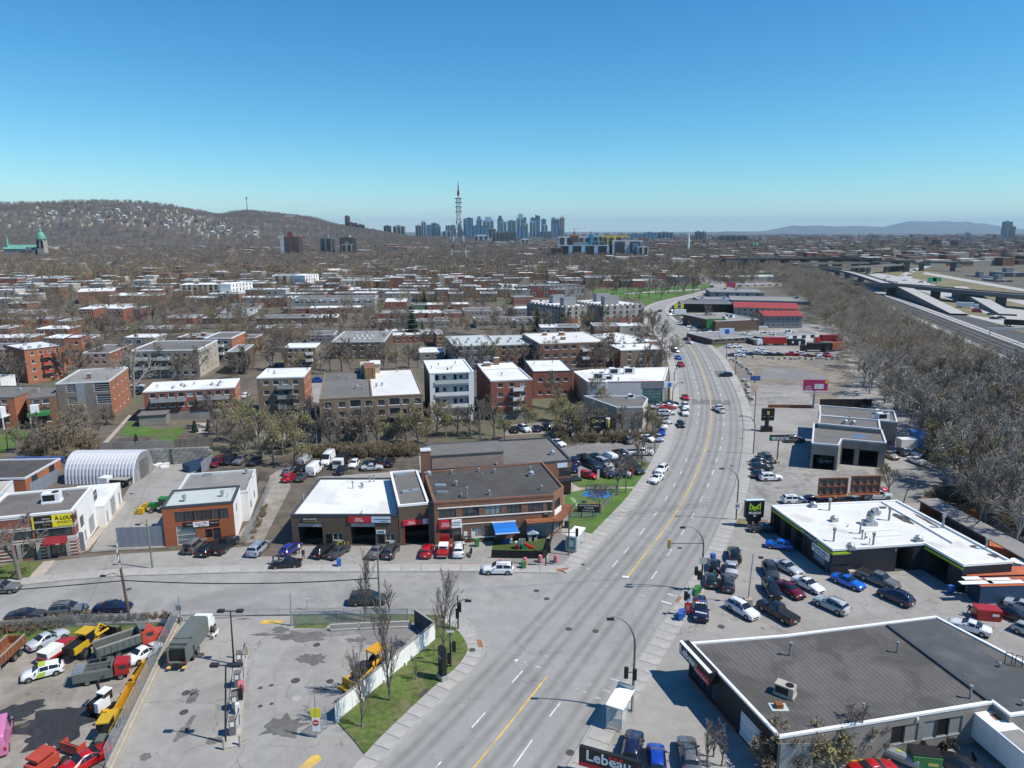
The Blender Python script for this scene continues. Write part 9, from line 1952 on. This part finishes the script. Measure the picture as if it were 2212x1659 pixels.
TW=[(147,215,268,4300,'twb','dark brown slab leftmost of the skyline',0),(237,350,270,4300,'twe','broad beige block with dark window panel left of downtown',0),(455,512,265,4900,'twg','grey slab left of the slim pale tower',0),(510,557,228,4800,'twp','slim pale tower left of the mast',0),(560,612,262,5000,'twd','dark block right of the slim pale tower',0),(607,665,243,5200,'twb','brown topped block left of the mast',0),(637,697,250,5000,'twu','blue glass block left of the mast','step'),(747,790,232,5400,'twp','white peaked twin crown tower','pyramid'),(792,846,262,5200,'twu','wide blue glass block just left of the mast',0),(862,905,224,5200,'twt','tapering blue green tower behind the mast','pyramid'),(920,943,200,5400,'twu','narrow blue tower right of the mast',0),(946,1012,192,5300,'twd','broad dark tower right of the mast',0),(1045,1098,176,5400,'twu','blue tower with pale stepped crown','step'),(1107,1213,182,5400,'twl','pale cruciform tower with a spire','step'),(975,1162,266,4200,'twd','massive black block in front of the skyline',0),(1020,1165,355,3600,'twp','pale stepped hospital below the black block','step'),(1165,1235,297,4700,'twg','grey block right of the black one',0),(1248,1302,170,5400,'twd','tall dark twin-width tower in the middle','step'),(1280,1340,226,5100,'twl','light blue glass tower in the middle',0),(1347,1430,218,5100,'twu','wide blue glass tower in the middle',0),(1434,1516,152,5500,'twl','tallest pale blue tower with rounded crown','step'),(1508,1530,188,5500,'twd','dark flank tower beside the tallest one',0),(1443,1530,282,4300,'twd','dark tower with a yellowish flank in front',0),(1497,1546,246,4900,'twl','short pale blue tower right of the centre',0),(1563,1622,226,4800,'twl','pale grey tower with fine grid',0),(1570,1616,190,5500,'twd','dark square tower behind the pale grid tower',0),(1617,1663,160,5400,'twd','dark blue tower with split slanted top','slant'),(1675,1722,205,5400,'twd','dark tower right of the slanted one',0),(1678,1735,258,5000,'twl','white framed low tower at the right',0),(1632,1690,325,4600,'twu','low dark blue block, left of the pair',0),(1690,1772,322,4600,'twt','low dark blue block, right of the pair',0),(1773,1812,188,5600,'twl','pale blue tower behind the big dark one',0),(1772,1838,208,5000,'twd','big dark blue tower near the right end','slant'),(1815,1852,200,5600,'twl','turquoise tower between dark and pink towers',0),(1838,1878,286,5000,'twt','short teal tower at the right end',0),(1854,1900,185,5400,'twp','tall pale pinkish tower topped by a crane',0),(1200,1275,330,3000,'twg','plain concrete slab in front of the skyline',0),(1268,1432,330,3050,'twb','brown and gridded apartment slab',0),(1310,1480,420,2700,'twp','white banded apartment block',0),(1482,1552,392,2750,'twp','white chequered apartment block','step'),(1225,1310,428,2700,'twg','grey window-gridded block left of the white bands',0),(640,840,462,2300,'twg','long grey hospital with white wing left of the mast',0),(850,1000,465,2350,'twe','long beige block behind the mast foot',0),(1035,1225,508,1900,'twp','long low white hall right of the mast',0),(715,800,320,4500,'twl','glassy block with green roof left of the mast',0),(0,70,295,4400,'twb','brown residences where the hill meets the skyline','step')]
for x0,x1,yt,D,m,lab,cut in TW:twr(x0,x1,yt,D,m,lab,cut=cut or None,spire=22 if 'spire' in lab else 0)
def T0(c,r):return lambda x,y:T[c,r].S(x,y)
kw=dict(name='tower_block',cat='tower block',gr='towers at the hill foot')
twr(205,235,505,1365,'twp','white balcony edge strip of the red brick tower',18,fn=T0(1,0),**kw);twr(235,370,505,1366,'twr','red brick apartment tower with white balcony stacks',24,fn=T0(1,0),**kw);twr(270,310,470,1372,'twr','stair core rising from the red brick apartment tower',10,fn=T0(1,0),**kw)
twr(552,650,520,1365,'twg','grey apartment tower with rounded corners',24,fn=T0(1,0),**kw);twr(585,620,485,1368,'twg','plant room tower over the grey apartment tower',10,fn=T0(1,0),**kw)
twr(722,845,515,1365,'twb','brown and beige apartment tower with dark balconies',22,fn=T0(1,0),**kw);twr(770,810,498,1376,'twe','beige middle shaft of the brown apartment tower',8,fn=T0(1,0),**kw);twr(738,828,575,1357,'twe','beige lower wing of the brown apartment tower',8,fn=T0(1,0),**kw)
kw=dict(name='hospital_building',cat='hospital building',gr='brick hospital on the hill')
twr(765,805,330,3900,'twr','red brick tower of the hilltop hospital',18,fn=T0(1,0),**kw);twr(770,870,388,3900,'twr','red brick main wing of the hilltop hospital',18,fn=T0(1,0),**kw);twr(868,932,405,3900,'twb','brown lower wing of the hilltop hospital',18,fn=T0(1,0),**kw);twr(230,270,345,4000,'twb','brown castle-like building with pointed roof on the hill',14,cut='pyramid',fn=T0(1,0),**kw);twr(415,450,365,4000,'twb','brown stone building with turret on the hill',14,cut='pyramid',fn=T0(1,0),**kw)
kw=dict(name='hospital_block',cat='hospital block',gr='colourful new hospital')
for x0,x1,yt,D,m,lab in((402,530,508,1850,'twp','grey banded block at the left end'),(515,576,492,1846,'tw_orange','orange clad block'),(576,680,508,1850,'twp','grey banded block after the orange one'),(676,702,490,1846,'tw_cyan','bright blue strip block'),(702,785,500,1860,'twl','pale glass block'),(712,800,548,1840,'twg','grey low block in front of the glass'),(776,890,505,1850,'tw_yellow','yellow clad block, left half'),(890,1015,502,1852,'tw_yellow','yellow clad block, right half'),(870,1130,542,1830,'twp','white topped block before the yellow one'),(1030,1162,560,1825,'twd','black glass block'),(1092,1180,595,1790,'twp','small white banded block at the right'),(400,840,583,1820,'twl','long white banded podium'),(340,435,605,1790,'twr','red brick block left of the podium')):
 twr(x0,x1,yt,D*.7,m,lab+' of the colourful hospital',26,fn=T0(2,0),**kw)
kw=dict(name='office_building',cat='building',gr='buildings on the right horizon')
for c,x0,x1,yt,D,m,lab in((2,1145,1250,474,4200,'twd','dark blue blocks right of the hospital, left'),(2,1262,1395,472,4200,'twu','dark blue blocks right of the hospital, right'),(2,1000,1140,485,4000,'twd','low dark block behind the hospital'),(2,1590,1640,465,3600,'twg','stepped grey block right of the white spire'),(2,1648,1680,465,3600,'twp','pale slab right of the white spire'),(2,1795,2040,502,3300,'twb','long dark warehouse on the horizon'),(3,2048,2120,378,4400,'twu','tall dark blue twin tower at the right edge, left half'),(3,2110,2145,420,4400,'twu','lower half of the dark blue tower at the right edge'),(3,1270,1460,600,2300,'twb','dark malting works, left low hall'),(3,1455,1505,535,2300,'twb','dark malting works, left tower'),(3,1500,1625,598,2300,'twb','dark malting works, silo row'),(3,1617,1645,548,2300,'twb','dark malting works, right tower'),(3,935,1250,590,2500,'twr','long brick mill before the malting works'),(3,1720,1750,472,4200,'twp','white water tower by the river'),(3,600,1000,572,3300,'twl','long pale factory roofs by the canal'),(3,0,300,572,3000,'twb','long brown sheds by the canal'),(3,1420,1700,680,1500,'twr','brick houses right of the interchange'),(3,1700,1870,675,1550,'twt','greenish block right of the interchange'),(3,2035,2240,820,800,'twg','grey block at the right edge by the motorway'),(3,1825,1945,855,790,'twd','dark green wagon shed by the motorway'),(3,1985,2120,885,720,'twg','grey green container shed by the motorway'),(3,1610,1760,780,1000,'twb','flat brown shed beyond the motorway')):
 twr(x0,x1,yt,D,m,lab,24,fn=T0(c,0),**kw)
def slim(c,x,yt,D,r0,r1,m,name,lb,cat):
 P=GY(*T[c,0].S(x,yt),D);mb=MB();mb.cyl((0,0,0),(0,0,P.z),r0,r1,8);o=mb.bd(name,m,None,(P.x,D,0));tag(o,lb,cat);return o
slim(3,450,518,2600,4,3,'bred','chimney_stack','brown factory chimney left on the plain','chimney');slim(3,1210,528,2800,5,4,'borange','chimney_stack','pale brick factory chimney left of the malting works','chimney');slim(3,408,575,1500,.8,.5,'red_orange','transmitter_mast','thin red and white mast behind the interchange','mast');slim(3,765,480,3000,2,1,'mwhite','light_mast','white pole right of the factory chimney','mast')
slim(2,2080,558,2300,7,5,'copper','church_tower','left copper capped church tower of the pair','church tower');slim(2,2108,558,2300,7,5,'copper','church_tower','right copper capped church tower of the pair','church tower')
P=GY(*T[2,0].S(1537,452),1600);mb=MB();
for a,b in(((0,0,0),(.8,0,P.z*.55)),((.8,0,P.z*.55),(.2,0,P.z))):mb.cyl(a,b,2.6 if a[2]==0 else 2.3,2.3 if a[2]==0 else .3,10)
tag(mb.bd('white_spire','cwhite',None,(P.x-2,1600,0)),'tall white leaning needle beside the far avenue','monument')
P=GY(*T[0,0].S(2128,160),4150);r_=thg('radio_mast','radio mast standing on the second hill hump','mast',(P.x,4150,hill_z(P.x,4150)))
MB().cyl((0,0,0),(0,0,P.z-r_.location.z),3.2,.8,5).bd('pole','twr',r_);MB().cyl((0,0,(P.z-r_.location.z)*.8),(0,0,(P.z-r_.location.z)*.93),5,5,6).bd('platform','twg',r_)
D=1150;Pt=GY(*T[1,0].S(1740,22),D);P0=GY(*T[1,0].S(1762,700),D);Ht=Pt.z
r_=thg('lattice_tower','tall red and white lattice transmitter tower left of the skyline','tower',((Pt.x+P0.x)/2,D,0))
def wid(z):return 2. if z>Ht*.84 else 5.4+(30-5.4)*max(0,(Ht*.55-z)/(Ht*.55))*.9 if z<Ht*.55 else 5.4+0*z if z<Ht*.82 else 3.
zs=[0,.08,.17,.26,.34,.42,.49,.55,.62,.68,.73,.78,.82,.88,.94];legs=MB();braces=MB()
for i in rng(len(zs)-1):
 za,zb=zs[i]*Ht,zs[i+1]*Ht;wa,wb=wid(za)/2,wid(zb)/2;legs.mi=i%2
 ca=[(wa,wa,za),(-wa,wa,za),(-wa,-wa,za),(wa,-wa,za)];cb=[(wb,wb,zb),(-wb,wb,zb),(-wb,-wb,zb),(wb,-wb,zb)]
 for k in rng(4):legs.cyl(ca[k],cb[k],.55,.5,4);braces.cyl(ca[k],cb[(k+1)%4],.2,n=3);braces.cyl(ca[(k+1)%4],cb[k],.2,n=3);braces.cyl(cb[k],cb[(k+1)%4],.28,n=3)
legs.bd('leg',['twr','mwhite'],r_);braces.bd('bracing','twg',r_)
for z in(.62,.68,.73,.78):MB().bxx((-5.5,-5.5,z*Ht),(5.5,5.5,z*Ht+1.)).bd('platform','twg',r_)
MB().cyl((0,0,Ht*.82),(0,0,Ht),.9,.3,6).bd('antenna','twr',r_)
for P,lab in((GY(*T[2,0].S(540,440),1600),'white and red construction crane before the hospital'),(GY(*T[1,0].S(270,330),1500),'orange crane behind the red brick apartment tower'),(GY(*DS(1878,165),5380),'small crane on top of the pinkish tower')):
 r_=thg('tower_crane',lab,'crane',(P.x,P.y,0));k=P.y/1600;MB().cyl((0,0,0),(0,0,P.z),.9*k,.8*k,4).bd('mast','tw_orange',r_);MB().bxx((-6*k,-.5,P.z-1),(16*k,.5,P.z+.6)).bd('jib','mwhite',r_)
D=1320;f=T0(0,0);Pc=GY(*f(345,430),D);Pb=GY(*f(357,530),D);hb=Pb.z;w=7.6
ch=thg('church','stone church with green copper domed tower in the left distance','church',(Pb.x,D,0))
MB().bxx((-w*.8,-w*.8,0),(w*.8,w*.8,hb)).bd('tower','stone_church',ch)
mb=MB()
for dx in(-6,2):mb.bxx((dx,-w*.8-.3,hb*.55),(dx+4,-w*.8-.05,hb*.92))
mb.bd('belfry_opening','void',ch);mb=MB();hh=Pc.z-hb;mb.lat([(w*1.12,0),(w*1.15,hh*.08),(w*.95,hh*.12),(w*.9,hh*.3),(w*.72,hh*.45),(w*.4,hh*.58),(w*.3,hh*.62),(w*.3,hh*.78),(w*.2,hh*.85),(w*.03,hh)],12,(0,0,hb));mb.bd('dome','copper',ch)
MB().bxx((-75,5,0),(-14,24,18)).bd('nave','stone_church',ch);MB().qd((-76,4,18),(-13,4,18),(-13,14.5,25),(-76,14.5,25)).qd((-13,25,18),(-76,25,18),(-76,14.5,25),(-13,14.5,25)).bd('roof','copper',ch);MB().cyl((-70,10,18),(-70,10,44),3,.3,8).bd('spirelet','copper',ch)
tag(twr(170,290,625,1310,'twg','plain beige hall beside the green domed church',20,fn=f,name='hall',cat='hall',gr='x'),gr='halls by the church')
q=Rnd(4);HB_=MB();n_=0
hm=[]
for wi,w_ in En(('twp','stone','twe','brust')):
 mb=MB();mb.bxx((0,0,-6),(15,12,8));mb.mi=1;mb.qd((-.5,-.5,8),(15.5,-.5,8),(15.5,6,13),(-.5,6,13));mb.qd((15.5,12.5,8),(-.5,12.5,8),(-.5,6,13),(15.5,6,13));mb.mi=2
 for i in rng(3):mb.bxx((1.5+i*4.6,-.3,2.5),(4+i*4.6,-.02,5.5))
 hm.append(mb.mesh('house',[w_,('rpa','slate','rbrown','slate')[wi],'glass']))
wl=('pale','grey stone','beige','brick');P_=[]
while len(P_)<210:
 Y=q.uniform(2350,3150);sx=q.uniform(-20,640)
 if q.random()>(1. if 60<sx<480 else .35):continue
 x=(sx-1106)/(F*1.0217)*Y;z=hill_z(x,Y)
 if z<25 or z>.8*hill_z(x/Y*3200,3200):continue
 P_.append((x,Y,z,q.randrange(4)))
P_.sort()
for i,(x,Y,z,k)in En(P_):
 if i%3==0:
  o=link('hillside_house',hm[k],None,(x,Y,z+4));o.scale=(.8,.8,.75);tag(o,f'{wl[k]} house among the hillside trees, {nth(i // 3)} from the left','house','houses on the wooded hill')
 else:
  HB_.mi=q.choice((0,0,1));W=q.uniform(8,15);HB_.bxx((x,Y,z-3),(x+W,Y+12,z+q.uniform(7,11)))
tag(HB_.bd('hillside_houses',['twe','stone']),'pale houses scattered up the wooded hill',kind='stuff')
def S0(c,r,*pts):return[G(*T[c,r].S(*p))for p in pts]
def rbn(name,L_,R_,z,m,th=0,lb=None,kind='structure',side=None):
 mb=MB()
 for i in rng(len(L_)-1):
  if th:
   mb.prm([L_[i],L_[i+1],R_[i+1],R_[i]],z-th,z,bottom=True)
  else:mb.qd((*L_[i].xy,z),(*R_[i].xy,z),(*R_[i+1].xy,z),(*L_[i+1].xy,z))
 o=mb.bd(name,m);return tag(o,lb,kind=kind)
def spx(name,a,b,c,d,n,z,m,**k):
 A,B,C_,D_=[G(*T[3,0].S(*p))for p in(a,b,c,d)]
 return rbn(name,[A,C_],[B,D_],z,m,**k)
sht('railway_embankment',[G(*T[3,0].S(*p))for p in((2500,1780),(2700,1500),(2212,1000),(1400,800),(1100,790),(300,780),(470,850),(640,960),(1000,1110),(1600,1330),(2212,1610))],-.03,'grass_dry')
spx('track_bed',(2500,1720),(2600,1560),(440,840),(560,830),1,0.,'ballast');spx('track_bed',(2500,1545),(2600,1470),(520,815),(600,812),1,.004,'ballast')
spx('service_road',(2500,1770),(2500,1735),(420,845),(450,838),1,.02,'deck');spx('service_road',(2560,1600),(2560,1560),(480,822),(530,818),1,.03,'deck')
for k in rng(4):
 a,b=G(*T[3,0].S(2500,1560+40*k)),G(*T[3,0].S(470+8*(3-k),818+8*k));mb=MB();mb.cyl((a.x,a.y,.15),(b.x,b.y,.15),.12,n=4);tag(mb.bd('rail','rail'),kind='structure')
MW=[((2800,1520),(2800,1260),(1560,1050),(1900,1080)),((1560,1050),(1900,1080),(980,880),(1300,880)),((980,880),(1300,880),(820,815),(870,812)),((2800,1240),(2800,1150),(2000,1045),(2212,1060)),((2212,985),(2212,960),(1330,830),(1360,815))]
for i,(a,b,c_,d)in En(MW):spx('motorway',a,b,c_,d,1,.012+i*.004,'deck')
rbn('motorway',S0(3,0,(1130,845),(1150,870),(1200,890),(1290,905)),S0(3,0,(1180,850),(1230,850),(1260,875),(1400,900)),.04,'deck');rbn('motorway',S0(3,0,(1130,850),(1220,795),(1330,768),(1420,748)),S0(3,0,(1180,860),(1260,815),(1370,778),(1450,752)),.045,'deck')
def deck(pts,w,z,lb,th=1.3,piers=5,m='dside'):
 line=sml([G(*T[3,0].S(*p),z)for p in pts],4);a,b=ofl(line,-w/2),ofl(line,w/2)
 r=thg('viaduct',lb,'viaduct',(0,0,0),0,'motorway viaducts');mb=MB()
 for i in rng(len(line)-1):mb.prm([a[i],a[i+1],b[i+1],b[i]],z-th,z,bottom=True)
 mb.bd('girder',m,r);mb=MB();a2,b2=ofl(line,-w/2+.5),ofl(line,w/2-.5)
 for i in rng(len(line)-1):mb.qd((*a2[i].xy,z+.01),(*b2[i].xy,z+.01),(*b2[i+1].xy,z+.01),(*a2[i+1].xy,z+.01))
 mb.bd('roadway','deck',r)
 mb=MB()
 for s_,t_ in((a,a2),(b,b2)):
  for i in rng(len(line)-1):mb.prm([s_[i],s_[i+1],t_[i+1],t_[i]],z,z+.9)
 mb.bd('barrier','dside',r)
 for k in rng(piers):
  p=line[int((k+.5)/piers*(len(line)-1))];MB().box((p.x,p.y,(z-th)/2),(w*.5,2.,z-th)).bd('pier','dside',r)
deck(((560,910),(900,918),(1250,935),(1700,975),(2400,1035)),13,8,'nearest low overpass crossing the railway and motorway',piers=4,th=2.)
deck(((300,785),(600,800),(760,830),(950,890),(1030,915)),11,7,'curving ramp dropping from the interchange beside the railway',piers=6)
deck(((-400,700),(300,706),(900,712),(1300,722)),14,13,'long farthest viaduct of the interchange',piers=9)
deck(((230,742),(700,735),(1200,728),(1740,732)),12,11,'viaduct of the interchange running to the right',piers=8)
deck(((-200,690),(500,690),(1000,700)),14,16,'highest viaduct of the interchange',piers=6);deck(((280,770),(600,772),(870,765),(1170,745)),10,9,'middle viaduct meeting the graffiti wall',piers=5)
mb=MB();a,b=G(*T[3,0].S(840,818)),G(*T[3,0].S(1170,800));mb.prm([a,b,b+Vc((0,16,0)),a+Vc((0,16,0))],0,8);tag(mb.bd('retaining_wall','stgrey'),'pale retaining wall with graffiti below the viaducts','wall')
def ramp(pa,pb,za,zb,w,lb):
 a,b=G(*T[3,0].S(*pa)),G(*T[3,0].S(*pb));d=(b-a).normalized();n=Vc((d.y,-d.x,0))*w;mb=MB();A,B,C_,D_=a,a+n,b+n,b
 mb.qd((*A.xy,0),(*D_.xy,0),(*D_.xy,zb),(*A.xy,za));mb.qd((*B.xy,0),(*C_.xy,0),(*C_.xy,zb),(*B.xy,za));mb.qd((*A.xy,0),(*B.xy,0),(*B.xy,za),(*A.xy,za));mb.mi=1;mb.qd((*A.xy,za),(*B.xy,za),(*C_.xy,zb),(*D_.xy,zb));r=mb.bd('ramp',['dside','deck']);tag(r,lb,'ramp','motorway ramps')
ramp((1180,1010),(1720,1190),8,1.,9,'walled ramp descending from the overpass beside the railway');ramp((1700,1030),(2150,1195),8,1.,9,'second walled ramp descending to the right');spx('motorway',(2700,1430),(2740,1360),(1715,1195),(1760,1185),1,.06,'deck')
for x,lab in((1410,'left green direction sign over the motorway'),(1455,'right green direction sign over the motorway')):
 P=G(*T[3,0].S(x,935));r_=thg('direction_sign',lab,'road sign',(P.x,P.y,0));h=hat(*T[3,0].S(x,862),P);MB().box((0,0,h-1.8),(8,.2,3.6)).bd('panel','sgreen',r_);MB().cyl((0,.2,0),(0,.2,h),.2,n=6).bd('post','gdull',r_)
P=G(*T[3,1].S(1905,330));r_=thg('signal_gantry','steel signal gantry over the railway at the right edge','gantry',(P.x,P.y,0));MB().box((10,0,6.6),(24,.8,.8)).bd('beam','galv',r_);MB().cyl((0,0,0),(0,0,6.5),.2,n=6).bd('post','galv',r_)
def lorry(p,hd,cab,box,lb):
 r=thg('lorry',lb,'lorry',(p.x,p.y,0),R(hd),'motorway traffic');MB().box((-1,0,2.3),(10,2.5,2.8)).bd('box_body',box,r);MB().box((5.6,0,1.6),(2.4,2.4,2.4)).bd('cab',cab,r)
 for x in(-4.5,-3.2,5.4):
  for s in(-1,1):awl(r,(x,s*1.15,.5),.5)
lorry(T[3,1](1712,28),325,'wpaint','wpaint','white lorry driving on the motorway');lorry(T[3,1](2150,190),325,'text_lime','black','black tipper lorry with lime green cab on the motorway');lorry(T[3,0](755,868),330,'wpaint','wpaint','white lorry below the curving ramp')
lorry(T[3,1](420,405),180,'black','black','black tipper truck in the truck yard');lorry(T[3,1](525,330),185,'rpaint','awning_red','dark red truck in the truck yard');lorry(T[3,1](580,400),200,'black','rust','black mixer truck by the trees in the truck yard');lorry(T[3,1](30,350),180,'wpaint','rpaint','red box trailer before the brown workshop')
sht('water',[G(*T[3,0].S(*p))for p in((1745,522),(1985,522),(1985,507),(1745,507))],.05,'spale')
def mtn(pts,D,lb):
 mb=MB();n=len(pts);W=[GY(x,y,D)for x,y in pts]
 for i in rng(n):
  p=W[i];mb.v+=[(p.x,D-2500,0),(p.x,D,max(2,p.z)),(p.x,D+3500,0)]
 for i in rng(n-1):
  a=i*3;mb.f+=[(a,a+3,a+4,a+1),(a+1,a+4,a+5,a+2)];mb.m+=[0,0]
 tag(mb.bd('mountain','far_land',smooth=True),lb,kind='structure')
mtn([(1570,500),(1640,499.5),(1680,496),(1702,493),(1712,487),(1730,488),(1770,486.8),(1800,489),(1830,488.5),(1866,488),(1900,490),(1935,492),(1990,495),(2040,500)],24000,'long low blue mountain on the right horizon')
mtn([(1900,500),(1930,494),(1938,488),(1950,482),(1962,478),(1990,478),(2012,479),(2040,477),(2068,480),(2090,478.5),(2110,483),(2124,482),(2140,487),(2170,491),(2200,494),(2300,500)],26000,'higher rounded blue mountain on the right horizon')
bm=MB();bm.bxx((-47000,-3000,-1.2),(47000,47000,760));hz_=bpy.data.materials.new('haze');hz_.use_nodes=True;nt=hz_.node_tree;nt.nodes.clear();ou=nt.nodes.new('ShaderNodeOutputMaterial');pv=nt.nodes.new('ShaderNodeVolumePrincipled')
sv(pv,'Color',(.52,.8,1.,1));sv(pv,'Density',3.2e-5);sv(pv,'Anisotropy',0.);nt.links.new(pv.outputs[0],ou.inputs['Volume'])
M['haze']=hz_;o=bm.bd('haze','haze');tag(o,'thin blue haze over the city',kind='stuff')
